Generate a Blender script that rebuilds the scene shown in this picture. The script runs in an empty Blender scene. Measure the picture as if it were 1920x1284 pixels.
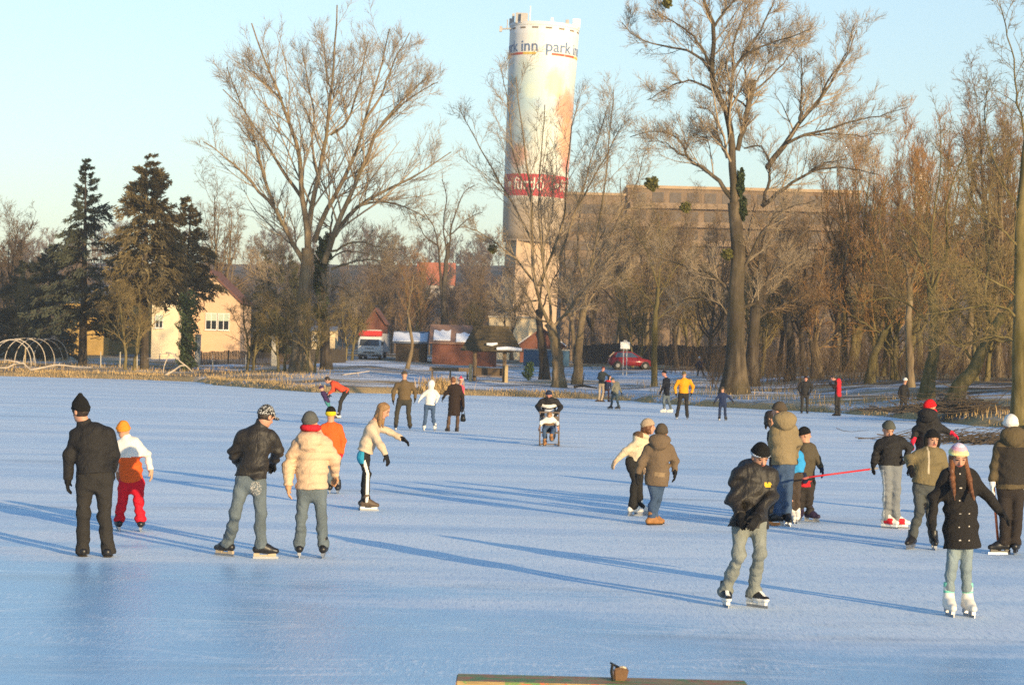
import bpy, bmesh, math, random
import numpy as np
from mathutils import Vector, Matrix
C = bpy.context.scene
COL = C.collection
rad = math.radians

# ------------------------------------------------------------------ camera
CAM_H = 2.25
FPX = 4267.0                       # focal length in photo pixels (1920 wide)
PITCH = rad(0.376)
ROLL = rad(1.4)
R0 = np.array([1.0, 0, 0]); F0 = np.array([0, math.cos(PITCH), math.sin(PITCH)]); U0 = np.array([0, -math.sin(PITCH), math.cos(PITCH)])
CR = math.cos(ROLL) * R0 + math.sin(ROLL) * U0
CU = -math.sin(ROLL) * R0 + math.cos(ROLL) * U0
cam_data = bpy.data.cameras.new('camera')
cam = bpy.data.objects.new('camera', cam_data); COL.objects.link(cam)
cam.matrix_world = Matrix(((CR[0], CU[0], -F0[0], 0), (CR[1], CU[1], -F0[1], 0), (CR[2], CU[2], -F0[2], CAM_H), (0, 0, 0, 1)))
cam_data.sensor_width = 36.0; cam_data.sensor_fit = 'HORIZONTAL'; cam_data.lens = 36.0 * FPX / 1920.0
cam_data.clip_start = 0.5; cam_data.clip_end = 6000
cam_data.dof.use_dof = True; cam_data.dof.focus_distance = 27.0; cam_data.dof.aperture_fstop = 7.1
C.camera = cam

# ------------------------------------------------------------------ light
SUN_EL = rad(9.6); SUN_DIR = np.array([0.535, -0.845])      # towards the sun (ground plane)
SUN_DIR = SUN_DIR / np.linalg.norm(SUN_DIR)
SUN_V = Vector((SUN_DIR[0] * math.cos(SUN_EL), SUN_DIR[1] * math.cos(SUN_EL), math.sin(SUN_EL)))
w = bpy.data.worlds.new("World"); C.world = w; w.use_nodes = True
nt = w.node_tree; nt.nodes.clear()
sky = nt.nodes.new('ShaderNodeTexSky'); sky.sky_type = 'NISHITA'; sky.sun_disc = False
sky.sun_elevation = SUN_EL; sky.sun_rotation = math.atan2(SUN_DIR[0], SUN_DIR[1])
sky.air_density = 1.0; sky.dust_density = 0.35; sky.ozone_density = 1.6; sky.altitude = 150
bg = nt.nodes.new('ShaderNodeBackground'); bg.inputs['Strength'].default_value = 0.15
out = nt.nodes.new('ShaderNodeOutputWorld')
tcw = nt.nodes.new('ShaderNodeTexCoord'); sx = nt.nodes.new('ShaderNodeSeparateXYZ'); mr = nt.nodes.new('ShaderNodeMapRange'); mx = nt.nodes.new('ShaderNodeMix'); mx.data_type = 'RGBA'; mx.blend_type = 'MULTIPLY'; mx.inputs[0].default_value = 1.0
cr_ = nt.nodes.new('ShaderNodeValToRGB'); cr_.color_ramp.elements[0].color = (.64, .68, .80, 1); e_ = cr_.color_ramp.elements.new(.2); e_.color = (.99, .955, .97, 1); e_ = cr_.color_ramp.elements.new(.32); e_.color = (.97, .96, 1.0, 1); cr_.color_ramp.elements[-1].position = .8; cr_.color_ramp.elements[-1].color = (.58, .94, 1.22, 1)
mr.inputs['From Min'].default_value = 0.0; mr.inputs['From Max'].default_value = 0.8
nt.links.new(tcw.outputs['Generated'], sx.inputs[0]); nt.links.new(sx.outputs['Z'], mr.inputs['Value']); nt.links.new(mr.outputs[0], cr_.inputs[0])
nt.links.new(sky.outputs[0], mx.inputs[6]); nt.links.new(cr_.outputs[0], mx.inputs[7]); nt.links.new(mx.outputs[2], bg.inputs[0]); nt.links.new(bg.outputs[0], out.inputs[0])
sl = bpy.data.lights.new('sun', 'SUN'); sl.energy = 4.8; sl.angle = rad(0.5); sl.color = (1.0, 0.75, 0.42)
so = bpy.data.objects.new('sun', sl); COL.objects.link(so); so.location = (30, -40, 30)
so.rotation_euler = SUN_V.to_track_quat('Z', 'Y').to_euler()
C.view_settings.view_transform = 'Standard'; C.view_settings.look = 'None'; C.view_settings.gamma = 1.0
C.view_settings.use_curve_mapping = False
C.view_settings.exposure = 0.62
C.cycles.use_denoising = False; C.cycles.use_adaptive_sampling = True; C.cycles.adaptive_threshold = .012; C.cycles.max_bounces = 6; C.cycles.diffuse_bounces = 2; C.cycles.glossy_bounces = 3; C.cycles.transmission_bounces = 3; C.cycles.transparent_max_bounces = 4

# ------------------------------------------------------------------ helpers
def ray(px, py):
    d = F0 + ((px - 960.0) * CR + (642.0 - py) * CU) / FPX
    return d / d[1]
def at(px, py, Y):
    d = ray(px, py)
    return np.array([d[0] * Y, Y, CAM_H + d[2] * Y])
def nrm(v):
    v = np.asarray(v, float); n = np.linalg.norm(v)
    return v / n if n > 1e-9 else v

SHX = [-3000, -60, -37, -27, -21.5, -19, -11, -6.5, 0, 5.7, 9.3, 12, 15.5, 17.2, 18.5, 20, 26, 40, 90, 3000]
SHY = [175, 168, 164, 163, 158, 146, 128, 131, 131, 128, 116, 112, 107, 100, 90, 80, 52, 36, 20, 20]
def shore_y(X): return np.interp(X, SHX, SHY)
def sstep(a, b, x):
    t = np.clip((x - a) / (b - a), 0, 1); return t * t * (3 - 2 * t)
def ground_z(X, Y):
    X = np.asarray(X, float); Y = np.asarray(Y, float)
    t = Y - shore_y(X)
    wl = 1 - sstep(-20, 2, X)
    h = -0.45 + 0.75 * sstep(-1.2, 1.6, t)
    slope = 0.0148 + 0.0045 * wl
    h = h + slope * np.clip(t, 0, 110)
    h = h + 0.05 * np.sin(X * 0.9 + Y * 0.31) * sstep(2, 8, t) + 0.05 * np.sin(X * 0.37 - Y * 0.53 + 1.3) * sstep(2, 8, t)
    u = X / np.maximum(Y, 50.0)
    top = np.interp(u, [-0.3, -0.09, -0.02, 0.001, 0.016, 0.03, 0.07, 0.25], [27, 30, 31, 32, 34, 36, 44, 44])
    h = h + top * sstep(390, 800, Y)
    near = 0.75 * sstep(14.6, 12.4, Y) * 1.0 + 0.25 * sstep(12, 0, Y)
    h = np.where(Y < 16, np.maximum(h, -0.45 + near), h)
    return h
def ground_at(px, py):
    d = ray(px, py); Ys = np.arange(14.0, 1200.0, 0.25)
    gz = np.maximum(ground_z(d[0] * Ys, Ys), 0.0); z = CAM_H + d[2] * Ys
    k = np.nonzero(z <= gz)[0]
    Y = Ys[k[0]] if len(k) else 1199.0
    return np.array([d[0] * Y, Y, float(max(ground_z(d[0] * Y, Y), 0.0))])

def mesh_np(name, V, Fc, mats=(), parent=None, smooth=True, loc=None, mi=None):
    V = np.asarray(V, np.float32); Fc = [np.asarray(f, np.int32) for f in (Fc if isinstance(Fc, (list, tuple)) else [Fc]) if len(f)]
    me = bpy.data.meshes.new(name)
    me.vertices.add(len(V)); me.vertices.foreach_set('co', V.ravel())
    nl = sum(f.size for f in Fc); npoly = sum(len(f) for f in Fc)
    me.loops.add(nl); me.polygons.add(npoly)
    me.loops.foreach_set('vertex_index', np.concatenate([f.ravel() for f in Fc]))
    sizes = np.concatenate([np.full(len(f), f.shape[1], np.int32) for f in Fc])
    starts = np.concatenate([[0], np.cumsum(sizes)[:-1]]).astype(np.int32)
    me.polygons.foreach_set('loop_start', starts)
    if smooth: me.polygons.foreach_set('use_smooth', np.ones(npoly, bool))
    for m in mats: me.materials.append(m)
    if mi is not None: me.polygons.foreach_set('material_index', np.asarray(mi, np.int32))
    me.update(calc_edges=True); me.validate()
    o = bpy.data.objects.new(name, me); COL.objects.link(o)
    if parent is not None: o.parent = parent
    if loc is not None: o.location = loc
    return o
def empty(name, loc, label=None, cat=None, group=None, rz=0.0):
    o = bpy.data.objects.new(name, None); COL.objects.link(o); o.location = Vector(tuple(float(v) for v in loc)); o.rotation_euler = (0, 0, rz)
    o.empty_display_size = 0.2
    return tag(o, label, cat, group)
def tag(o, label=None, cat=None, group=None, kind=None):
    if label: o['label'] = label
    if cat: o['category'] = cat
    if group: o['group'] = group
    if kind: o['kind'] = kind
    return o
class MB:
    """collects boxes, bars and prisms into one mesh"""
    def __init__(s): s.v = []; s.f = []
    def add(s, vs, fs):
        b = len(s.v); s.v += [tuple(map(float, v)) for v in vs]; s.f += [tuple(i + b for i in f) for f in fs]; return s
    def box(s, x0, x1, y0, y1, z0, z1):
        return s.add([(x0, y0, z0), (x1, y0, z0), (x1, y1, z0), (x0, y1, z0), (x0, y0, z1), (x1, y0, z1), (x1, y1, z1), (x0, y1, z1)],
                     [(0, 3, 2, 1), (4, 5, 6, 7), (0, 1, 5, 4), (1, 2, 6, 5), (2, 3, 7, 6), (3, 0, 4, 7)])
    def prism(s, poly, d0, d1, axis='y'):
        n = len(poly)
        def P(a, b, d): return (a, d, b) if axis == 'y' else ((d, a, b) if axis == 'x' else (a, b, d))
        vs = [P(a, b, d0) for a, b in poly] + [P(a, b, d1) for a, b in poly]
        fs = [tuple(range(n)), tuple(range(2 * n - 1, n - 1, -1))] + [(i, i + n, (i + 1) % n + n, (i + 1) % n) for i in range(n)]
        return s.add(vs, fs)
    def bar(s, a, b, r0, r1=None, n=8, sx=1.0):
        a = np.array(a, float); b = np.array(b, float); r1 = r0 if r1 is None else r1
        t = nrm(b - a); h = np.array([0, 0, 1.0]) if abs(t[2]) < .9 else np.array([1.0, 0, 0]); u = nrm(np.cross(h, t)); v = np.cross(t, u)
        vs = []
        for c, r in ((a, r0), (b, r1)):
            for k in range(n):
                q = 2 * math.pi * (k + .5) / n; vs.append(c + r * (math.cos(q) * u * sx + math.sin(q) * v))
        fs = [(i, (i + 1) % n, (i + 1) % n + n, i + n) for i in range(n)] + [tuple(range(n - 1, -1, -1)), tuple(range(n, 2 * n))]
        return s.add(vs, fs)
    def tube(s, pts, r, n=6):
        pts = [np.array(p, float) for p in pts]; rr = r if isinstance(r, (list, tuple)) else [r] * len(pts); rings = []
        for i, p in enumerate(pts):
            t = nrm(pts[min(i + 1, len(pts) - 1)] - pts[max(i - 1, 0)]); h = np.array([0, 0, 1.0]) if abs(t[2]) < .9 else np.array([1.0, 0, 0])
            u = nrm(np.cross(h, t)); v = np.cross(t, u)
            rings += [p + rr[i] * (math.cos(2 * math.pi * k / n) * u + math.sin(2 * math.pi * k / n) * v) for k in range(n)]
        m = len(pts)
        fs = [(i * n + k, i * n + (k + 1) % n, (i + 1) * n + (k + 1) % n, (i + 1) * n + k) for i in range(m - 1) for k in range(n)]
        fs += [tuple(range(n - 1, -1, -1)), tuple((m - 1) * n + k for k in range(n))]
        return s.add(rings, fs)
    def build(s, name, mat, parent=None, loc=None, smooth=False, bevel=0.0):
        me = bpy.data.meshes.new(name); me.from_pydata(s.v, [], s.f); me.update()
        bm = bmesh.new(); bm.from_mesh(me); bmesh.ops.recalc_face_normals(bm, faces=bm.faces)
        if bevel: bmesh.ops.bevel(bm, geom=bm.edges[:], offset=bevel, segments=2, affect='EDGES', clamp_overlap=True)
        if smooth:
            for f in bm.faces: f.smooth = True
        bm.to_mesh(me); bm.free()
        for m in (mat if isinstance(mat, (list, tuple)) else [mat]): me.materials.append(m)
        o = bpy.data.objects.new(name, me); COL.objects.link(o)
        if parent is not None: o.parent = parent
        if loc is not None: o.location = Vector(tuple(map(float, loc)))
        return o

# ------------------------------------------------------------------ materials
_M = {}
def lin(c): return tuple(((v / 255) / 12.92 if v / 255 <= .04045 else ((v / 255 + .055) / 1.055) ** 2.4) for v in c)
class NT:
    def __init__(s, name):
        s.m = bpy.data.materials.new(name); s.m.use_nodes = True; s.t = s.m.node_tree; s.b = s.t.nodes['Principled BSDF']
    def n(s, typ, ins=None, **kw):
        n = s.t.nodes.new(typ)
        for k, v in kw.items(): setattr(n, k, v)
        for k, v in (ins or {}).items():
            if hasattr(v, 'links'): s.t.links.new(v, n.inputs[k])
            else: n.inputs[k].default_value = v
        return n
    def l(s, a, b): s.t.links.new(a, b)
    def coord(s, which='Object', scale=(1, 1, 1)):
        tc = s.n('ShaderNodeTexCoord'); mp = s.n('ShaderNodeMapping', {'Vector': tc.outputs[which], 'Scale': scale}); return mp.outputs[0]
    def pos(s, scale=(1, 1, 1)):
        g = s.n('ShaderNodeNewGeometry'); mp = s.n('ShaderNodeMapping', {'Vector': g.outputs['Position'], 'Scale': scale}); return mp.outputs[0]
    def noise(s, vec, scale, detail=3.0, rough=.55, dist=0.0):
        return s.n('ShaderNodeTexNoise', {'Vector': vec, 'Scale': scale, 'Detail': detail, 'Roughness': rough, 'Distortion': dist}).outputs[0]
    def ramp(s, fac, stops, interp='LINEAR'):
        r = s.n('ShaderNodeValToRGB', {'Fac': fac}); cr = r.color_ramp; cr.interpolation = interp
        while len(cr.elements) < len(stops): cr.elements.new(0.5)
        for e, (p, c) in zip(cr.elements, stops):
            e.position = p; e.color = (*c, 1) if len(c) == 3 else c
        return r.outputs[0]
    def mix(s, f, a, b, blend='MIX'):
        m = s.n('ShaderNodeMix', data_type='RGBA', blend_type=blend)
        for k, v in ((0, f), (6, a), (7, b)):
            if hasattr(v, 'links'): s.l(v, m.inputs[k])
            else: m.inputs[k].default_value = v if k == 0 else ((*v, 1) if len(v) == 3 else v)
        return m.outputs[2]
    def math(s, op, a, b=0.0, clamp=False):
        m = s.n('ShaderNodeMath', operation=op, use_clamp=clamp)
        for k, v in ((0, a), (1, b)):
            if hasattr(v, 'links'): s.l(v, m.inputs[k])
            else: m.inputs[k].default_value = v
        return m.outputs[0]
    def base(s, c):
        if hasattr(c, 'links'): s.l(c, s.b.inputs['Base Color'])
        else: s.b.inputs['Base Color'].default_value = (*c, 1)
    def rough(s, r):
        if hasattr(r, 'links'): s.l(r, s.b.inputs['Roughness'])
        else: s.b.inputs['Roughness'].default_value = r
    def bump(s, h, strength=.3, dist=.01):
        b = s.n('ShaderNodeBump', {'Height': h, 'Strength': strength, 'Distance': dist}); s.l(b.outputs[0], s.b.inputs['Normal'])
    def spec(s, v): s.b.inputs['Specular IOR Level'].default_value = v

def plain(name, c, rough=.7, var=.25, scale=6.0, bump=.15, spec=.3, dist=.01, metal=0.0):
    key = ('plain', name, tuple(c), rough, var, scale, bump)
    if key in _M: return _M[key]
    k = NT(name); v = k.coord('Object')
    n1 = k.noise(v, scale, 4); n2 = k.noise(v, scale * 6, 3)
    f = k.math('ADD', k.math('MULTIPLY', n1, .6), k.math('MULTIPLY', n2, .4))
    lo = tuple(max(0, x * (1 - var)) for x in c); hi = tuple(min(1, x * (1 + var)) for x in c)
    k.base(k.ramp(f, [(.3, lo), (.7, hi)])); k.rough(rough); k.spec(spec)
    k.b.inputs['Metallic'].default_value = metal
    if bump: k.bump(f, bump, dist)
    _M[key] = k.m; return k.m
def cloth(name, c, rough=.85, fold=.35, scale=16.0, var=.18, spec=.2, sheen=.0):
    key = ('cloth', name, tuple(c), rough, fold, scale)
    if key in _M: return _M[key]
    k = NT(name); v = k.coord('Object', (1, 1, .6))
    n1 = k.noise(v, scale, 3, .5, 1.2); n2 = k.noise(k.coord('Object'), 90, 3); n3 = k.noise(k.coord('Object', (1, 1, .5)), 7, 3)
    cr = k.noise(k.coord('Object', (1.2, 1.2, .9)), 3.6, 1.5, .5, 1.4); cr = k.math('ABSOLUTE', k.math('SUBTRACT', cr, .5)); crease = k.ramp(cr, [(.0, (0, 0, 0)), (.16, (1, 1, 1))])
    f = k.math('ADD', k.math('MULTIPLY', n3, .6), k.math('MULTIPLY', n2, .4))
    lo = tuple(max(0, x * (1 - var)) for x in c); hi = tuple(min(1, x * (1 + var)) for x in c)
    k.base(k.ramp(f, [(.3, lo), (.7, hi)])); k.rough(rough); k.spec(spec)
    k.bump(k.math('ADD', k.math('MULTIPLY', n1, .55), k.math('MULTIPLY', crease, .22)), min(.8, fold * 1.5), .035)
    _M[key] = k.m; return k.m
def bark_mat(name, c0, c1, scale=3.0):
    key = ('bark', name)
    if key in _M: return _M[key]
    k = NT(name); v = k.coord('Object', (1, 1, .22)); n = k.noise(v, scale, 5, .65, .4); n2 = k.noise(k.coord('Object'), .7, 3)
    cc = k.ramp(n, [(.32, tuple(x * .45 for x in c0)), (.5, c0), (.72, c1)])
    k.base(k.mix(k.math('MULTIPLY', k.ramp(n2, [(.45, (0, 0, 0)), (.65, (1, 1, 1))]), .45), cc, (c0[0] * .62, c0[1] * .72, c0[2] * .5)))
    k.rough(.9); k.spec(.15); k.bump(n, .8, .06)
    _M[key] = k.m; return k.m
# ------------------------------------------------------------------ ground, ice
def build_ground():
    xs = np.concatenate([[-3000, -1200, -600, -350, -220, -150], np.arange(-110, 111, 1.25), [150, 220, 350, 600, 1200, 3000]])
    ys = np.concatenate([[-400, -120, -40, -10, 2, 6, 9, 11, 12, 13, 14, 15, 17, 22, 30, 38, 46], np.arange(50, 235, 1.0), np.arange(240, 420, 12), np.arange(420, 900, 30), [1000, 1300, 2000, 4000]])
    X, Y = np.meshgrid(xs, ys, indexing='xy'); Z = ground_z(X, Y)
    V = np.stack([X, Y, Z], -1).reshape(-1, 3); ny, nx = X.shape
    i = np.arange(ny - 1)[:, None] * nx + np.arange(nx - 1)[None]
    Fq = np.stack([i, i + 1, i + nx + 1, i + nx], -1).reshape(-1, 4)
    k = NT('winter ground')
    att = k.n('ShaderNodeAttribute', attribute_name='shore'); sd = att.outputs['Fac']
    dr = k.n('ShaderNodeAttribute', attribute_name='dry').outputs['Fac']
    p = k.pos(); ps = k.pos((.35, 1, 1))
    big = k.noise(ps, .16, 4, .6, .6); mid = k.noise(ps, .8, 4, .65); fine = k.noise(p, 7, 4, .7); tiny = k.noise(p, 40, 3, .7)
    straw = k.ramp(k.math('ADD', k.math('MULTIPLY', fine, .5), k.math('MULTIPLY', tiny, .5)), [(.3, (.20, .13, .06)), (.5, (.50, .34, .15)), (.72, (.70, .52, .26))])
    leaf = k.ramp(fine, [(.3, (.05, .035, .022)), (.55, (.14, .09, .05)), (.75, (.24, .16, .09))])
    snow = k.ramp(tiny, [(.2, (.70, .74, .80)), (.7, (.84, .86, .90))])
    # where the snow has gone: big drifts + dryness of the place
    f = k.math('ADD', k.math('MULTIPLY', big, .55), k.math('MULTIPLY', mid, .45))
    f = k.math('ADD', f, k.math('MULTIPLY', k.math('SUBTRACT', dr, .5), .55))
    bare = k.ramp(k.math('ADD', f, k.math('MULTIPLY', k.math('SUBTRACT', fine, .5), .35)), [(.45, (0, 0, 0)), (.56, (1, 1, 1))])
    fringe = k.ramp(k.math('ADD', k.math('MULTIPLY', sd, .1), k.math('MULTIPLY', k.math('SUBTRACT', mid, .5), .5)), [(.12, (1, 1, 1)), (.24, (0, 0, 0))])
    soil = k.mix(k.ramp(k.noise(ps, .33, 3), [(.42, (0, 0, 0)), (.6, (1, 1, 1))]), straw, leaf)
    col = k.mix(bare, snow, soil)
    col = k.mix(fringe, col, straw)
    far = k.ramp(k.math('MULTIPLY', sd, .001), [(.20, (0, 0, 0)), (.33, (1, 1, 1))])
    hz = k.n('ShaderNodeSeparateXYZ', {'Vector': k.n('ShaderNodeNewGeometry').outputs['Position']}).outputs['Z']; hl = k.ramp(k.noise(p, .05, 6, .7), [(.3, (.07, .05, .035)), (.55, (.15, .105, .07)), (.7, (.24, .18, .12))]); hh = k.ramp(k.noise(k.pos((.5, 1, 1)), .09, 6, .7), [(.3, (.26, .16, .07)), (.5, (.58, .38, .17)), (.7, (.75, .55, .29))]); hill = k.mix(k.ramp(k.math('MULTIPLY', k.math('ADD', hz, k.math('MULTIPLY', k.noise(p, .04, 3), 10.0)), .01), [(.49, (0, 0, 0)), (.57, (1, 1, 1))]), hl, hh)
    col = k.mix(far, col, hill)
    k.base(col); k.rough(.9); k.spec(.15); k.bump(k.math('ADD', fine, tiny), .5, .05)
    o = mesh_np('ground', V, Fq, [k.m]); tag(o, kind='structure')
    t = (Y - shore_y(X)).ravel()
    a = o.data.attributes.new('shore', 'FLOAT', 'POINT'); a.data.foreach_set('value', np.where(Y.ravel() < 16, 40.0, t).astype(np.float32))
    u = X / np.maximum(Y, 20)
    dry = np.interp(u, [-.3, -.2, -.12, -.08, 0, .06, .12, .2, .3], [.66, .62, .58, .46, .42, .46, .54, .62, .7]).ravel()
    dry = dry + .22 * sstep(60, 95, t)
    b = o.data.attributes.new('dry', 'FLOAT', 'POINT'); b.data.foreach_set('value', np.clip(dry, 0, 1.2).astype(np.float32))
build_ground()

def build_ice():
    k = NT('lake ice')
    p = k.pos(); pw = k.pos((.30, 1.0, 1.0))
    big = k.noise(pw, .11, 3, .55, .8); mid = k.noise(pw, .75, 4, .6, .5); fine = k.noise(k.pos((1, .16, 1)), 8, 4, .7); grain = k.noise(k.pos((1, .13, 1)), 30, 4, .75)
    # frosted (skated, snow-dusted) against clear ice; the near part of the lake is clearer
    g = k.n('ShaderNodeSeparateXYZ', {'Vector': k.n('ShaderNodeNewGeometry').outputs['Position']})
    edge = k.math('ADD', g.outputs['Y'], k.math('MULTIPLY', g.outputs['X'], .75))
    edge = k.math('ADD', edge, k.math('MULTIPLY', k.math('SUBTRACT', mid, .5), 9.0))
    near = k.n('ShaderNodeMapRange', {'Value': edge, 'From Min': 18.0, 'From Max': 22.0, 'To Min': -.24, 'To Max': .12}).outputs[0]
    f = k.math('ADD', k.math('MULTIPLY', big, .40), k.math('MULTIPLY', mid, .35)); f = k.math('ADD', f, k.math('MULTIPLY', fine, .25)); f = k.math('ADD', f, k.math('MULTIPLY', grain, .28))
    f = k.math('SUBTRACT', k.math('ADD', f, near), .14)
    frost = k.ramp(f, [(.36, (0, 0, 0)), (.50, (.6, .6, .6)), (.66, (1, 1, 1))])
    col = k.mix(frost, (.36, .60, .80), (.90, .95, .945))
    def cuts(rot, sx, sc):
        return k.n('ShaderNodeTexVoronoi', {'Vector': k.n('ShaderNodeMapping', {'Vector': k.n('ShaderNodeVectorMath', {0: p, 1: k.n('ShaderNodeVectorMath', {0: k.n('ShaderNodeTexNoise', {'Vector': p, 'Scale': .25, 'Detail': 1.0}).outputs['Color'], 'Scale': 1.6}, operation='SCALE').outputs[0]}, operation='ADD').outputs[0], 'Rotation': (0, 0, rot), 'Scale': (sx, 1.3, 1)}).outputs[0], 'Scale': sc}, feature='DISTANCE_TO_EDGE').outputs[0]
    sc = k.math('MINIMUM', k.math('MINIMUM', cuts(.5, .22, .9), cuts(-1.0, .2, 1.2)), cuts(1.9, .16, 1.1))
    cut = k.ramp(sc, [(.0, (1, 1, 1)), (.03, (0, 0, 0))])
    cut = k.math('MULTIPLY', cut, k.ramp(k.noise(p, .6, 2), [(.38, (0, 0, 0)), (.58, (1, 1, 1))]))
    col = k.mix(k.math('MULTIPLY', cut, .8), col, (.88, .91, .94))
    sp = k.ramp(grain, [(.53, (0, 0, 0)), (.62, (1, 1, 1))]); sp = k.math('MULTIPLY', sp, k.ramp(mid, [(.42, (0, 0, 0)), (.60, (1, 1, 1))]))
    sp = k.math('MULTIPLY', sp, k.n('ShaderNodeMapRange', {'Value': edge, 'From Min': 22.0, 'From Max': 34.0, 'To Min': 1.0, 'To Max': .55}).outputs[0])
    col = k.mix(k.math('MULTIPLY', sp, .85), col, (.92, .93, .95))
    pit = k.ramp(k.noise(k.pos((1, .14, 1)), 26, 3, .7), [(.36, (1, 1, 1)), (.46, (0, 0, 0))])
    col = k.mix(k.math('MULTIPLY', pit, .38), col, (.30, .42, .56))
    dk = k.ramp(k.noise(k.pos((.35, 1, 1)), .42, 4, .65), [(.58, (0, 0, 0)), (.70, (1, 1, 1))])
    col = k.mix(k.math('MULTIPLY', dk, .45), col, (.30, .36, .42))
    stk = k.ramp(k.noise(k.pos((.10, .75, 1)), .7, 4, .6, .5), [(.47, (0, 0, 0)), (.62, (1, 1, 1))])
    col = k.mix(k.math('MULTIPLY', stk, .42), col, (.40, .60, .80))
    blot = k.ramp(k.noise(k.pos((.5, .35, 1)), .55, 4, .65, .8), [(.47, (0, 0, 0)), (.60, (1, 1, 1))]); nearf = k.n('ShaderNodeMapRange', {'Value': edge, 'From Min': 20.0, 'From Max': 22.5, 'To Min': .55, 'To Max': .0}).outputs[0]
    col = k.mix(k.math('MULTIPLY', blot, nearf), col, (.28, .52, .75))
    k.base(col)
    k.rough(k.ramp(frost, [(.0, (.28,) * 3), (.6, (.42,) * 3), (1, (.7,) * 3)]))
    k.b.inputs['IOR'].default_value = 1.31; k.spec(.32)
    k.bump(k.math('ADD', k.math('MULTIPLY', fine, .4), grain), .35, .012)
    xs = np.array([-3000, -300, -60, -25, -12, -5, 0, 5, 12, 25, 60, 300, 3000.]); 
    ys = np.array([-0.0 + 12.6, 15, 18, 22, 27, 33, 40, 50, 65, 85, 110, 140, 178.])
    X, Y = np.meshgrid(xs, ys); V = np.stack([X, Y, 0 * X], -1).reshape(-1, 3); ny, nx = X.shape
    i = np.arange(ny - 1)[:, None] * nx + np.arange(nx - 1)[None]
    o = mesh_np('ice', V, np.stack([i, i + 1, i + nx + 1, i + nx], -1).reshape(-1, 4), [k.m], smooth=False); tag(o, kind='structure')
build_ice()

def blades(name, P, H, mat, rng, width=.012, lean=.35, kind='stuff'):
    """dry stalks as thin crossed blades"""
    n = len(P); a = rng.uniform(0, 2 * np.pi, n); d = np.stack([np.cos(a), np.sin(a), np.zeros(n)], -1)
    b = rng.uniform(0, 2 * np.pi, n); ln = np.stack([np.cos(b), np.sin(b), np.zeros(n)], -1) * (H * rng.uniform(0, lean, n))[:, None]
    up = np.array([0, 0, 1.0]); wv = (width * rng.uniform(.6, 1.6, n))[:, None] * d
    mid = P + ln * .35 + up * (H * .55)[:, None]; top = P + ln + up * H[:, None]
    V = np.stack([P - wv, P + wv, mid + wv * .7, mid - wv * .7, top], 1).reshape(-1, 3); i = np.arange(n)[:, None] * 5
    o = mesh_np(name, V, [i + np.array([[0, 1, 2, 3]]), i + np.array([[3, 2, 4]])], [mat]); tag(o, kind=kind); return o
def build_grass():
    rng = np.random.default_rng(5); m = plain('dry straw', (.50, .34, .15), .9, .35, 2.0, 0)
    n = 17000
    # fringe along the waterline and loose tufts over the left meadow
    X = rng.uniform(-50, 24, n); tt = np.abs(rng.normal(0, 1, n)) * np.where(X < -14, 2.2, .8) + .15
    keep = np.sin(X * .9) + np.sin(X * .37 + 1) + rng.normal(0, .8, n) > np.where(X < -14, -.2, .3)
    X, tt = X[keep], tt[keep]; Y = shore_y(X) + tt
    P = np.stack([X, Y, ground_z(X, Y)], -1); H = rng.uniform(.06, .30, len(X)) * np.where(X < -12, .8, .8)
    n2 = 11000; X2 = rng.uniform(-52, -12, n2); Y2 = shore_y(X2) + rng.uniform(2, 34, n2)
    k2 = np.sin(X2 * .4 + Y2 * .5) + np.sin(Y2 * 1.1) + rng.normal(0, .6, n2) > .5; X2, Y2 = X2[k2], Y2[k2]
    P2 = np.stack([X2, Y2, ground_z(X2, Y2)], -1); H2 = rng.uniform(.08, .36, len(X2))
    n3 = 9000; X3 = rng.uniform(8, 34, n3); Y3 = shore_y(X3) + rng.uniform(.5, 26, n3); k3 = np.sin(X3 * .8 + Y3 * .4) + np.sin(Y3 * .9 + 2) + rng.normal(0, .5, n3) > .7; X3, Y3 = X3[k3], Y3[k3]
    P3 = np.stack([X3, Y3, ground_z(X3, Y3)], -1); H3 = rng.uniform(.1, .45, len(X3))
    blades('dry_grass', np.concatenate([P, P2, P3]), np.concatenate([H, H2, H3]), m, rng, .014)
build_grass()
# ------------------------------------------------------------------ trees
def tubes(P, R, k):
    """P (M,n,3) polylines, R (M,n) radii -> vertices, quads"""
    M, n, _ = P.shape
    T = np.gradient(P, axis=1); T /= np.maximum(np.linalg.norm(T, axis=2, keepdims=True), 1e-9)
    h = np.where(np.abs(T[:, :1, 2:3]) < .9, np.array([0, 0, 1.0]), np.array([1.0, 0, 0])); h = np.broadcast_to(h, T.shape)
    u = np.cross(h, T); u /= np.maximum(np.linalg.norm(u, axis=2, keepdims=True), 1e-9); v = np.cross(T, u)
    a = 2 * np.pi * np.arange(k) / k
    V = P[:, :, None] + R[:, :, None, None] * (np.cos(a)[None, None, :, None] * u[:, :, None] + np.sin(a)[None, None, :, None] * v[:, :, None])
    m = np.arange(M)[:, None, None] * (n * k); i = np.arange(n - 1)[None, :, None] * k; j = np.arange(k)[None, None]; j2 = (j + 1) % k
    Fq = np.stack([m + i + j, m + i + j2, m + i + k + j2, m + i + k + j], -1).reshape(-1, 4)
    return V.reshape(-1, 3), Fq
def merge(parts):
    V, Fq, b = [], [], 0
    for v, f in parts: V.append(v); Fq.append(f + b); b += len(v)
    return np.concatenate(V), np.concatenate(Fq)
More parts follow.
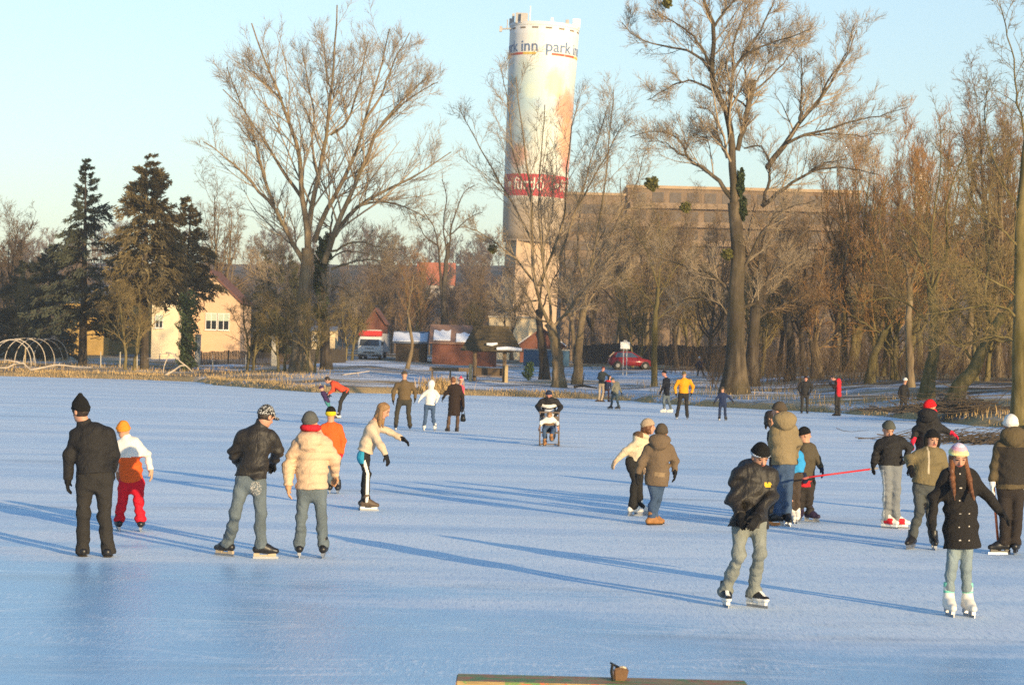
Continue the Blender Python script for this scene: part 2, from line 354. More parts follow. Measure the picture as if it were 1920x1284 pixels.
def resample(pts, n, rng=None, jit=0.0):
    pts = np.asarray(pts, float)
    if len(pts) > 2:       # Catmull-Rom
        q = np.concatenate([[2 * pts[0] - pts[1]], pts, [2 * pts[-1] - pts[-2]]]); fine = []
        for i in range(1, len(q) - 2):
            for t in np.linspace(0, 1, 8, endpoint=False):
                fine.append(.5 * (2 * q[i] + (q[i + 1] - q[i - 1]) * t + (2 * q[i - 1] - 5 * q[i] + 4 * q[i + 1] - q[i + 2]) * t * t + (3 * q[i] - q[i - 1] - 3 * q[i + 1] + q[i + 2]) * t ** 3))
        fine.append(q[-2]); pts = np.array(fine)
    s = np.concatenate([[0], np.cumsum(np.linalg.norm(np.diff(pts, axis=0), axis=1))]); t = np.linspace(0, s[-1], n)
    o = np.stack([np.interp(t, s, pts[:, c]) for c in range(3)], -1)
    if rng is not None and jit: o[1:-1] += rng.normal(0, jit, (n - 2, 3))
    return o
def children(P, R, c, rng, t0, t1, lfrac, lmin, n, up, spread, wander, rfrac=.62, rmin=.004, droop=0.0, lscale=None):
    """one generation of side branches on the polylines P"""
    M, m, _ = P.shape
    P2 = np.repeat(P, c, 0); R2 = np.repeat(R, c, 0); K = M * c
    t = rng.uniform(t0, t1, K) * (m - 1); i = np.minimum(t.astype(int), m - 2); fr = (t - i)[:, None]; ar = np.arange(K)
    base = P2[ar, i] * (1 - fr) + P2[ar, i + 1] * fr; r0 = R2[ar, i] * (1 - fr[:, 0]) + R2[ar, i + 1] * fr[:, 0]
    tan = P2[ar, i + 1] - P2[ar, i]; tan /= np.maximum(np.linalg.norm(tan, axis=1, keepdims=True), 1e-9)
    L = np.linalg.norm(np.diff(P2, axis=1), axis=2).sum(1) if lscale is None else np.full(K, lscale)
    L = np.maximum(L * lfrac * (1.15 - .75 * t / (m - 1)) * rng.uniform(.55, 1.25, K), lmin)
    q = rng.normal(0, 1, (K, 3)); q -= (q * tan).sum(1, keepdims=True) * tan; q /= np.maximum(np.linalg.norm(q, axis=1, keepdims=True), 1e-9)
    d = tan * (1 - spread) + q * spread + np.array([0, 0, up]); d /= np.linalg.norm(d, axis=1, keepdims=True)
    pts = [base]; step = (L / (n - 1))[:, None]
    for k in range(n - 1):
        pts.append(pts[-1] + d * step)
        d = d + rng.normal(0, wander, (K, 3)) + np.array([0, 0, up * .35 - droop * (k + 1)]); d /= np.linalg.norm(d, axis=1, keepdims=True)
    rb = np.maximum(r0 * rfrac, rmin)
    return np.stack(pts, 1), rb[:, None] * np.linspace(1, .35, n)[None]
def polyset(limbs, n):
    return np.stack([l[0] for l in limbs]), np.stack([l[1] for l in limbs])
def crown_from(P, R, rng, gens, k=3):
    parts = []
    for g in gens:
        P, R = children(P, R, rng=rng, **g); parts.append(tubes(P, R, 4 if g.get('thick') else k))
    return parts

BARK_TAN = bark_mat('tan bark', (.20, .145, .085), (.34, .26, .16), 2.2)
BARK_MOT = bark_mat('mottled bark', (.085, .065, .043), (.22, .165, .10), 1.5)
BARK_DARK = bark_mat('dark bark', (.075, .058, .042), (.15, .12, .085), 2.4)
BARK_OLIVE = bark_mat('olive mossy bark', (.15, .12, .05), (.27, .21, .10), 2.0)
TWIG_TAN = plain('tan twigs', (.36, .275, .175), .9, .3, .5, 0)
TWIG_BROWN = plain('brown twigs', (.21, .14, .072), .9, .35, .5, 0)
TWIG_RUST = plain('rusty willow twigs', (.32, .175, .065), .9, .35, .4, 0)
TWIG_OLIVE = plain('olive twigs', (.24, .175, .072), .9, .35, .5, 0)
IVY = plain('ivy leaves', (.045, .062, .02), .6, .5, 2.0, 0)
MISTLE = plain('mistletoe', (.13, .12, .03), .8, .4, 2.0, 0)

def leaf_cloud(name, centres, radii, n, size, mat, parent, rng, loc=None):
    """many small leaves through one or more ellipsoids"""
    per = n // len(centres); Vs, Fs, b = [], [], 0
    for c, r in zip(centres, radii):
        q = rng.normal(0, 1, (per, 3)); q /= np.linalg.norm(q, axis=1, keepdims=True); q *= (rng.uniform(.25, 1, per) ** .5)[:, None]
        q *= (1 + .25 * np.sin(q[:, :1] * 5 + q[:, 2:] * 7))
        p = np.asarray(c) + q * np.asarray(r)
        a = rng.normal(0, 1, (per, 3)); a /= np.linalg.norm(a, axis=1, keepdims=True); e = np.cross(a, rng.normal(0, 1, (per, 3))); e /= np.maximum(np.linalg.norm(e, axis=1, keepdims=True), 1e-6)
        s = (size * rng.uniform(.6, 1.5, per))[:, None]
        Vs.append(np.stack([p - a * s, p + e * s * .6, p + a * s, p - e * s * .6], 1).reshape(-1, 3)); Fs.append(np.arange(per * 4).reshape(-1, 4) + b); b += per * 4
    return mesh_np(name, np.concatenate(Vs), np.concatenate(Fs), [mat], parent, smooth=False)

def traced_tree(name, base, limbs, label, cat='tree', bark=None, twig=None, seed=1, gens=None, dy=0.0, trunk=None, group=None, ivy=(), mistletoe=(), depth=None, flare=1.5, limb=.6):
    """limbs: [(points (px,py[,offset in depth]), radius start px, radius end px)] of the photograph at the tree's distance"""
    rng = np.random.default_rng(seed)
    b = ground_at(*base) if depth is None else np.array([ray(*base)[0] * depth, depth, float(ground_z(ray(*base)[0] * depth, depth))])
    Y = b[1]; s = FPX / Y; root = empty(name, b, label, cat, group)
    LP, TR, main = [], [], []
    for j, (pts, r0, r1) in enumerate(limbs):
        q = []
        ph = rng.uniform(-1, 1) * .55
        L = math.hypot(pts[-1][0] - pts[0][0], pts[-1][1] - pts[0][1]) / s
        for i, p in enumerate(pts):
            dd = p[2] if len(p) > 2 else ph * L * (i / max(len(pts) - 1, 1)) ** 1.3 * (0 if j == 0 and trunk is None else 1)
            q.append(at(p[0], p[1], Y) + np.array([0, dd, 0]) - b)
        P = resample(q, 14, rng, .03 if r0 / s < .5 else .0); th = 1.0 if j == 0 else limb; Rr = r1 / s + (r0 * th - r1) / s * (1 - np.linspace(0, 1, 14)) ** 1.25
        if j == 0:
            P[0, 2] = -0.25
            Rr = Rr * (1 + (flare - 1) * np.exp(-np.arange(14) / 1.2))
        main.append((P, Rr))
    TP, TRr = polyset(main, 14)
    parts = [tubes(TP[:1], TRr[:1], 14), tubes(TP[1:], TRr[1:], 7)] if len(TP) > 1 else [tubes(TP[:1], TRr[:1], 12)]
    v, f = merge(parts)
    # lumpy bark on the thick parts
    v = v + (np.sin(v[:, :1] * 9 + v[:, 2:] * 2.1) * np.sin(v[:, 1:2] * 8 - v[:, 2:] * 1.3)) * .035 * np.clip((v[:, 2:] < 6) * 1.0, 0, 1)
    mesh_np('trunk', v, f, [bark or BARK_TAN], root)
    cp = crown_from(TP[1:] if len(TP) > 1 else TP, TRr[1:] if len(TP) > 1 else TRr, rng, gens)
    v, f = merge(cp); mesh_np('crown', v, f, [twig or TWIG_TAN], root)
    if ivy:
        leaf_cloud('ivy', [at(c[0], c[1], Y) - b + np.array([0, c[4] if len(c) > 4 else .0, 0]) for c in ivy], [(c[2] / s, c[2] / s, c[3] / s) for c in ivy], 3400 * len(ivy), .075, IVY, root, rng)
    for c in mistletoe:
        leaf_cloud('mistletoe', [at(c[0], c[1], Y) - b - np.array([0, .4, 0])], [(c[2] * .82 / s,) * 3], 1500, .07, MISTLE, root, rng)
    return root, b

def cropc(ox, oy, k, *pts): return [(ox + p[0] / k, oy + p[1] / k) for p in pts]
def G(c, t0, t1, lf, lm, n, up, sp, wd, **kw): return dict(c=c, t0=t0, t1=t1, lfrac=lf, lmin=lm, n=n, up=up, spread=sp, wander=wd, **kw)

# the broad poplar on the left bank
T = lambda *p: cropc(380, 0, 1.783, *p)
poplar = [
    (T((330, 1245), (328, 1150), (332, 1060), (345, 950), (352, 830)), 17, 12),
    (T((352, 835), (348, 740), (335, 650), (330, 520), (290, 400), (268, 330), (215, 200), (188, 110)), 11, 1.2),
    (T((352, 830), (366, 700), (390, 600), (425, 450), (440, 330), (455, 200), (468, 55)), 10, 1.2),
    (T((345, 890), (290, 790), (238, 690), (190, 640), (150, 590), (100, 545), (25, 490)), 9, 1.0),
    (T((238, 690), (212, 600), (185, 500), (165, 400), (90, 320)), 6, .9),
    (T((330, 660), (270, 570), (215, 480), (150, 380), (105, 250)), 6, .9),
    (T((372, 810), (405, 720), (460, 620), (520, 480), (545, 380), (600, 200), (622, 90)), 9, 1.1),
    (T((405, 880), (448, 760), (500, 640), (560, 500), (600, 420), (680, 330), (770, 250)), 10, 1.1),
    (T((440, 790), (500, 705), (590, 640), (680, 597), (750, 545), (825, 490)), 8, .9),
    (T((520, 690), (600, 672), (690, 695), (760, 735)), 4, .8),
    (T((430, 840), (520, 810), (600, 830), (670, 838)), 4, .8), (T((430, 900), (540, 870), (650, 885)), 4, .8),
    (T((390, 620), (362, 480), (370, 380), (345, 270), (325, 150)), 5, .9),
    (T((428, 450), (480, 420), (520, 330), (565, 160)), 4.5, .9),
    (T((545, 400), (590, 330), (640, 200), (690, 105)), 4.5, .9),
    (T((590, 430), (650, 370), (720, 320), (790, 285)), 4, .8),
    (T((440, 330), (410, 230), (395, 100)), 3.5, .8), (T((268, 330), (225, 300), (130, 200)), 3.5, .8),
    (T((330, 1080), (290, 1040), (235, 1010), (190, 985)), 3.5, .7), (T((335, 1040), (270, 960), (200, 930), (150, 900)), 3.5, .7),
    (T((345, 960), (400, 1000), (450, 960), (500, 990)), 3, .6), (T((335, 990), (300, 930), (255, 860), (200, 820)), 3, .6)]
traced_tree('bare_poplar', (565, 696), poplar, 'broad pale bare poplar with fan of limbs beside the spiky conifers', bark=BARK_TAN, twig=TWIG_TAN, seed=3,
            gens=[G(15, .12, .92, .42, 1.4, 7, .20, .50, .10, rfrac=.45, rmin=.018), G(10, .10, 1, .50, .7, 5, .15, .44, .12, rfrac=.55, rmin=.0125), G(5, .12, 1, .66, .5, 4, .12, .40, .13, rfrac=.65, rmin=.0095)],
            flare=1.7)
traced_tree('ivy_tree', (612, 690), [(T((415, 1225), (408, 1100), (400, 960), (412, 860), (425, 780)), 9, 6), (T((412, 880), (470, 840), (560, 850)), 3, .8), (T((425, 790), (440, 700), (480, 640)), 4, .8), (T((400, 960), (460, 960), (520, 1010), (540, 1070)), 3, .7), (T((405, 990), (360, 960), (330, 940)), 3, .7)],
            'dark ivy clad trunk close behind the broad bare poplar', bark=BARK_DARK, twig=TWIG_BROWN, seed=8, depth=172,
            gens=[G(10, .1, 1, .5, .9, 6, .0, .6, .14, rfrac=.5, rmin=.015), G(7, .1, 1, .5, .5, 4, 0, .6, .2, rmin=.009)],
            ivy=[(600, 520, 15, 45), (603, 580, 13, 40), (608, 470, 14, 30)])

# the giant tree right of the middle
A = lambda *p: cropc(1100, 0, 3.2, *p)
giant = [
    ([(1378, 736), (1379, 677), (1380, 608), (1381, 540), (1384, 470), (1376, 380)], 19, 12),
    (A((885, 1215), (872, 930), (850, 700), (775, 545), (752, 420), (765, 260), (755, 120), (705, 10), (670, -180)), 14, 3),
    (A((752, 440), (690, 350), (590, 290), (480, 262), (300, 190), (225, 95)), 5, .8),
    (A((740, 390), (700, 300), (640, 220), (520, 130), (380, 55)), 5, .8),
    (A((768, 545), (665, 492), (580, 480), (480, 525), (375, 582)), 4.2, .8),
    (A((858, 670), (862, 540), (882, 420), (950, 340), (1060, 290), (1180, 255), (1300, 215)), 6.5, .9),
    (A((880, 430), (884, 250), (930, 130), (1000, -40)), 4.5, 1.2),
    (A((905, 385), (970, 280), (1060, 160), (1130, 10), (1170, -90)), 4.5, 1),
    (A((768, 160), (800, 100), (870, 25), (930, -90)), 4.5, 1.2),
    (A((905, 905), (940, 780), (972, 620), (992, 490)), 8, 5.5),
    (A((970, 660), (935, 620), (890, 570), (820, 520), (790, 380)), 3.5, .8),
    (A((992, 560), (1080, 480), (1200, 360), (1330, 170)), 3.5, .8), (A((995, 520), (1080, 400), (1150, 270)), 3, .8), (A((965, 500), (945, 400), (960, 270)), 2.6, .7),
    (A((1085, 1010), (1140, 935), (1210, 850), (1290, 730), (1380, 630), (1470, 520), (1570, 350), (1640, 250), (1695, 110)), 10, .9),
    (A((1280, 740), (1302, 560), (1318, 320)), 5, 1), (A((1385, 630), (1440, 500), (1540, 340), (1590, 160)), 4, .8),
    (A((1205, 860), (1300, 810), (1450, 772), (1580, 732), (1750, 700), (1925, 645)), 5, .7), (A((1300, 815), (1500, 795), (1650, 803), (1820, 775)), 3.6, .7),
    (A((870, 1190), (785, 1070), (700, 1000), (620, 950), (590, 860), (520, 790), (420, 770), (275, 795)), 8, .8), (A((610, 930), (545, 920), (470, 860), (370, 850)), 3, .7),
    (A((1050, 1240), (1200, 1120), (1300, 1060), (1420, 1020), (1560, 1022), (1720, 1065)), 7, .8), (A((1240, 1090), (1320, 1040), (1430, 985), (1540, 970)), 4, .7),
    (A((842, 950), (790, 830), (770, 730), (720, 670), (650, 662)), 4, .8), (A((790, 820), (700, 825), (610, 822)), 2.5, .6),
    (A((1060, 1230), (1090, 1090), (1100, 990), (1060, 880), (1000, 870), (950, 885)), 6, 1.2),
    ([(1384, 560), (1340, 520), (1290, 500), (1230, 480)], 6, .8), ([(1380, 600), (1330, 560), (1290, 560), (1260, 580)], 5, .7), ([(1384, 580), (1430, 560), (1470, 520), (1510, 470)], 6, .8), ([(1386, 530), (1420, 450), (1460, 400), (1520, 380)], 6, .8)]
giant_root, giant_b = traced_tree('giant_tree', (1378, 738), giant, 'tallest bare tree, its massive trunk behind the child in blue', bark=BARK_MOT, twig=TWIG_TAN, seed=11, flare=1.8,
            gens=[G(14, .14, .95, .36, 1.1, 7, .18, .52, .11, rfrac=.42, rmin=.015), G(10, .10, 1, .50, .6, 5, .13, .46, .13, rfrac=.5, rmin=.0105), G(5, .12, 1, .6, .4, 4, .10, .42, .14, rfrac=.6, rmin=.009)],
            ivy=[(1388, 345, 7, 26, -.1), (1392, 392, 8, 20, -.1)], mistletoe=[(1250, 9, 10), (1221, 346, 15), (1284, 390, 11), (1362, 478, 12)])
traced_tree('dark_forked_tree', (1408, 722), [([(1408, 722), (1412, 640), (1418, 570), (1425, 520)], 13, 9), ([(1420, 580), (1450, 510), (1490, 460), (1530, 420)], 7, 1), ([(1425, 525), (1430, 440), (1470, 370)], 7, 1), ([(1422, 540), (1400, 470), (1420, 380)], 5, 1), ([(1416, 600), (1470, 570), (1520, 560)], 5, 1)],
            'dark forked tree leaning out close behind the massive pale trunk', bark=BARK_DARK, twig=TWIG_BROWN, seed=12, depth=140,
            gens=[G(12, .1, 1, .4, .9, 6, .1, .5, .14, rfrac=.5, rmin=.015), G(8, .1, 1, .45, .5, 5, .05, .55, .16, rmin=.01), G(3, .2, 1, .5, .3, 4, .05, .5, .16, rmin=.007)])

# trees in front of the tower
K1 = lambda *p: cropc(860, 0, 2.006, *p)
traced_tree('pale_forked_tree', (1046, 726), [
    ([(1047, 728), (1046, 690), (1043, 655), (1036, 622), (1028, 605)], 12, 9),
    (K1((340, 1220), (300, 1130), (284, 1050), (275, 900), (275, 760), (250, 600), (232, 470), (215, 330)), 7, .8),
    (K1((300, 1075), (350, 960), (400, 800), (412, 600), (432, 470), (455, 350)), 5, .8),
    (K1((345, 1240), (340, 1100), (312, 960), (300, 800), (310, 600), (322, 410)), 5, .8),
    (K1((355, 1230), (430, 1150), (540, 1000), (640, 890)), 5, .8), (K1((275, 905), (200, 760), (110, 600), (0, 395)), 4, .7), (K1((285, 1060), (220, 980), (120, 900), (20, 850)), 4, .7),
    (K1((278, 770), (210, 600), (190, 440), (165, 300)), 3.5, .7), (K1((382, 960), (450, 760), (500, 600), (565, 390)), 4, .7), (K1((425, 820), (520, 650), (610, 480)), 3.5, .7),
    (K1((300, 1130), (240, 1140), (190, 1170), (140, 1130)), 3, .6), (K1((345, 1215), (290, 1200), (240, 1170), (200, 1100)), 3, .6), (K1((400, 1190), (470, 1080), (560, 1080), (620, 1020)), 3.5, .7), (K1((310, 960), (350, 820), (360, 650)), 3, .7)],
    'pale forked bare tree standing directly in front of the tall round tower', bark=BARK_TAN, twig=TWIG_TAN, seed=21,
    gens=[G(15, .12, 1, .36, 1.0, 6, .16, .44, .12, rfrac=.45, rmin=.014), G(9, .12, 1, .5, .55, 5, .12, .45, .14, rfrac=.5, rmin=.010), G(5, .15, 1, .6, .35, 4, .08, .44, .15, rmin=.0085)], mistletoe=[(924, 468, 9)])
traced_tree('tan_bare_tree', (1082, 720), [([(1082, 720), (1084, 668), (1089, 620), (1097, 570)], 9, 6), ([(1097, 575), (1110, 480), (1128, 370), (1140, 240), (1142, 190)], 5, .8), ([(1095, 590), (1130, 520), (1180, 470), (1230, 440)], 4, .7), ([(1100, 560), (1085, 470), (1092, 380), (1108, 300)], 4, .7), ([(1105, 510), (1150, 430), (1190, 350), (1205, 290)], 4, .7), ([(1092, 610), (1060, 560), (1030, 540)], 3, .6), ([(1112, 470), (1160, 400), (1230, 380)], 3, .6)],
    'smooth tan bare tree just right of the pale forked tree', bark=BARK_TAN, twig=TWIG_TAN, seed=22,
    gens=[G(16, .10, 1, .4, 1.0, 6, .14, .45, .12, rfrac=.45, rmin=.014), G(10, .12, 1, .5, .55, 5, .1, .46, .14, rmin=.010), G(4, .15, 1, .6, .35, 4, .07, .44, .15, rmin=.0085)])
traced_tree('dark_trunk_tree', (1020, 707), [([(1021, 708), (1018, 670), (1013, 625), (1010, 580)], 9, 6), ([(1010, 585), (1020, 480), (1012, 380), (1025, 300)], 4, .7), ([(1012, 600), (980, 540), (950, 500)], 3, .6), ([(1012, 590), (1040, 520), (1080, 460)], 3, .6)],
    'dark trunked tree between the roofed bench and the pale forked tree', bark=BARK_DARK, twig=TWIG_BROWN, seed=23, depth=160,
    gens=[G(9, .15, 1, .4, .8, 6, .1, .5, .13, rfrac=.45, rmin=.014), G(6, .15, 1, .45, .45, 5, .05, .55, .15, rmin=.0085)])
traced_tree('young_tree', (765, 692), [(cropc(480, 480, 4, (1130, 855), (1165, 720), (1175, 660), (1152, 520), (1140, 400), (1165, 260), (1182, 150)), 4.2, 1.0), (cropc(480, 480, 4, (1150, 500), (1210, 420), (1280, 350), (1330, 300)), 1.2, .4), (cropc(480, 480, 4, (1145, 380), (1090, 330), (1040, 270)), 1.2, .4), (cropc(480, 480, 4, (1165, 260), (1230, 190), (1260, 110)), 1.2, .4), (cropc(480, 480, 4, (1165, 270), (1120, 180), (1090, 120)), 1.2, .4)],
    'slender crooked young tree growing behind the man in brown', bark=BARK_TAN, twig=TWIG_BROWN, seed=24, flare=1.2,
    gens=[G(8, .1, 1, .5, .6, 5, .12, .5, .13, rfrac=.6, rmin=.009), G(5, .2, 1, .5, .3, 4, .1, .5, .15, rmin=.006)])
traced_tree('slim_tree', (1227, 724), [([(1227, 725), (1227, 660), (1229, 590), (1234, 540)], 6, 4), ([(1233, 545), (1240, 470), (1235, 400)], 3, .6), ([(1232, 560), (1270, 500), (1310, 470)], 2.5, .6), ([(1231, 580), (1200, 540), (1160, 520)], 2.5, .6), ([(1234, 540), (1210, 470), (1180, 430)], 2.5, .6), ([(1230, 600), (1270, 570), (1320, 560)], 2.5, .6)],
    'slim dark tree standing on the bank just right of the red car', bark=BARK_OLIVE, twig=TWIG_OLIVE, seed=25, flare=1.2,
    gens=[G(12, .1, 1, .5, .8, 6, .06, .5, .13, rfrac=.5, rmin=.012), G(8, .15, 1, .45, .4, 5, .04, .55, .15, rmin=.008), G(3, .2, 1, .5, .25, 4, .05, .5, .16, rmin=.006)])
traced_tree('dark_park_tree', (1170, 690), [([(1170, 690), (1168, 620), (1166, 560), (1160, 500)], 9, 6), ([(1163, 510), (1130, 440), (1110, 390)], 4, .7), ([(1163, 520), (1200, 450), (1240, 410)], 4, .7), ([(1160, 500), (1165, 420), (1160, 340)], 4, .7), ([(1166, 580), (1120, 530), (1090, 500)], 3, .7), ([(1167, 590), (1210, 550), (1260, 530)], 3, .7)],
    'dark tree rising behind the white sign board and red car', bark=BARK_DARK, twig=TWIG_BROWN, seed=26, depth=215,
    gens=[G(14, .1, 1, .5, 1, 6, .06, .5, .13, rfrac=.5, rmin=.02), G(9, .15, 1, .45, .5, 5, .04, .55, .15, rmin=.013), G(3, .2, 1, .5, .3, 4, .05, .5, .16, rmin=.01)])
traced_tree('twin_stem_tree', (836, 600), [([(834, 610), (832, 560), (836, 500), (842, 455)], 6, 4), ([(828, 560), (824, 490), (815, 430), (790, 390)], 5, .8), ([(842, 460), (850, 410), (870, 360), (890, 345)], 3.4, .7), ([(838, 480), (832, 420), (838, 370), (830, 340)], 3, .7), ([(845, 440), (880, 410), (905, 400)], 2.5, .6), ([(820, 460), (795, 440), (775, 400)], 2.5, .6)],
    'distant dark tree with twin stems against the sky beside the tower', bark=BARK_DARK, twig=TWIG_BROWN, seed=27, depth=262,
    gens=[G(10, .1, 1, .42, 1, 6, .1, .5, .13, rfrac=.45, rmin=.025), G(7, .15, 1, .45, .5, 5, .06, .55, .15, rmin=.016), G(3, .2, 1, .5, .3, 4, .05, .5, .16, rmin=.012)])

# the grove on the right
GR = [G(14, .1, 1, .42, .9, 6, .08, .5, .13, rfrac=.5, rmin=.014), G(9, .12, 1, .46, .45, 5, .05, .55, .16, rfrac=.55, rmin=.009), G(4, .2, 1, .5, .25, 4, .04, .5, .17, rmin=.0065)]
grove = 'bare trees of the grove on the right bank'
traced_tree('leaning_tree', (1795, 752), [([(1788, 752), (1800, 722), (1826, 690), (1850, 640), (1880, 590)], 15, 9), ([(1860, 625), (1850, 560), (1860, 480), (1850, 400)], 7, .9), ([(1880, 590), (1920, 540), (1960, 480)], 6, .9), ([(1830, 680), (1790, 640), (1740, 620)], 5, .8), ([(1850, 640), (1900, 640), (1950, 650)], 5, .8)],
    'thick tan trunk leaning far to the side above the brushwood heap', bark=BARK_OLIVE, twig=TWIG_OLIVE, seed=31, gens=GR, group=grove)
traced_tree('mossy_tree', (1738, 748), [([(1735, 748), (1742, 705), (1751, 660), (1752, 600), (1745, 540)], 13, 8), ([(1745, 545), (1720, 470), (1690, 420), (1660, 400)], 6, .8), ([(1748, 550), (1770, 470), (1765, 380), (1790, 290)], 6, .8), ([(1752, 620), (1700, 570), (1650, 560), (1600, 570)], 4, .7), ([(1750, 600), (1810, 560), (1860, 550)], 4, .7), ([(1747, 540), (1740, 440), (1745, 330), (1735, 250)], 5, .8)],
    'green mossy trunk rising behind the skater in the red hat', bark=BARK_OLIVE, twig=TWIG_OLIVE, seed=32, gens=GR, group=grove)
traced_tree('straight_tree', (1708, 722), [([(1708, 722), (1706, 660), (1704, 590), (1706, 520)], 7, 5), ([(1706, 525), (1690, 450), (1700, 360)], 4, .7), ([(1705, 540), (1730, 470), (1760, 430)], 4, .7), ([(1705, 580), (1660, 540), (1620, 530)], 3, .7)],
    'straight thin pale trunk behind the skater with a white hat and black jacket', bark=BARK_TAN, twig=TWIG_BROWN, seed=33, gens=GR, group=grove, depth=127)
traced_tree('forked_olive_tree', (1634, 712), [([(1632, 712), (1637, 672), (1650, 645), (1660, 620)], 9, 6), ([(1648, 650), (1640, 590), (1650, 520), (1640, 450)], 5, .8), ([(1658, 625), (1690, 580), (1740, 540)], 5, .8), ([(1655, 630), (1600, 590), (1560, 560)], 4, .7), ([(1660, 620), (1670, 520), (1660, 420), (1680, 350)], 4.5, .8)],
    'olive trunk forking low on the bank right of the man in the red jacket', bark=BARK_OLIVE, twig=TWIG_RUST, seed=34, gens=GR, group=grove, depth=138)
traced_tree('tall_edge_tree', (1912, 795), [([(1909, 800), (1910, 700), (1913, 560), (1916, 400), (1930, 250)], 13, 9), ([(1913, 600), (1860, 570), (1800, 580), (1720, 590)], 4, .7), ([(1913, 560), (1850, 520), (1790, 500), (1740, 510)], 4, .7), ([(1914, 470), (1870, 430), (1820, 400), (1780, 340)], 4, .7), ([(1912, 640), (1860, 630), (1800, 650), (1760, 640)], 3.5, .7), ([(1925, 280), (1905, 190), (1890, 110), (1860, 20)], 4, 1), ([(1916, 400), (1880, 330), (1860, 240), (1870, 160)], 4, .8), ([(1930, 260), (1960, 120), (1950, 0)], 6, 1.5)],
    'tall olive trunk at the very edge beside the skater in the white hat', bark=BARK_OLIVE, twig=TWIG_OLIVE, seed=35, gens=GR, group=grove)
traced_tree('crooked_dark_tree', (1480, 716), [([(1480, 716), (1484, 660), (1478, 610), (1470, 560)], 9, 6), ([(1474, 570), (1440, 500), (1450, 430)], 4, .8), ([(1472, 565), (1510, 500), (1530, 430)], 4, .8), ([(1478, 610), (1530, 570), (1580, 560)], 4, .7)],
    'dark crooked tree second to the right of the massive pale trunk', bark=BARK_DARK, twig=TWIG_BROWN, seed=36, gens=GR, group=grove, depth=150)
traced_tree('rusty_willow', (1530, 712), [([(1532, 712), (1530, 670), (1524, 640)], 12, 9), ([(1526, 650), (1500, 590), (1480, 540)], 5, .8), ([(1528, 650), (1550, 580), (1590, 500), (1600, 420)], 5, .8), ([(1526, 645), (1530, 560), (1540, 470)], 5, .8), ([(1530, 660), (1580, 620), (1640, 590)], 4, .8)],
    'rusty twigged willow with a broad lit base behind the man in black', bark=BARK_TAN, twig=TWIG_RUST, seed=37, gens=GR, group=grove, depth=152)

# crowns that only need their kind: built once, copied
def auto_tree(name, h, spread, seed, bark, twig, stems=1, gens=None, rad0=.28, nl=14, low=.25, upl=.5):
    rng = np.random.default_rng(seed); main = []
    root = empty(name, (0, 0, 0))
    for sidx in range(stems):
        a = rng.uniform(0, 6.28); lean = rng.uniform(0, .12) * (1 + stems * .3)
        top = np.array([math.cos(a) * h * lean, math.sin(a) * h * lean, h * rng.uniform(.8, 1)])
        b0 = np.array([math.cos(a), math.sin(a), 0]) * (.0 if stems == 1 else .35)
        q = [b0 - (0, 0, .25), b0 + top * .3 + rng.normal(0, .15, 3), b0 + top * .6 + rng.normal(0, .3, 3), b0 + top]
        P = resample(q, 14, rng, .04); main.append((P, np.linspace(rad0, .03, 14) * (1 + .5 * np.exp(-np.arange(14)))))
    TP, TR = polyset(main, 14)
    t = []
    LP, LR = children(TP, TR, nl // stems + 1, rng, low, .95, 0, spread, 14, upl, .75, .09, rfrac=.55, rmin=.03)
    v, f = merge([tubes(TP, TR, 8), tubes(LP, LR, 5)])
    mesh_np('trunk', v, f, [bark], root)
    cp = crown_from(np.concatenate([TP, LP]), np.concatenate([TR, LR]), rng, gens or GR); v, f = merge(cp); mesh_np('crown', v, f, [twig], root)
    return root
def copy_tree(o):
    c = o.copy(); COL.objects.link(c)
    for ch in list(o.children):
        k = ch.copy(); COL.objects.link(k); k.parent = c
    return c
ADLow = [G(10, .3, 1, .45, .9, 6, .1, .5, .13, rfrac=.5, rmin=.02), G(7, .12, 1, .46, .5, 5, .05, .55, .16, rfrac=.55, rmin=.013), G(3, .2, 1, .5, .3, 4, .04, .5, .17, rmin=.01)]
kinds = {
    'a': auto_tree('bare_tree', 15, 4.5, 51, BARK_DARK, TWIG_BROWN, 1, ADLow, .26, 16),
    'b': auto_tree('willow_tree', 13, 5.0, 52, BARK_OLIVE, TWIG_RUST, 3, [G(12, .2, 1, .42, .9, 6, .22, .4, .11, rfrac=.5, rmin=.016), G(8, .12, 1, .46, .5, 5, .2, .42, .12, rfrac=.55, rmin=.011), G(3, .2, 1, .5, .3, 4, .15, .4, .13, rmin=.008)], .22, 18, .2, .8),
    'c': auto_tree('bare_tree', 18, 5.0, 53, BARK_TAN, TWIG_BROWN, 2, ADLow, .28, 18, .3, .7),
    'd': auto_tree('bare_tree', 10, 4.0, 54, BARK_OLIVE, TWIG_OLIVE, 2, ADLow, .16, 14, .15, .3),
}
first = {k: True for k in kinds}
def place(kind, px, py, h, label, depth=None, rz=None, group=None, sx=1.0):
    src = kinds[kind]; o = src if first[kind] else copy_tree(src); first[kind] = False
    if depth is None: b = ground_at(px, py)
    else: X = ray(px, 642)[0] * depth; b = np.array([X, depth, float(ground_z(X, depth))])
    o.location = b; base_h = {'a': 15, 'b': 13, 'c': 18, 'd': 10}[kind]; s = h / base_h
    o.scale = (s * sx, s * sx, s); o.rotation_euler = (0, 0, px * 1.7 if rz is None else rz)
    tag(o, label, 'tree', group)
    return o
wood = 'bare trees of the wood behind the right bank'
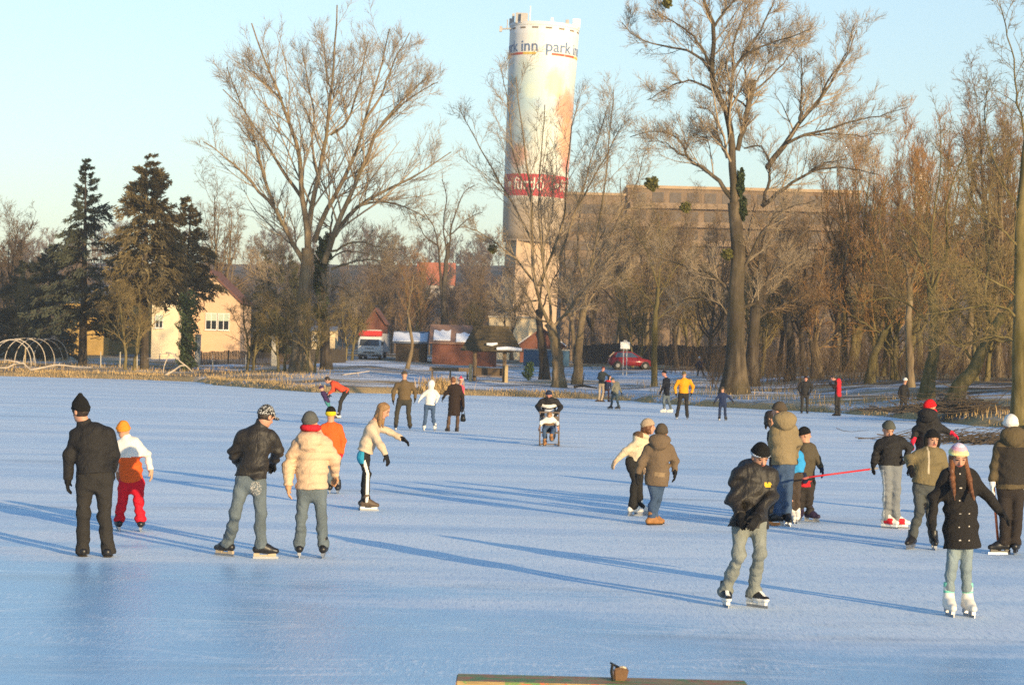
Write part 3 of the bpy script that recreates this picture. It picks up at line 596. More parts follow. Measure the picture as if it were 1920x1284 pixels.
SP = [('b', 1590, 165, 15.5, 'rust coloured willow filling the gap right of the giant tree'), ('b', 1690, 170, 15, 'rust coloured willow below the distant white church tower'),
      ('c', 1800, 150, 16.0, 'tall pale double stemmed tree with a hazy crown in the right wood'), ('c', 1880, 142, 17.0, 'tallest hazy crown at the right end of the wood'),
      ('a', 1460, 172, 12, 'dark bare tree in the wood just right of the giant trunk'), ('a', 1560, 185, 13, 'dark bare tree in the wood behind the rusty willows'),
      ('b', 1650, 150, 11.5, 'low rusty willow behind the straight thin pale trunk'), ('a', 1760, 165, 13.5, 'dark bare tree behind the green mossy trunk'),
      ('d', 1840, 135, 9.5, 'low olive tree behind the thick leaning trunk'), ('d', 1680, 140, 8.5, 'low olive tree left of the green mossy trunk'),
      ('a', 1330, 190, 12, 'dark bare tree behind the walker with the white hat'), ('a', 1270, 200, 12.5, 'dark bare tree behind the man in yellow'),
      ('d', 1300, 215, 11, 'olive bare tree over the dark plank fence'), ('c', 1215, 235, 17, 'tall thin tree behind the dark plank fence'),
      ('a', 1115, 225, 15, 'dark tree between the tower and the white sign'), ('d', 1195, 205, 9, 'olive tree hanging over the red car'),
      ('a', 1510, 160, 12, 'dark bare tree behind the man in black'), ('d', 1420, 165, 9, 'olive tree pressed behind the giant trunk'),
      ('b', 1735, 190, 18, 'rusty high willow behind the grove with mistletoe clumps'), ('b', 1900, 170, 17, 'rusty willow at the far right of the wood'),
      ('a', 1620, 200, 15, 'dark bare tree behind the rusty willows, next to the long grey roof'), ('c', 1150, 262, 17.5, 'tall hazy double stemmed tree just right of the tower foot'), ('a', 1240, 275, 18, 'hazy bare tree filling the gap above the slim tree'), ('c', 1310, 285, 19, 'hazy double stemmed tree high above the distant walker'), ('a', 1180, 300, 18.5, 'hazy bare tree in front of the long tan block, third from the tower'), ('c', 1440, 270, 16.5, 'hazy double stemmed tree showing right of the giant trunk'), ('a', 1500, 290, 18, 'hazy bare tree in front of the tan block, above the man in black'), ('c', 1570, 260, 16.5, 'hazy double stemmed tree above the man in the red jacket'), ('a', 1480, 245, 16.5, 'hazy dark tree in front of the right end of the tan block'), ('c', 1265, 250, 17, 'hazy double stemmed tree above the man in the golden yellow jacket'), ('c', 1085, 275, 18, 'hazy double stemmed tree close on the right side of the tower'), ('a', 1345, 255, 17, 'hazy bare tree close on the left side of the giant trunk'), ('c', 1390, 230, 14.5, 'thin trunked tree seen past the giant trunk')]
for k, px, dep, h, lab in SP: place(k, px, 0, h, lab, depth=dep, group=wood)
lefts = [('a', 15, 215, 14, 'thin bare tree at the far left beside the dark conifers'), ('c', 395, 235, 17, 'pale bare tree behind the gabled house and conifers'), ('d', 470, 178, 7, 'low bushy olive tree left of the broad poplar trunk'),
         ('d', 585, 163, 6.0, 'brown twiggy bush right against the broad poplar trunk'), ('d', 530, 166, 6.5, 'bushy brown tree crowding the left side of the broad poplar'), ('a', 715, 262, 11.5, 'dark bare tree behind the red and white truck'), ('a', 900, 275, 12, 'dark bare tree left of the tower foot'),
         ('d', 655, 205, 7, 'dark bush beside the red and white truck'), ('b', 770, 300, 12, 'brown bare tree below the far red roof'), ('d', 245, 176, 8, 'twiggy bare tree in front of the yellow house'), ('a', 960, 250, 11, 'dark bare tree in front of the tower shaft'),
         ('d', 45, 205, 8, 'brown bush between the hoops and the dark conifers'), ('d', 880, 232, 6.5, 'dark bush behind the brick hut')]
for k, px, dep, h, lab in lefts: place(k, px, 0, h, lab, depth=dep, group='bare trees behind the left bank')
# the shore goes on to the right beyond the frame: its trees shade the grove
for i, (X, Y, h) in enumerate([(36, 84, 13), (42, 86, 12.5), (47, 82, 13.5), (52, 88, 13), (57, 84, 13.5), (62, 90, 13), (40, 74, 10), (50, 72, 11.5), (68, 86, 14), (33, 78, 10)]):
    k = 'acbd'[i % 4]; o = copy_tree(kinds[k]); o.location = (X, Y, float(ground_z(X, Y))); s = h / {'a': 15, 'b': 13, 'c': 18, 'd': 10}[k]; o.scale = (s,) * 3; o.rotation_euler = (0, 0, i * 2.1)
    tag(o, 'bare tree further along the right shore of the lake', 'tree', 'trees further along the right shore')

# conifers
NEED_D = plain('dark spruce needles', (.060, .068, .044), .8, .5, .8, 0)
NEED_B = plain('brownish spruce needles', (.150, .115, .052), .8, .5, .8, 0)
NEED_G = plain('green juniper needles', (.075, .072, .028), .8, .5, .8, 0)
def conifer(name, px, depth, h, wid, seed, label, mat, nb=150, shape=1.0, clump=70, size=.2, low=.12, base=None):
    rng = np.random.default_rng(seed)
    X = ray(px, 642)[0] * depth; b = np.array([X, depth, float(ground_z(X, depth))]); root = empty(name, b, label, 'conifer')
    TP = resample([(0, 0, -.2), (rng.normal(0, .1), 0, h * .5), (rng.normal(0, .15), 0, h)], 14)[None]; TR = np.linspace(.02 * h + .05, .02, 14)[None]
    z = h * (low + (1 - low) * np.sort(rng.uniform(0, 1, nb)) ** 1.25); z = np.round(z / .6) * .6 + rng.normal(0, .16, nb); z = np.minimum(z, h - .1)
    a = rng.uniform(0, 6.28, nb); L = wid * np.clip((1 - z / h), .04, 1) ** shape * rng.uniform(.45, 1.2, nb) + .12; n = 7; pts = []
    for i in range(n):
        t = i / (n - 1); r = L * t; dz = L * (.30 * t - .42 * t * t) * np.where(z > .75 * h, -1.2, 1)
        pts.append(np.stack([np.cos(a) * r, np.sin(a) * r, z + dz], -1))
    BP = np.stack(pts, 1); BP += rng.normal(0, .04, BP.shape) * np.linspace(0, 1, n)[None, :, None]; BR = (.012 + .012 * L)[:, None] * np.linspace(1, .3, n)[None]
    v, f = merge([tubes(TP, TR, 9), tubes(BP, BR, 4)]); mesh_np('trunk', v, f, [BARK_DARK], root)
    clump = int(clump * 1.7); size = size * .72; K = nb * clump; bi = np.repeat(np.arange(nb), clump); t = rng.uniform(.12, 1, K) ** .7 * (n - 1); i = np.minimum(t.astype(int), n - 2); fr = (t - i)[:, None]
    p = BP[bi, i] * (1 - fr) + BP[bi, i + 1] * fr; tan = BP[bi, i + 1] - BP[bi, i]; tan /= np.linalg.norm(tan, axis=1, keepdims=True)
    q = rng.normal(0, 1, (K, 3)); q[:, 2] -= .5; d = tan * .9 + q * .45; d /= np.linalg.norm(d, axis=1, keepdims=True); sd = np.cross(d, rng.normal(0, 1, (K, 3))); sd /= np.linalg.norm(sd, axis=1, keepdims=True)
    s = (size * rng.uniform(.6, 1.7, K) * (.35 + .65 * np.minimum(L[bi] / 1.5, 1)))[:, None]; p = p + sd * rng.normal(0, .10, K)[:, None] * np.minimum(L[bi], 2)[:, None]
    V = np.stack([p - d * s * .4 + sd * s * .22, p - d * s * .4 - sd * s * .22, p + d * s * 1.3 - sd * s * .1, p + d * s * 1.3 + sd * s * .1], 1).reshape(-1, 3)
    mesh_np('crown', V, np.arange(K * 4).reshape(-1, 4), [mat], root, smooth=False); return root
def hpx(px, y0, y1, depth): return (y1 - y0) * depth / FPX
conifer('spruce_tree', 156, 186, hpx(0, 264, 650, 186), 5.8, 61, 'dark airy spruce, the left one of the two tall ones', NEED_D, 185, .9, 56, .24, .16)
conifer('spruce_tree', 272, 180, hpx(0, 250, 652, 180), 6.2, 62, 'olive brown tall spruce, the widest, in front of the cream house', NEED_B, 230, .8, 62, .27, .30)
conifer('spruce_tree', 345, 190, hpx(0, 322, 640, 190), 4.4, 63, 'olive brown conifer leaning on the right side of the widest spruce', NEED_B, 150, .7, 62, .26, .44)
conifer('dark_conifer', 92, 200, hpx(0, 432, 650, 200), 3.4, 64, 'short black green conifer left of the airy spruce', NEED_D, 130, .6, 70, .24, .02)
conifer('dark_conifer', 48, 210, hpx(0, 470, 650, 210), 4.0, 65, 'short wide black green conifer behind the greenhouse hoops', NEED_D, 140, .5, 70, .24, .02)
conifer('small_spruce', 440, 275, hpx(0, 462, 600, 275), 2.6, 66, 'small distant spruce right of the gabled house roof', NEED_D, 90, .8, 60, .22, .02)
conifer('narrow_conifer', 495, 240, hpx(0, 440, 640, 240), 2.0, 67, 'narrow pointed conifer left of the broad poplar', NEED_G, 120, .6, 70, .22, .02)
conifer('round_conifer', 535, 235, hpx(0, 452, 640, 235), 2.6, 68, 'rounded olive conifer right of the narrow pointed one', NEED_G, 130, .45, 70, .24, .02)
def ivy_trunk():
    rng = np.random.default_rng(9); X = ray(352, 642)[0] * 176; b = np.array([X, 176, float(ground_z(X, 176))]); root = empty('ivy_column', b, 'green ivy covered trunk in front of the gabled house', 'tree'); s = FPX / 176
    mb = MB().tube([(0, 0, -.2), (.05, 0, 3), (-.1, 0, 6.5)], [.3, .25, .1], 8); mb.build('trunk', BARK_DARK, root, smooth=True)
    leaf_cloud('ivy', [(0, 0, .9), (.05, 0, 2.2), (0, 0, 3.6), (-.1, 0, 5)], [(.75, .7, 1.2), (.8, .75, 1.2), (.85, .8, 1.2), (.8, .8, 1.2)], 7600, .075, plain('green ivy leaves', (.06, .085, .03), .6, .5, 2.0, 0), root, rng)
ivy_trunk()

# far wood on the hill and thickets that read as one mass
def woodland():
    rng = np.random.default_rng(77); parts = []
    mats = [TWIG_BROWN]
    def lowtree(h, sp):
        TP = resample([(0, 0, 0), (0, 0, h * .5), (rng.normal(0, .3), rng.normal(0, .3), h)], 8)[None]; TR = np.linspace(.22, .04, 8)[None]
        LP, LR = children(TP, TR, 14, rng, .25, 1, 0, sp, 6, .5, .7, .1, rfrac=.5, rmin=.04); CP, CRr = children(LP, LR, 9, rng, .1, 1, .45, .8, 5, .15, .5, .15, rfrac=.6, rmin=.035); DP, DR = children(CP, CRr, 5, rng, .1, 1, .55, .7, 3, .15, .5, .15, rfrac=.8, rmin=.042)
        return merge([tubes(TP, TR, 4), tubes(LP, LR, 3), tubes(CP, CRr, 3), tubes(DP, DR, 3)])
    protos = [lowtree(rng.uniform(8, 12), 3.4) for _ in range(5)]
    for i in range(760):
        Y = rng.uniform(300, 760); u = rng.uniform(-.30, .27)
        if u < -.0 and Y > 700 and rng.uniform() < .5: continue
        X = u * Y
        # leave room for the tower, the houses and the straw coloured crest
        if abs(X - 3) < 9 and Y < 345: continue
        if u > .02 and Y > 690: continue
        v, f = protos[i % 5]; a = rng.uniform(0, 6.28); s = rng.uniform(.7, 1.15); ca, sa = math.cos(a) * s, math.sin(a) * s
        V = np.stack([v[:, 0] * ca - v[:, 1] * sa + X, v[:, 0] * sa + v[:, 1] * ca + Y, v[:, 2] * s + float(ground_z(X, Y)) - .2], -1); parts.append((V, f))
    v, f = merge(parts); o = mesh_np('woodland', v, f, [plain('far twigs', (.15, .105, .07), .95, .4, .06, 0)]); tag(o, kind='stuff')
    # undergrowth: upright rods under the grove
    K = 3600; px = rng.uniform(1060, 1960, K); Y = rng.uniform(132, 205, K); u = (px - 960) / FPX; X = u * Y
    t = Y - shore_y(X); k = (t > 14) & ~((px < 1245) & (Y < 200)) & ~((px < 1330) & (Y < 178)); X, Y = X[k], Y[k]; K = len(X)
    P = np.stack([X, Y, ground_z(X, Y) - .05], -1); h = rng.uniform(.35, 1.0, K) ** 2 * 3.0 + .3; d = rng.normal(0, .36, (K, 3)); d[:, 2] = 1; pts = [P]
    for i in range(4): pts.append(pts[-1] + d * (h / 4)[:, None]); d = d + rng.normal(0, .12, (K, 3)); d[:, 2] = np.abs(d[:, 2])
    BP = np.stack(pts, 1); BR = np.full((K, 1), .012) * np.linspace(1.3, .5, 5)[None]
    CP, CRr = children(BP, BR, 3, rng, .3, 1, .4, .4, 4, .2, .45, .12, rfrac=.7, rmin=.006)
    v, f = merge([tubes(BP, BR, 3), tubes(CP, CRr, 3)]); o = mesh_np('undergrowth', v, f, [plain('undergrowth rods', (.12, .08, .045), .95, .4, .3, 0)]); tag(o, kind='stuff')
woodland()
# ------------------------------------------------------------------ tower
def tower():
    Y = 330.0; s = FPX / Y
    X = ray(988, 625)[0] * Y; b = np.array([X, Y, float(ground_z(X, Y))])
    root = empty('tower', b, 'tall round white painted tower with blue lettering and a red band', 'tower'); root.rotation_euler = (0, rad(1.75), 0)
    def Z(py): return float(at(1000, py, Y)[2] - b[2])
    H = Z(55); zb = Z(452)
    def R(z): return np.interp(z, [zb, Z(372), H], [4.45, 4.6, 5.03])
    N = 72
    def ringmesh(zs, rs, cap=True):
        V = np.array([[r * math.sin(2 * math.pi * k / N), -r * math.cos(2 * math.pi * k / N), z] for z, r in zip(zs, rs) for k in range(N)])
        i = np.arange(len(zs) - 1)[:, None] * N; j = np.arange(N)[None]; j2 = (j + 1) % N
        Fq = np.stack([i + j, i + j2, i + N + j2, i + N + j], -1).reshape(-1, 4)
        return V, [Fq] + ([np.arange((len(zs) - 1) * N, len(zs) * N)[None], np.arange(N)[::-1][None]] if cap else [])
    # mural
    k = NT('painted mural'); co = k.n('ShaderNodeTexCoord').outputs['Object']; xyz = k.n('ShaderNodeSeparateXYZ', {'Vector': co})
    zn = k.n('ShaderNodeMapRange', {'Value': xyz.outputs['Z'], 'From Min': zb, 'From Max': H}).outputs[0]
    nz = k.noise(co, .28, 5, .6, .8); nf = k.noise(co, 1.1, 4, .6)
    zz = k.math('ADD', zn, k.math('MULTIPLY', k.math('SUBTRACT', nz, .5), .22))
    f = lambda py: (Z(py) - zb) / (H - zb)
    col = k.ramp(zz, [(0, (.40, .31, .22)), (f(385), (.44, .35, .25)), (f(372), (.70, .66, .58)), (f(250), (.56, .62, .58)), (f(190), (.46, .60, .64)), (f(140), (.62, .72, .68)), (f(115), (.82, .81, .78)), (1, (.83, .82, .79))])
    def blob(c, x, py, rx, ry, hard=.5):
        v = k.n('ShaderNodeMapping', {'Vector': co, 'Location': (-x / rx, 0, -Z(py) / ry), 'Scale': (1 / rx, 0, 1 / ry)}).outputs[0]
        ln = k.n('ShaderNodeVectorMath', {0: v}, operation='LENGTH').outputs['Value']
        return k.ramp(k.math('ADD', ln, k.math('MULTIPLY', k.math('SUBTRACT', nf, .5), 1.3)), [(hard, (1, 1, 1)), (1.05, (0, 0, 0))])
    front = k.ramp(xyz.outputs['Y'], [(.0, (1, 1, 1)), (.3, (1, 1, 1))])
    for c, x, py, rx, ry in (((.66, .28, .13), 3.6, 205, 1.9, 3.4), ((.70, .34, .16), 4.2, 265, 1.8, 4.0), ((.70, .62, .40), 1.9, 160, 1.8, 2.6), ((.66, .30, .18), -2.9, 296, 1.8, 2.2), ((.42, .52, .62), .6, 200, 2.0, .8), ((.38, .52, .60), -2.3, 262, 1.7, 1.7), ((.50, .58, .60), -1.0, 225, 1.9, 1.2), ((.62, .72, .62), -1.6, 175, 1.4, 1.5), ((.62, .22, .16), 4.2, 310, .8, 1.6)):
        col = k.mix(k.math('MULTIPLY', blob(c, x, py, rx, ry), .8), col, c)
    band = k.math('MULTIPLY', k.math('GREATER_THAN', xyz.outputs['Z'], Z(371.5)), k.math('LESS_THAN', xyz.outputs['Z'], Z(331)))
    col = k.mix(band, col, (.52, .045, .05))
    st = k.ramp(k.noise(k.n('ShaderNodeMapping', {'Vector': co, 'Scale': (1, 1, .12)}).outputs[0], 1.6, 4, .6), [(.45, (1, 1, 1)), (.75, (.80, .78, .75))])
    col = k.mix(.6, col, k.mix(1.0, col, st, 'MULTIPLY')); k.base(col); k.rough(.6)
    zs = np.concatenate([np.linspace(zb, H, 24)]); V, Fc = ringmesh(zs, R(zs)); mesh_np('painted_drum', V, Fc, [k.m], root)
    pink = plain('peach render', (.46, .34, .24), .85, .12, .8, .2)
    th = rad(14.5); hw = 3.25; ca, sa = math.cos(th), math.sin(th); cs_ = [(x * ca - y * sa, x * sa + y * ca) for x, y in ((-hw, -hw), (hw, -hw), (hw, hw), (-hw, hw))]
    MB().add([(x, y, -.6) for x, y in cs_] + [(x, y, zb - .003) for x, y in cs_], [(0, 1, 5, 4), (1, 2, 6, 5), (2, 3, 7, 6), (3, 0, 4, 7), (0, 3, 2, 1), (4, 5, 6, 7)]).build('shaft', plain('peach render', (.50, .36, .24), .85, .16, .9, .3), root)
    V, Fc = ringmesh([zb - .25, zb - .004], [4.5, 4.5]); mesh_np('collar', V, Fc, [plain('drum underside', (.33, .26, .19), .8, .15, 1, .2)], root)
    # crown of the drum: parapet with slots, masts and aerials
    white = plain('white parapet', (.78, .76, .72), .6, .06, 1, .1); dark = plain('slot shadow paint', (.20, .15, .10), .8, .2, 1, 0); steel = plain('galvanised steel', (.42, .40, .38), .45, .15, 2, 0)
    V, Fc = ringmesh([H - .002, H + .45, H + .45, H + .05], [5.08, 5.1, 4.85, 4.85], False); mesh_np('parapet', V, Fc, [white], root, smooth=False)
    for a in range(16):  # dark raised strips, the shade of the slots put into their colour
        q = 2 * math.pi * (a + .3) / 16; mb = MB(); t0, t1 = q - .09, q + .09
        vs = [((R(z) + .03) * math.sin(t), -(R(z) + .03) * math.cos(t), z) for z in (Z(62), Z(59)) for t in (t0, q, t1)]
        mb.add(vs + [(x * .985, y * .985, z) for x, y, z in vs], [(0, 1, 4, 3), (1, 2, 5, 4), (6, 9, 10, 7), (7, 10, 11, 8), (0, 3, 9, 6), (2, 8, 11, 5), (3, 4, 10, 9), (4, 5, 11, 10), (0, 6, 7, 1), (1, 7, 8, 2)]).build('slot_shade_strip', dark, root)
    mb = MB().bar((-2.2, -2.5, H), (-2.2, -2.5, H + 2.9), .12, .07); mb.build('mast', white, root)
    for x, h, w_ in ((-4.6, 1.5, .18), (-3.7, 1.4, .55), (-3.0, 1.3, .5), (4.55, 1.2, .55), (-4.95, .9, .2), (3.2, .7, .25), (1.0, .7, .2)):
        y = -math.sqrt(max(.2, 23 - x * x)); MB().box(x - w_, x + w_, y - .2, y + .2, H + .25, H + .35 + h).bar((x, y, H - .8), (x, y, H + h), .06).build('aerial', white if x > 4 or x == 1.0 else steel, root, bevel=.03)
    MB().bar((-6.3, -1.5, H - .5), (-3.9, -1.8, H - .3), .12).bar((-5.4, -1.6, H - .5), (-5.4, -1.6, H + .9), .08).box(-6.5, -6.1, -1.7, -1.3, H - .9, H - .1).build('aerial_arm', steel, root)
    # lettering wrapped round the drum
    def wrap(txt, size, a0, zc, mat, name, width=None, proud=.035):
        cu = bpy.data.curves.new('text', 'FONT'); cu.body = txt; cu.size = size; cu.resolution_u = 3; cu.offset = .012 * size
        t = bpy.data.objects.new('text', cu); COL.objects.link(t); dg = bpy.context.evaluated_depsgraph_get(); me = bpy.data.meshes.new_from_object(t.evaluated_get(dg)); bpy.data.objects.remove(t)
        bm = bmesh.new(); bm.from_mesh(me); bmesh.ops.subdivide_edges(bm, edges=[e for e in bm.edges if e.calc_length() > .25], cuts=2, use_grid_fill=False); bmesh.ops.triangulate(bm, faces=bm.faces)
        xs = [v.co.x for v in bm.verts]; x0, x1 = min(xs), max(xs); kx = 1 if width is None else width / (x1 - x0)
        g = bmesh.ops.extrude_face_region(bm, geom=bm.faces[:]); top = [e for e in g['geom'] if isinstance(e, bmesh.types.BMVert)]; tp = set(top)
        for v in bm.verts:
            z = zc + v.co.y; r = R(z) + (proud if v in tp else -.02); q = rad(a0) + (v.co.x - x0) * kx / R(z); v.co = (r * math.sin(q), -r * math.cos(q), z)
        bmesh.ops.recalc_face_normals(bm, faces=bm.faces); bm.to_mesh(me); bm.free(); me.materials.clear(); me.materials.append(mat); o = bpy.data.objects.new(name, me); COL.objects.link(o); o.parent = root
    blue = plain('blue lettering paint', (.13, .20, .34), .6, .1, 2, 0); cream = plain('cream lettering paint', (.75, .66, .55), .6, .1, 2, 0); redm = plain('red stripe paint', (.55, .10, .05), .6, .1, 2, 0); yel = plain('yellow stripe paint', (.75, .50, .08), .6, .1, 2, 0)
    w85 = 5.0 * rad(84)
    for a in (-94, 4, 102, 200): wrap('park inn', 2.25, a, Z(104), blue, 'lettering', w85)
    def stripe(a0, a1, z, h, mat):
        n = max(2, int((a1 - a0) / 5)); ts = [rad(a0 + (a1 - a0) * i / n) for i in range(n + 1)]
        vs = [((R(zz) + q) * math.sin(t), -(R(zz) + q) * math.cos(t), zz) for q in (.04, -.02) for zz in (z, z + h) for t in ts]; m = n + 1
        fs = []
        for i in range(n): fs += [(i, i + 1, m + i + 1, m + i), (2 * m + i, 3 * m + i, 3 * m + i + 1, 2 * m + i + 1), (m + i, m + i + 1, 3 * m + i + 1, 3 * m + i), (i, 2 * m + i, 2 * m + i + 1, i + 1)]
        MB().add(vs, fs).build('underline', mat, root)
    for a in (-94, 4, 102, 200):
        for q, mt in ((a + 10, redm), (a + 35, redm), (a + 58, yel)): stripe(q, q + 24, Z(110.5), .32, mt)
    for a in (-128, -36, 56, 148): wrap('fürdő', 2.55, a - 8, Z(360), cream, 'lettering', 4.6 * rad(58))
    for a in (-55, 40, 132, 225):
        q = rad(a); r = R(Z(350)); c = np.array([r * math.sin(q), -r * math.cos(q), Z(350)]); nv = np.array([math.sin(q), -math.cos(q), 0]); MB().bar(c - nv * .1, c + nv * .04, .42, .42, 14).build('dot', cream, root)
tower()

# ------------------------------------------------------------------ houses
GLASS = plain('dark window glass', (.02, .025, .03), .12, .2, 1, 0, .6)
WHITEP = plain('white paint', (.72, .70, .66), .6, .06, 3, .05)
CREAM = plain('cream render', (.72, .56, .33), .85, .08, 1.2, .25)
PEACH = plain('peach house render', (.60, .41, .26), .85, .08, 1.2, .25)
YELLOW = plain('ochre render', (.48, .31, .10), .85, .12, 1.2, .25)
BRICK = plain('red brick', (.18, .07, .045), .85, .2, 5, .4)
TILE = plain('red roof tiles', (.155, .07, .052), .85, .25, 4, .4)
SNOW = plain('roof snow', (.80, .82, .86), .8, .05, 2, .3)
GREYR = plain('grey roof sheet', (.16, .18, .21), .6, .15, 3, .2)
WOODB = plain('weathered brown boards', (.11, .075, .045), .85, .3, 4, .4)
WOODD = plain('dark fence boards', (.055, .045, .035), .85, .3, 4, .4)
CONC = plain('pale concrete', (.50, .46, .38), .85, .12, 4, .3)
BLUEW = plain('blue painted wall', (.05, .12, .20), .7, .15, 2, .2)
TIMBER = plain('old timber', (.20, .14, .085), .85, .3, 6, .5)
POSTY = plain('pale pine posts', (.44, .33, .17), .8, .15, 6, .3)  # paler wood colour than the old timber

def window(root, x0, x1, z0, z1, y, frame=WHITEP, blind=None, panes=2):
    f = MB(); t = .07
    f.box(x0 - t, x1 + t, y - .05, y + .05, z1, z1 + t).box(x0 - t, x1 + t, y - .05, y + .05, z0 - t, z0).box(x0 - t, x0, y - .05, y + .05, z0, z1).box(x1, x1 + t, y - .05, y + .05, z0, z1)
    for i in range(1, panes): xm = x0 + (x1 - x0) * i / panes; f.box(xm - t * .5, xm + t * .5, y - .045, y + .045, z0, z1)
    w_ = f.build('window', frame, root)
    MB().box(x0 + .003, x1 - .003, y - .015, y + .012, z0 + .003, z1 - .003).build('pane', GLASS, w_)
    MB().box(x0 - .15, x1 + .15, y - .14, y - .052, z0 - t - .06, z0 - t).build('sill', frame, w_)
    if blind: MB().box(x0 + .01, x1 - .01, y - .04, y - .018, z1 - (z1 - z0) * .45, z1 - .01).build('blind', blind, w_)
def gable_house(name, px0, px1, pyb, py_eave, py_apex, Y, depth, wall, roof, label, cat='house', rz=0.0, apex=.5, snow=False, over=.25, windows=(), base=True, fill=True):
    """gable towards the camera; windows as (px0, px1, py0, py1, panes, blind)"""
    s = FPX / Y; xc = (px0 + px1) / 2; b = at(xc, pyb, Y); gz = float(ground_z(b[0], Y)); root = empty(name, (b[0], Y, gz), label, cat); root.rotation_euler = (0, 0, rz)
    W = (px1 - px0) / s; z0 = b[2] - gz; ze = z0 + (pyb - py_eave) / s; za = z0 + (pyb - py_apex) / s; xa = -W / 2 + W * apex
    MB().prism([(-W / 2, -.5), (W / 2, -.5), (W / 2, ze), (xa, za), (-W / 2, ze)], 0, depth).build('wall', wall, root)
    for sx, xe in ((-1, -W / 2), (1, W / 2)):
        L = math.hypot(xe - xa, za - ze); ux, uz = (xe - xa) / L, (ze - za) / L; nx, nz = -uz * sx, ux * sx
        p0 = (xa, za); p1 = (xe + ux * over, ze + uz * over); nx, nz = (abs(uz) * sx, abs(ux))
        q = [(p0[0] + nx * .01, p0[1] + nz * .01), (p1[0] + nx * .01, p1[1] + nz * .01), (p1[0] + nx * .17, p1[1] + nz * .17), (p0[0] + nx * .17 - (nx * .17 if True else 0), p0[1] + .17 / max(nz, .3))]
        ro = MB().prism(q, -over, depth + over).build('roof', roof, root)
        if snow: 
            a = .45; q2 = [(xa + (p1[0] - xa) * a + nx * .18, za + (p1[1] - za) * a + nz * .18), (p1[0] + nx * .18, p1[1] + nz * .18), (p1[0] + nx * .28, p1[1] + nz * .28), (xa + (p1[0] - xa) * a + nx * .24, za + (p1[1] - za) * a + nz * .24)]
            MB().prism(q2, -over + .03, depth * .6).build('snow_patch', SNOW, ro)
    for (a, c, e, f, n, bl) in windows:
        window(root, (a - xc) / s, (c - xc) / s, z0 + (pyb - f) / s, z0 + (pyb - e) / s, -.055, blind=bl, panes=n)
    return root
def side_house(name, px0, px1, pyb, py_eave, py_ridge, Y, depth, wall, roof, label, cat='house', snow=(), windows=(), over=.3, hip=0.0):
    """long side towards the camera; the roof slopes up and away"""
    s = FPX / Y; xc = (px0 + px1) / 2; b = at(xc, pyb, Y); gz = float(ground_z(b[0], Y)); root = empty(name, (b[0], Y, gz), label, cat)
    W = (px1 - px0) / s; z0 = b[2] - gz; ze = z0 + (pyb - py_eave) / s; zr = z0 + (pyb - py_ridge) / s; D = depth
    MB().prism([(0, -.5), (D, -.5), (D, ze), (D / 2, zr - .02), (0, ze)], -W / 2, W / 2, 'x').build('wall', wall, root)
    sl = (zr - ze) / (D / 2)
    for sgn in (0, 1):
        ye, yr = (-over, D / 2) if sgn == 0 else (D + over, D / 2); zee = ze - over * sl
        vs = [(-W / 2 - over, ye, zee + .02), (W / 2 + over, ye, zee + .02), (W / 2 + over - hip, yr, zr + .02), (-W / 2 - over + hip, yr, zr + .02)]; vs += [(x, y, z + .14) for x, y, z in vs]
        ro = MB().add(vs, [(0, 1, 2, 3), (4, 7, 6, 5), (0, 4, 5, 1), (1, 5, 6, 2), (2, 6, 7, 3), (3, 7, 4, 0)]).build('roof', roof, root)
        if sgn == 0:
            for (u0, u1, v0, v1) in snow:
                P = lambda u, v, dz: (-W / 2 - over + (W + 2 * over) * u, ye + (yr - ye) * v, zee + (zr - zee) * v + .165 + dz)
                n = 6; lo = []; up = []
                for i in range(n + 1):
                    u = u0 + (u1 - u0) * i / n; jit = .06 * math.sin(i * 2.3 + u0 * 9); lo.append((u, v0)); up.append((u, v1 + jit))
                vs = [P(u, v, 0) for u, v in lo + up] + [P(u, v, .07) for u, v in lo + up]; m = n + 1; fs = []
                for i in range(n): fs += [(2 * m + i, 2 * m + i + 1, 3 * m + i + 1, 3 * m + i), (i, m + i, m + i + 1, i + 1), (i, i + 1, 2 * m + i + 1, 2 * m + i), (m + i, 3 * m + i, 3 * m + i + 1, m + i + 1)]
                fs += [(0, 2 * m, 3 * m, m), (n, m + n, 3 * m + n, 2 * m + n)]
                MB().add(vs, fs).build('snow_patch', SNOW, ro)
    for (a, c, e, f, n, bl) in windows: window(root, (a - xc) / s, (c - xc) / s, z0 + (pyb - f) / s, z0 + (pyb - e) / s, -.055, blind=bl, panes=n)
    return root
GBL = plain('pale green blind', (.42, .50, .40), .8, .1, 2, 0)
gable_house('gabled_house', 326, 450, 632, 566, 508, 222, 9, PEACH, TILE, 'peach gabled house with a wide window and green blinds', windows=[(386, 405, 588, 617, 2, GBL), (409, 428, 588, 617, 2, GBL)])
side_house('cream_house', 205, 282, 628, 566, 535, 236, 8, YELLOW, TILE, 'ochre house with a red tiled roof behind the widest spruce', windows=[(225, 240, 590, 612, 2, None)])
gable_house('cream_gable', 284, 334, 628, 548, 520, 216, 7, plain('pale cream render', (.78, .64, .42), .85, .08, 1.2, .25), TILE, 'narrow pale cream gable between the spruces and the ivy trunk', cat='house', windows=[(292, 304, 592, 614, 2, GBL)])
side_house('ochre_house', 118, 204, 640, 566, 535, 226, 7, YELLOW, GREYR, 'low ochre house with a grey sheet roof behind the conifers')
side_house('brick_hut', 810, 930, 670, 643, 612, 204, 6, BRICK, plain('worn brown tiles', (.27, .155, .105), .85, .25, 4, .4), 'red brick hut with snow left on its tiled roof', snow=[(.06, .3, .1, .62), (.38, .72, .04, .5)])
side_house('white_hut', 584, 628, 646, 621, 614, 216, 3.5, CREAM, GREYR, 'small cream hut with one dark window beside the truck', windows=[(588, 596, 630, 637, 1, None)], over=.12)
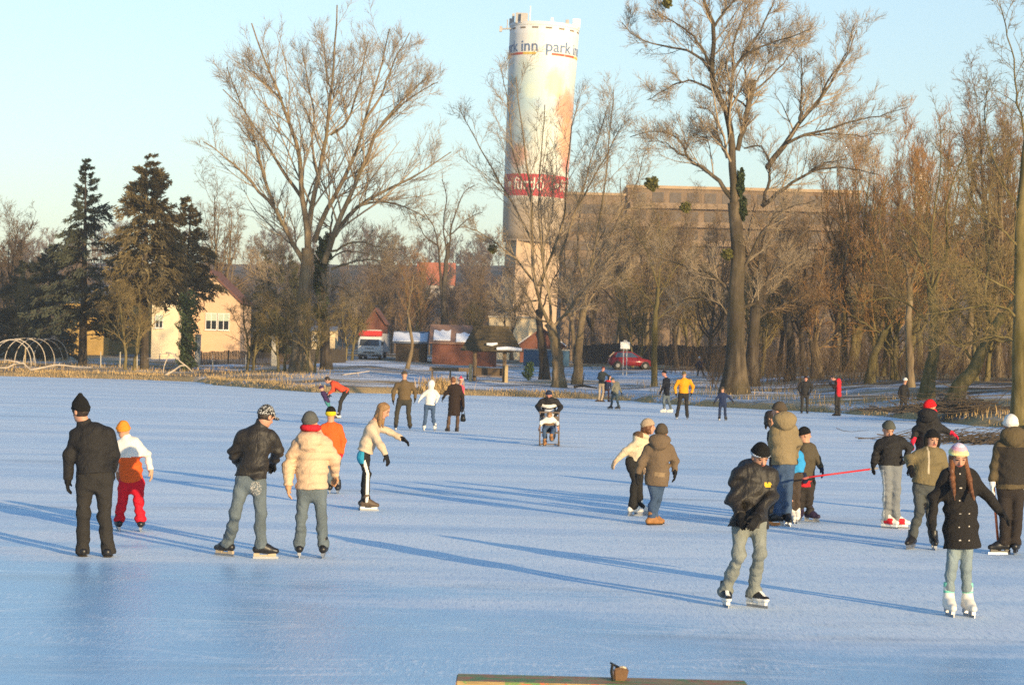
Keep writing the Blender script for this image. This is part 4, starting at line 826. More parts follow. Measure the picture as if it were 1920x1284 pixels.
side_house('snowy_shed', 742, 798, 668, 642, 624, 206, 4, WOODB, GREYR, 'low board shed with a snow covered roof right of the truck', snow=[(.0, .95, .05, .8)])
gable_house('brick_gable', 685, 720, 660, 606, 582, 236, 6, BRICK, TILE, 'red brick gable rising behind the red and white truck')
gable_house('red_gabled_house', 975, 1055, 668, 648, 617, 232, 7, BRICK, TILE, 'red gabled house with snowy roof half hidden by the pale forked tree', snow=True)
MBX = MB
def blue_wall():
    b = ground_at(1015, 690); Y = 212; X0, X1 = ray(982, 642)[0] * Y, ray(1068, 642)[0] * Y; gz = float(ground_z((X0 + X1) / 2, Y)); r = empty('blue_wall', ((X0 + X1) / 2, Y, gz), 'blue painted boundary wall below the red gabled house', 'wall')
    h = (X1 - X0) / 2; MB().box(-h, h, 0, .25, -.3, 1.5).build('panel', BLUEW, r); MB().box(-h - .05, h + .05, -.05, .3, 1.503, 1.6).build('coping', CONC, r)
blue_wall()
def tower_base():
    Y = 318; s = FPX / Y; b = at(960, 650, Y); gz = float(ground_z(b[0], Y)); r = empty('flat_building', (b[0], Y, gz), 'low beige flat roofed building at the foot of the tower', 'building'); z = at(960, 596, Y)[2] - gz
    MB().box(-3.3, 3.9, 0, 4, -.5, z).build('wall', CREAM, r); MB().box(-3.45, 4.05, -.15, 4.15, z + .003, z + .25).build('roof_edge', CONC, r)
tower_base()
side_house('red_roof_house', 782, 850, 560, 532, 492, ground_at(816, 560)[1], 9, plain('grey render', (.4, .35, .3), .85, .1, 1, .1), plain('orange tiles', (.42, .13, .06), .85, .2, 2, .2), 'distant house with a bright orange red roof on the slope', windows=[(795, 800, 540, 548, 1, None), (815, 820, 540, 548, 1, None)])
def long_roof():
    r = side_house('long_building', 1612, 1760, 560, 418, 396, 420, 12, plain('dark grey wall', (.2, .17, .15), .85, .2, 1, .1), GREYR, 'long grey roofed building along the hillside at the right', cat='building')  # wall in one even dark grey
long_roof()
def hotel():
    Y = 372.0; s = FPX / Y; x0, x1 = 1050, 1606; xc = (x0 + x1) / 2; gx = ray(xc, 642)[0] * Y; gz = float(ground_z(gx, Y)); r = empty('long_hotel', (gx, Y, gz), 'long tan flat roofed block with rows of windows hidden behind the bare trees', 'building')
    X = lambda px: (px - xc) / s; zt = at(1360, 357, Y)[2] - gz; zl = zt - 1.3; wall = plain('shade-darkened tan facade', (.21, .145, .09), .85, .3, .25, .2); band = plain('pale balcony render', (.27, .19, .12), .85, .25, .3, .2); win = plain('dim hotel glass', (.10, .075, .055), .5, .4, .4, 0, .4)  # wall tan darkened in its base colour to stand for shade
    MB().box(X(1170), X(x1), 0, 14, -3, zt).box(X(x0), X(1170) - .003, .6, 14, -3, zl).build('wall', wall, r)
    MB().box(X(1170) - .2, X(x1) + .2, -.35, 14.2, zt + .003, zt + .5).box(X(x0) - .2, X(1170) - .21, .3, 14.2, zl + .003, zl + .45).build('roof_edge', plain('sunlit roof edge', (.42, .30, .18), .8, .15, .5, .2), r)  # edge keeps a lighter tan, sunlight put into its colour
    rng = random.Random(8)
    for fl in range(7):
        z = zt - 2.9 - fl * 3.0
        MB().box(X(1175), X(x1 - 4), -1.1, -.003, z - .35, z + .55).build('balcony', band, r)
        for i in range(13):
            a = X(1180) + i * (X(x1) - X(1180)) / 13; f = MB().box(a + .35, a + 2.2, -.06, -.003, z + .62, z + 2.3).build('window', win, r)
    for fl in range(6): z = zl - 3.0 - fl * 3.0; MB().box(X(x0) + .5, X(1166), .4, .597, z, z + 1.5).build('window_band', win, r)
hotel()
def church():
    Y = 600; s = FPX / Y; b = at(1726, 400, Y); gz = float(ground_z(b[0], Y)); r = empty('church_tower', (b[0], Y, gz), 'distant white church tower above the rusty willows', 'tower'); z = at(1726, 322, Y)[2] - gz; m = plain('white limewash', (.78, .72, .62), .8, .05, 1, .1)
    MB().box(-1.25, -.45, 0, 2.6, -6, z).box(.45, 1.25, 0, 2.6, -6, z).box(-.448, .448, .15, 2.5, -6, z - .5).build('shaft', m, r); MB().box(-.3, .3, .0, .148, z - 6, z - 2).build('louvre', WOODB, r)
    MB().add([(-1.4, -.15, z), (1.4, -.15, z), (1.4, 2.75, z), (-1.4, 2.75, z), (0, 1.3, z + 1.6)], [(0, 1, 4), (1, 2, 4), (2, 3, 4), (3, 0, 4), (0, 3, 2, 1)]).build('roof', TILE, r)
church()

# ------------------------------------------------------------------ fences and posts
def plank_fence(name, px0, px1, Y0, Y1, h, mat, label, n, gap=.03):
    rng = random.Random(4); X0, X1 = ray(px0, 642)[0] * Y0, ray(px1, 642)[0] * Y1; r = empty(name, ((X0 + X1) / 2, (Y0 + Y1) / 2, float(ground_z((X0 + X1) / 2, (Y0 + Y1) / 2))), label, 'fence'); o = np.array(r.location)
    a = np.array([X0, Y0]); bvec = np.array([X1, Y1]) - a; L = np.linalg.norm(bvec); t = bvec / L; nrmv = np.array([-t[1], t[0]]); mb = MB(); w_ = L / n
    for i in range(n):
        p = a + t * (i * w_); q = a + t * ((i + 1) * w_ - gap); z = float(ground_z(*p)); hh = h * rng.uniform(.94, 1.04)
        c = [p, q, q + nrmv * .03, p + nrmv * .03]
        mb.add([(x - o[0], y - o[1], z - .1 - o[2]) for x, y in c] + [(x - o[0], y - o[1], z + hh - o[2]) for x, y in c], [(0, 3, 2, 1), (4, 5, 6, 7), (0, 1, 5, 4), (1, 2, 6, 5), (2, 3, 7, 6), (3, 0, 4, 7)])
    mb.build('boards', mat, r)
    for i in range(0, n + 1, max(1, int(2.4 / w_))):
        p = a + t * (i * w_) + nrmv * .1; z = float(ground_z(*p)); MB().bar((p[0] - o[0], p[1] - o[1], z - .3 - o[2]), (p[0] - o[0], p[1] - o[1], z + h * 1.06 - o[2]), .06, .06, 6).build('post', mat, r)
    return r
plank_fence('plank_fence', 1075, 1370, 226, 205, 1.9, WOODD, 'dark upright plank fence behind the red car', 120)
plank_fence('garden_fence', 378, 520, 196, 196, 1.15, WOODD, 'dark board fence below the gabled house', 50)
plank_fence('board_fence', 560, 650, 196, 200, 1.2, WOODD, 'dark board fence left of the truck', 34)
def wire_fence():
    r = None; rng = random.Random(3)
    pts = [(190, 178), (226, 180), (258, 179), (300, 180), (330, 180), (400, 180), (462, 182)]; o = ground_pt(pts[3][0], pts[3][1])
    r = empty('wire_fence', o, 'thin wire fence on pale posts along the garden edge', 'fence'); P = []
    for px, Y in pts:
        g = ground_pt(px, Y) - o; P.append(g); MB().bar(g - (0, 0, .3), g + np.array([rng.uniform(-.04, .04), 0, 1.25]), .045, .04, 6).build('post', CONC, r)
    for h in (.25, .6, .95, 1.2): MB().tube([p + np.array([0, 0, h]) for p in P], .006, 4).build('wire', plain('wire', (.2, .2, .2), .5, .1, 2, 0, metal=.6), r)
def ground_pt(px, Y):
    X = ray(px, 642)[0] * Y; return np.array([X, Y, float(ground_z(X, Y))])
wire_fence()
for px, py0, py1, w_, lab in ((515, 666, 630, 12, 'square pale gate pillar near the broad poplar'), (371, 650, 627, 10, 'short pale gate pillar below the gabled house')):
    Y = 186; s = FPX / Y; g = at(px, py0, Y); gz = float(ground_z(g[0], Y)); r = empty('gate_pillar', (g[0], Y, gz), lab, 'pillar'); h = at(px, py1, Y)[2] - gz; hw = w_ / s / 2
    MB().box(-hw, hw, -hw, hw, -.2, h - .1).build('shaft', CONC, r, bevel=.02); MB().box(-hw - .04, hw + .04, -hw - .04, hw + .04, h - .097, h).build('cap', CONC, r, bevel=.015)
def gate_wall():
    Y = 187; a, c = ground_pt(521, Y), ground_pt(552, Y); r = empty('low_gate', (a + c) / 2, 'brown board gate beside the square pale pillar', 'gate'); h = (c[0] - a[0]) / 2; mb = MB()
    n = 9
    for i in range(n): x = -h + 2 * h * i / n; mb.box(x, x + 2 * h / n - .015, 0, .03, .08, .95)
    mb.build('boards', WOODB, r); MB().box(-h, h, .033, .07, .25, .33).box(-h, h, .033, .07, .7, .78).build('rails', WOODB, r)
gate_wall()

def hoops():
    r = empty('greenhouse_frame', ground_pt(62, 184), 'bare pale hoop frame of a small greenhouse without its cover', 'greenhouse frame'); o = np.array(r.location); m = plain('pale hoop pipe', (.55, .48, .40), .6, .1, 3, 0)
    tops = []
    for i, (px, Y) in enumerate(((28, 181), (48, 184), (66, 187), (82, 190), (96, 193), (20, 178))):
        g = ground_pt(px, Y) - o; R_ = 1.62 * (1 if i != 4 else .9); ax = np.array([math.cos(.25), math.sin(.25), 0]); tops.append(g + (0, 0, 2.12))
        MB().tube([g + ax * (-R_ * math.cos(t)) + np.array([0, 0, -.1 + 2.2 * math.sin(t) ** .8]) for t in np.linspace(0, math.pi, 22)], .035, 6).build('hoop', m, r, smooth=True)
    tops = [tops[5]] + tops[:5]; MB().tube(tops, .025, 5).build('ridge_pipe', m, r)
    g = ground_pt(48, 176) - o; MB().bar(g - (0, 0, .2), g + (0, 0, 1.45), .05, .05, 6).build('post', POSTY, r)
hoops()

# ------------------------------------------------------------------ roofed bench (shelter)
def shelter():
    Y = 150.0; s = FPX / Y; g = at(916, 713, Y); gz = float(ground_z(g[0], Y)); r = empty('shelter', (g[0], Y, gz), 'small wooden shelter with a mossy shingle roof and a bench on the bank', 'shelter')
    X = lambda px: (px - 916) / s; Z = lambda py: (at(916, py, Y)[2] - gz)
    shingle = plain('mossy shingles', (.10, .075, .04), .9, .45, 5, .6, dist=.04)
    for px, y in ((889, 0), (945, 0), (889, 1.9), (945, 1.9)): MB().box(X(px) - .12, X(px) + .12, y - .12, y + .12, -.3, Z(656)).build('post', TIMBER, r, bevel=.015)
    ze, zr = Z(658), Z(613); x0, x1, xr0, xr1 = X(862), X(980), X(886), X(953); y0, y1, ym = -.9, 2.8, .95
    vs = [(x0, y0, ze), (x1, y0, ze), (x1, y1, ze), (x0, y1, ze), (xr0, ym, zr), (xr1, ym, zr)]
    mid = MB()
    # courses of shingles with a slight curve at the eaves
    n = 7; rings = []
    for i in range(n + 1):
        t = i / n; c = t ** .85 if t < 1 else 1; f = lambda a, b: a + (b - a) * t
        z = ze + (zr - ze) * (t ** 1.12)
        rings.append([(f(x0, xr0), f(y0, ym), z), (f(x1, xr1), f(y0, ym), z), (f(x1, xr1), f(y1, ym), z), (f(x0, xr0), f(y1, ym), z)])
    for i in range(n):
        a, b2 = rings[i], rings[i + 1]; up = .05
        for q in range(4):
            q2 = (q + 1) % 4; lift = lambda p, dz: (p[0], p[1], p[2] + dz)
            mid.add([lift(a[q], up), lift(a[q2], up), lift(b2[q2], 0), lift(b2[q], 0), lift(a[q], 0), lift(a[q2], 0)], [(0, 1, 2, 3), (4, 5, 1, 0)])
    mid.add([(p[0], p[1], p[2] - .01) for p in rings[0]], [(0, 3, 2, 1)])
    ro = mid.build('roof', shingle, r)
    MB().tube([(xr0 - .1, ym, zr + .02), (xr1 + .1, ym, zr + .02)], .09, 8).build('ridge', shingle, ro)
    MB().tube([(X(930), -.86, ze + .16), (X(950), -.88, ze + .2), (X(977), -.9, ze + .14)], [.1, .13, .1], 8).build('snow_patch', SNOW, ro); MB().tube([(X(911), -.6, ze + .45), (X(920), -.62, ze + .42), (X(931), -.55, ze + .5)], [.08, .12, .07], 8).build('snow_patch', SNOW, ro)
    MB().box(X(880), X(955), -.14, .14, Z(660), Z(655) ).build('beam', TIMBER, r); MB().box(X(880), X(955), 1.76, 2.04, Z(660), Z(655)).build('beam', TIMBER, r)
    MB().box(X(893), X(941), -.08, -.02, Z(704), Z(690)).build('front_board', WOODB, r); MB().box(X(888), X(946), -.35, .35, Z(706.5), Z(704.5)).build('seat', TIMBER, r, bevel=.01)
    MB().box(X(888), X(946), 1.7, 1.76, Z(704), Z(690)).build('back_board', WOODB, r)
    for px in (882, 949): MB().box(X(px) - .11, X(px) + .11, -.62, -.40, -.2, Z(683)).build('side_post', POSTY, r, bevel=.02)
    MB().box(X(903), X(914), -.1, -.083, Z(703), Z(690)).build('notice', plain('black notice panel', (.01, .01, .012), .6, .2, 2, 0), r)
shelter()
def far_bench():
    Y = 150; g = ground_pt(868, 152); r = empty('plank_rail', g, 'low straw coloured plank rail left of the wooden shelter', 'rail'); MB().box(-2.2, 0.5, 0, .08, .55, .8).build('plank', TIMBER, r)
    for x in (-2.0, -.8, .35): MB().box(x - .06, x + .06, .083, .2, -.2, .75).build('post', TIMBER, r)
far_bench()

# ------------------------------------------------------------------ sign, truck, car
def sign():
    Y = 172; s = FPX / Y; g = at(1171, 698, Y); gz = float(ground_z(g[0], Y)); r = empty('sign_board', (g[0], Y, gz), 'white square sign board on two thin pale posts', 'sign'); h = at(1171, 641, Y)[2] - gz
    st = plain('painted steel posts', (.55, .53, .5), .5, .08, 3, 0)
    for x in (-.13, .16): MB().bar((x, 0, -.3), (x * .8, 0, h + .1), .035, .035, 8).build('post', st, r)
    MB().box(-.36, .36, -.06, -.038, h - .52, h).build('board', plain('white sign enamel', (.82, .80, .74), .45, .04, 3, 0), r, bevel=.008); MB().box(-.12, .12, -.05, .03, h + .02, h + .14).build('cap', st, r)
sign()
TYRE = plain('tyre rubber', (.02, .02, .02), .8, .2, 6, .1); RIM = plain('wheel trim', (.22, .22, .22), .45, .1, 4, 0, metal=.3)
def wheel(root, x, y, z, r, w_, ax='y'):
    mb = MB(); d = np.array([0, w_ / 2, 0]) if ax == 'y' else np.array([w_ / 2, 0, 0]); c = np.array([x, y, z])
    t = mb.bar(c - d, c + d, r, r, 20).build('wheel', TYRE, root, bevel=.03, smooth=True); MB().bar(c - d * 1.04, c + d * 1.04, r * .62, r * .62, 16).build('rim', RIM, t, bevel=.01)
def truck():
    Y = 212; s = FPX / Y; g = at(692, 670, Y); gz = float(ground_z(g[0], Y)); r = empty('truck', (g[0], Y, gz), 'white lorry with a red roof sign parked facing the lake', 'truck'); r.rotation_euler = (0, 0, rad(-3.4))
    wp = plain('white truck paint', (.76, .74, .70), .35, .05, 2, 0, .5); rp = plain('red roof sign paint', (.60, .045, .04), .4, .06, 2, 0); dk = plain('dark bumper plastic', (.10, .085, .07), .6, .2, 3, .1); gl = plain('windscreen glass', (.07, .08, .09), .08, .3, .8, 0, .8)
    # cab: rounded front profile
    prof = [(.0, .42), (-.05, .75), (-.03, 1.25), (.10, 1.95), (.22, 2.15), (2.0, 2.2), (2.0, .42)]
    b = MB().prism(prof, -1.08, 1.08, 'x').build('cab', wp, r, bevel=.06, smooth=False)
    MB().add([(-.93, -.045, 1.30), (.93, -.045, 1.30), (.86, .075, 1.90), (-.86, .075, 1.90), (-.93, .0, 1.30), (.93, .0, 1.30), (.86, .12, 1.90), (-.86, .12, 1.90)], [(0, 1, 2, 3), (4, 7, 6, 5), (0, 4, 5, 1), (1, 5, 6, 2), (2, 6, 7, 3), (3, 7, 4, 0)]).build('windscreen', gl, r)
    MB().box(-1.06, 1.06, .06, 1.2, 2.21, 2.70).build('roof_sign', rp, r, bevel=.05); MB().box(-1.0, 1.0, .2, 1.3, 2.703, 2.80).build('roof_rack', plain('grey rack', (.5, .48, .46), .6, .1, 3, 0), r)
    MB().box(-.55, .55, -.072, -.04, .62, .74).build('grille', dk, r); MB().box(-1.04, 1.04, -.13, .1, .28, .5).build('bumper', dk, r, bevel=.03)
    for x in (-.82, .82): MB().box(x - .17, x + .17, -.085, -.03, .60, .80).build('headlight', plain('headlamp lens', (.7, .68, .6), .15, .05, 3, 0, .7), r, bevel=.02)
    for x in (-1.2, 1.2): MB().box(x - .09, x + .09, .15, .22, 1.35, 1.72).bar((x * .9, .2, 1.6), (x, .2, 1.55), .02).build('mirror', dk, r, bevel=.02)
    MB().box(-.26, .26, -.145, -.131, .33, .43).build('number_plate', WHITEP, r); MB().box(-.4, .4, -.062, -.05, 1.02, 1.08).build('badge', dk, r)
    MB().box(-1.1, 1.1, 2.1, 6.2, .75, 2.5).build('box_body', plain('grey tarpaulin body', (.35, .34, .34), .7, .15, 2, .2), r, bevel=.03); MB().box(-.45, .45, 1.2, 6.0, .45, .74).build('chassis', dk, r)
    for y in (.85, 4.8):
        for x in (-.92, .92): wheel(r, x, y, .40, .40, .26, 'x')
truck()
def car():
    Y = 194; s = FPX / Y; g = at(1182, 698, Y); gz = float(ground_z(g[0], Y)); r = empty('parked_car', (g[0], Y, gz), 'dark red hatchback parked side on behind the sign', 'car'); r.rotation_euler = (0, 0, rad(3))
    red = plain('dark red car paint', (.24, .018, .022), .25, .08, 1, 0, .6); gl = plain('car glass', (.05, .07, .10), .06, .2, 1, 0, .8); bk = plain('black trim', (.02, .02, .02), .5, .1, 3, 0)
    W = .82
    low = [(-1.86, .30), (-1.9, .55), (-1.84, .88), (-1.55, 1.0), (.45, .98), (1.45, .84), (1.78, .70), (1.84, .48), (1.80, .28)]
    MB().prism(low, -W, W).build('body', red, r, bevel=.07, smooth=True)
    # cabin tapers towards the roof
    lo = [(-1.78, .93), (-1.35, 1.40), (-.7, 1.50), (.05, 1.47), (.95, .93)]; mb = MB(); n = len(lo); vs = []
    for sgn in (-1, 1):
        for x, z in lo: vs.append((x, sgn * (W - .04 - (z - .93) * .30), z))
    mb.add(vs, [tuple(range(n)), tuple(range(2 * n - 1, n - 1, -1))] + [(i, i + n, (i + 1) % n + n, (i + 1) % n) for i in range(n)]).build('cabin', red, r, bevel=.05, smooth=True)
    for x0, x1, x2, x3 in ((-1.42, -.72, -.72, -1.20), (-.62, .62, .02, -.62)):
        for sgn in (-1, 1):
            yy = lambda z: sgn * (W - .04 - (z - .93) * .30 + .012); q = [(x0, 1.0), (x1, 1.0), (x2, 1.40), (x3, 1.38)]
            vs = [(x, yy(z), z) for x, z in q] + [(x, yy(z) - sgn * .03, z) for x, z in q]; MB().add(vs, [(0, 1, 2, 3), (7, 6, 5, 4), (0, 4, 5, 1), (1, 5, 6, 2), (2, 6, 7, 3), (3, 7, 4, 0)]).build('side_window', gl, r)
    MB().add([(.90, -.68, 1.0), (.90, .68, 1.0), (.16, .60, 1.43), (.16, -.60, 1.43), (.93, -.68, 1.02), (.93, .68, 1.02), (.19, .6, 1.45), (.19, -.6, 1.45)], [(0, 3, 2, 1), (4, 5, 6, 7), (0, 1, 5, 4), (1, 2, 6, 5), (2, 3, 7, 6), (3, 0, 4, 7)]).build('windscreen', gl, r)
    MB().add([(-1.79, -.66, 1.0), (-1.79, .66, 1.0), (-1.40, .60, 1.40), (-1.40, -.60, 1.40), (-1.82, -.66, 1.02), (-1.82, .66, 1.02), (-1.43, .6, 1.42), (-1.43, -.6, 1.42)], [(0, 1, 2, 3), (4, 7, 6, 5), (0, 4, 5, 1), (1, 5, 6, 2), (2, 6, 7, 3), (3, 7, 4, 0)]).build('rear_window', gl, r)
    for x in (-1.18, 1.18):
        for y in (-.74, .74): wheel(r, x, y, .30, .30, .19)
        MB().bar((x, -W - .004, .32), (x, W + .004, .32), .36, .36, 20).build('wheel_arch', bk, r)
    MB().box(1.62, 1.83, -.72, -.45, .58, .72).build('headlight', plain('headlamp lens', (.7, .68, .6), .15, .05, 3, 0, .7), r, bevel=.03); MB().box(1.62, 1.83, .45, .72, .58, .72).build('headlight', plain('headlamp lens', (.7, .68, .6), .15, .05, 3, 0, .7), r, bevel=.03)
    for y in (-.7, .7): MB().box(-1.885, -1.80, y - .09, y + .09, .66, .92).build('tail_light', plain('tail lamp', (.35, .02, .02), .2, .1, 2, 0, .7), r, bevel=.02)
    for y in (-.845, .845): MB().box(.05, .2, y - .012, y + .012, .80, .83).build('door_handle', bk, r)
    MB().box(-1.93, -1.85, -.74, .74, .36, .52).box(1.79, 1.87, -.74, .74, .32, .48).build('bumper', bk, r, bevel=.03)
car()

# ------------------------------------------------------------------ dead wood
def deadwood():
    pale = plain('bleached branch wood', (.55, .46, .36), .85, .15, 4, .3); dark = plain('dark brushwood', (.10, .075, .05), .9, .3, 4, .3)
    c6 = lambda *p: cropc(0, 580, 4, *p)
    def branch(name, lines, Y, r0, label, mat):
        o = ground_pt((lines[0][0][0] if False else sum(p[0] for p in lines[0]) / len(lines[0])), Y); r = empty(name, o, label, 'branch'); s = FPX / Y; mb = MB(); rng = random.Random(len(label))
        for k, l in enumerate(lines):
            pts = [at(p[0], p[1], Y) - o + np.array([0, rng.uniform(-.4, .4), 0]) for p in l]; pts = resample(pts, 8); n = len(pts); mb.tube(list(pts), [(r0 if k == 0 else r0 * .6) * (1 - .6 * i / (n - 1)) for i in range(n)], 6)
        ob = mb.build('limb', mat, r, smooth=True)
    branch('fallen_branch', [c6((1220, 505), (1300, 460), (1380, 415), (1440, 470)), c6((1390, 420), (1340, 380), (1275, 325), (1100, 370)), c6((1270, 325), (1230, 420), (1225, 500)), c6((1330, 375), (1290, 330), (1240, 320))], 166.5, .09, 'bleached forked branch standing up from the straw by the ice', pale)
    branch('fallen_branch', [c6((-20, 440), (60, 435), (150, 390), (200, 440), (300, 470), (400, 492)), c6((150, 400), (60, 380), (0, 376))], 166.5, .08, 'bleached branch lying in the straw, leftmost by the greenhouse hoops', pale)
    branch('fallen_branch', [c6((230, 455), (330, 435), (440, 415), (560, 430), (690, 435)), c6((440, 400), (435, 420), (360, 440))], 166.2, .085, 'long bleached branch lying between the leftmost and the forked one', pale)
    branch('fallen_log', [[(1160, 742), (1182, 742), (1204, 738)]], 134, .16, 'short dark log on the snowy bank behind the grey bending skater', TIMBER)
    branch('fallen_branch', [[(640, 703), (662, 700), (693, 696)], [(670, 698), (673, 706)]], 140, .05, 'pale stick lying on the snow behind the man in red', pale)
    branch('broken_branch', [cropc(780, 560, 4.174, (1240, 690), (1300, 680), (1420, 700)), cropc(780, 560, 4.174, (1300, 690), (1320, 580))], 138, .10, 'broken dark branch at the foot of the smooth tan tree', dark)
    # brushwood heap at the right shore
    rng = np.random.default_rng(15); c = ground_at(1790, 775); r = empty('brushwood_heap', c, 'heap of dark cut branches at the foot of the leaning trunk', 'brushwood'); K = 420
    a = rng.uniform(0, 6.28, K); q = rng.normal(0, 1, (K, 3)) * [1.5, 1.1, .0]; q[:, 2] = np.abs(rng.normal(0, .32, K)) * np.exp(-(q[:, 0] / 1.9) ** 2) + .03
    d = np.stack([np.cos(a), np.sin(a) * .7, rng.normal(.05, .16, K)], -1); d[:, 0] -= .25; L = rng.uniform(.5, 2.3, K); pts = [q - d * L[:, None] * .5]
    for i in range(4): pts.append(pts[-1] + d * (L / 4)[:, None]); d = d + rng.normal(0, .14, (K, 3))
    P = np.stack(pts, 1); P[..., 2] = np.maximum(P[..., 2], .02); v, f = tubes(P, rng.uniform(.008, .032, K)[:, None] * np.linspace(1, .4, 5)[None], 4); o = mesh_np('branches', v, f, [dark], r); tag(o, kind='stuff')
    c2 = ground_at(1850, 832); r2 = empty('brushwood_heap', c2, 'loose dark twigs lying on the shore in front of the tall edge tree', 'brushwood'); K = 240; a = rng.normal(.1, .5, K); q = rng.normal(0, 1, (K, 3)) * [1.3, .8, 0]; q[:, 2] = np.abs(rng.normal(0, .12, K)) + .05
    d = np.stack([np.cos(a), np.sin(a), rng.normal(.05, .12, K)], -1); L = rng.uniform(.5, 1.8, K); pts = [q - d * L[:, None] * .5]
    for i in range(4): pts.append(pts[-1] + d * (L / 4)[:, None]); d = d + rng.normal(0, .14, (K, 3))
    v, f = tubes(np.stack(pts, 1), rng.uniform(.006, .02, K)[:, None] * np.linspace(1, .4, 5)[None], 4); tag(mesh_np('branches', v, f, [dark], r2), kind='stuff')
    # small green bush and straw clump
    g = ground_at(990, 713); r3 = empty('evergreen_bush', g, 'small dark evergreen bush just right of the wooden shelter', 'bush'); MB().bar((0, 0, -.1), (0, 0, .6), .03).build('stem', BARK_DARK, r3); leaf_cloud('leaves', [(0, 0, .5), (.1, 0, .9)], [(.4, .4, .5), (.28, .28, .4)], 900, .07, plain('green bush leaves', (.045, .08, .03), .6, .4, 3, 0), r3, np.random.default_rng(2))
    g = ground_at(1060, 1) if False else ground_at(823, 738); 
    P = np.random.default_rng(6).normal(0, 1, (900, 3)) * [.55, .4, 0] + g; P[:, 2] = ground_z(P[:, 0], P[:, 1]); o = blades('straw_clump', P - g, np.random.default_rng(7).uniform(.3, .95, 900), plain('dry straw', (.50, .34, .15), .9, .35, 2.0, 0), np.random.default_rng(8), .02, .5, None); o.location = g; tag(o, 'clump of tall dry straw at the waterline behind the girl in white', 'straw')
deadwood()

# ------------------------------------------------------------------ bench in the foreground
def bench():
    Y = 12.0; s = FPX / Y
    a = at(856, 1268, Y); c = at(1402, 1281.5, Y); mid = (a + c) / 2; gz = float(ground_z(mid[0], Y)); r = empty('bench', (mid[0], Y, gz), 'plank bench with peeling green and orange paint in the foreground', 'bench'); h = mid[2] - gz; L = c[0] - a[0]; r.rotation_euler = (0, 0, 0)
    k = NT('peeling paint plank'); v = k.coord('Object'); gr = k.noise(k.coord('Object', (1.2, 14, 14)), 5, 5, .65, .5); n1 = k.noise(k.coord('Object', (1, 2.2, 2)), 7.5, 4, .6, .4); n2 = k.noise(k.coord('Object', (1, 2.2, 2)), 9, 4, .6, .6)
    n1b = k.noise(k.coord('Object', (1, 1.6, 1)), 4.2, 4, .6, .4)
    wd = k.ramp(gr, [(.3, (.20, .13, .05)), (.5, (.36, .25, .10)), (.7, (.46, .34, .16))])
    col = k.mix(k.ramp(n1b, [(.50, (0, 0, 0)), (.53, (1, 1, 1))]), wd, (.16, .26, .08)); col = k.mix(k.ramp(n2, [(.55, (0, 0, 0)), (.57, (1, 1, 1))]), col, (.50, .16, .07)); col = k.mix(k.ramp(n1, [(.70, (0, 0, 0)), (.73, (1, 1, 1))]), col, (.05, .04, .03))
    k.base(col); k.rough(.7); k.bump(k.math('ADD', gr, n1b), .5, .004)
    MB().box(-L / 2, L / 2, -.16, .13, h - .045, h).build('seat', k.m, r, bevel=.006)
    mw = plain('bench leg wood', (.22, .17, .08), .8, .25, 8, .4)
    for x in (-L / 2 + .06, L / 2 - .06): MB().box(x - .035, x + .035, -.12, .1, -.1, h - .048).build('leg', mw, r, bevel=.006)
    # little bag with a black strap
    x = (1163 - 1130) / s; t = h
    b = empty('small_bag', (mid[0] + x, Y + .02, gz + t), 'small brown bag with a black strap standing on the painted bench', 'bag'); 
    MB().prism([(-.03, 0), (.035, 0), (.048, .062), (.0, .072), (-.035, .06)], -.03, .03).build('body', plain('brown leather', (.16, .085, .04), .5, .2, 20, .3), b, bevel=.008)
    MB().tube([(-.035, -.02, .0), (-.045, -.02, .045), (-.04, -.015, .088), (-.052, -.01, .092)], [.008, .009, .009, .006], 6).tube([(-.04, -.015, .085), (-.015, .0, .072), (.0, .01, .066)], .007, 6).build('strap', plain('black strap', (.012, .013, .016), .5, .2, 20, 0), b); MB().tube([(.0, -.02, .072), (.015, -.03, .074), (.03, -.02, .068)], .006, 5).build('tag', plain('cream tag', (.6, .5, .36), .7, .1, 20, 0), b)
bench()
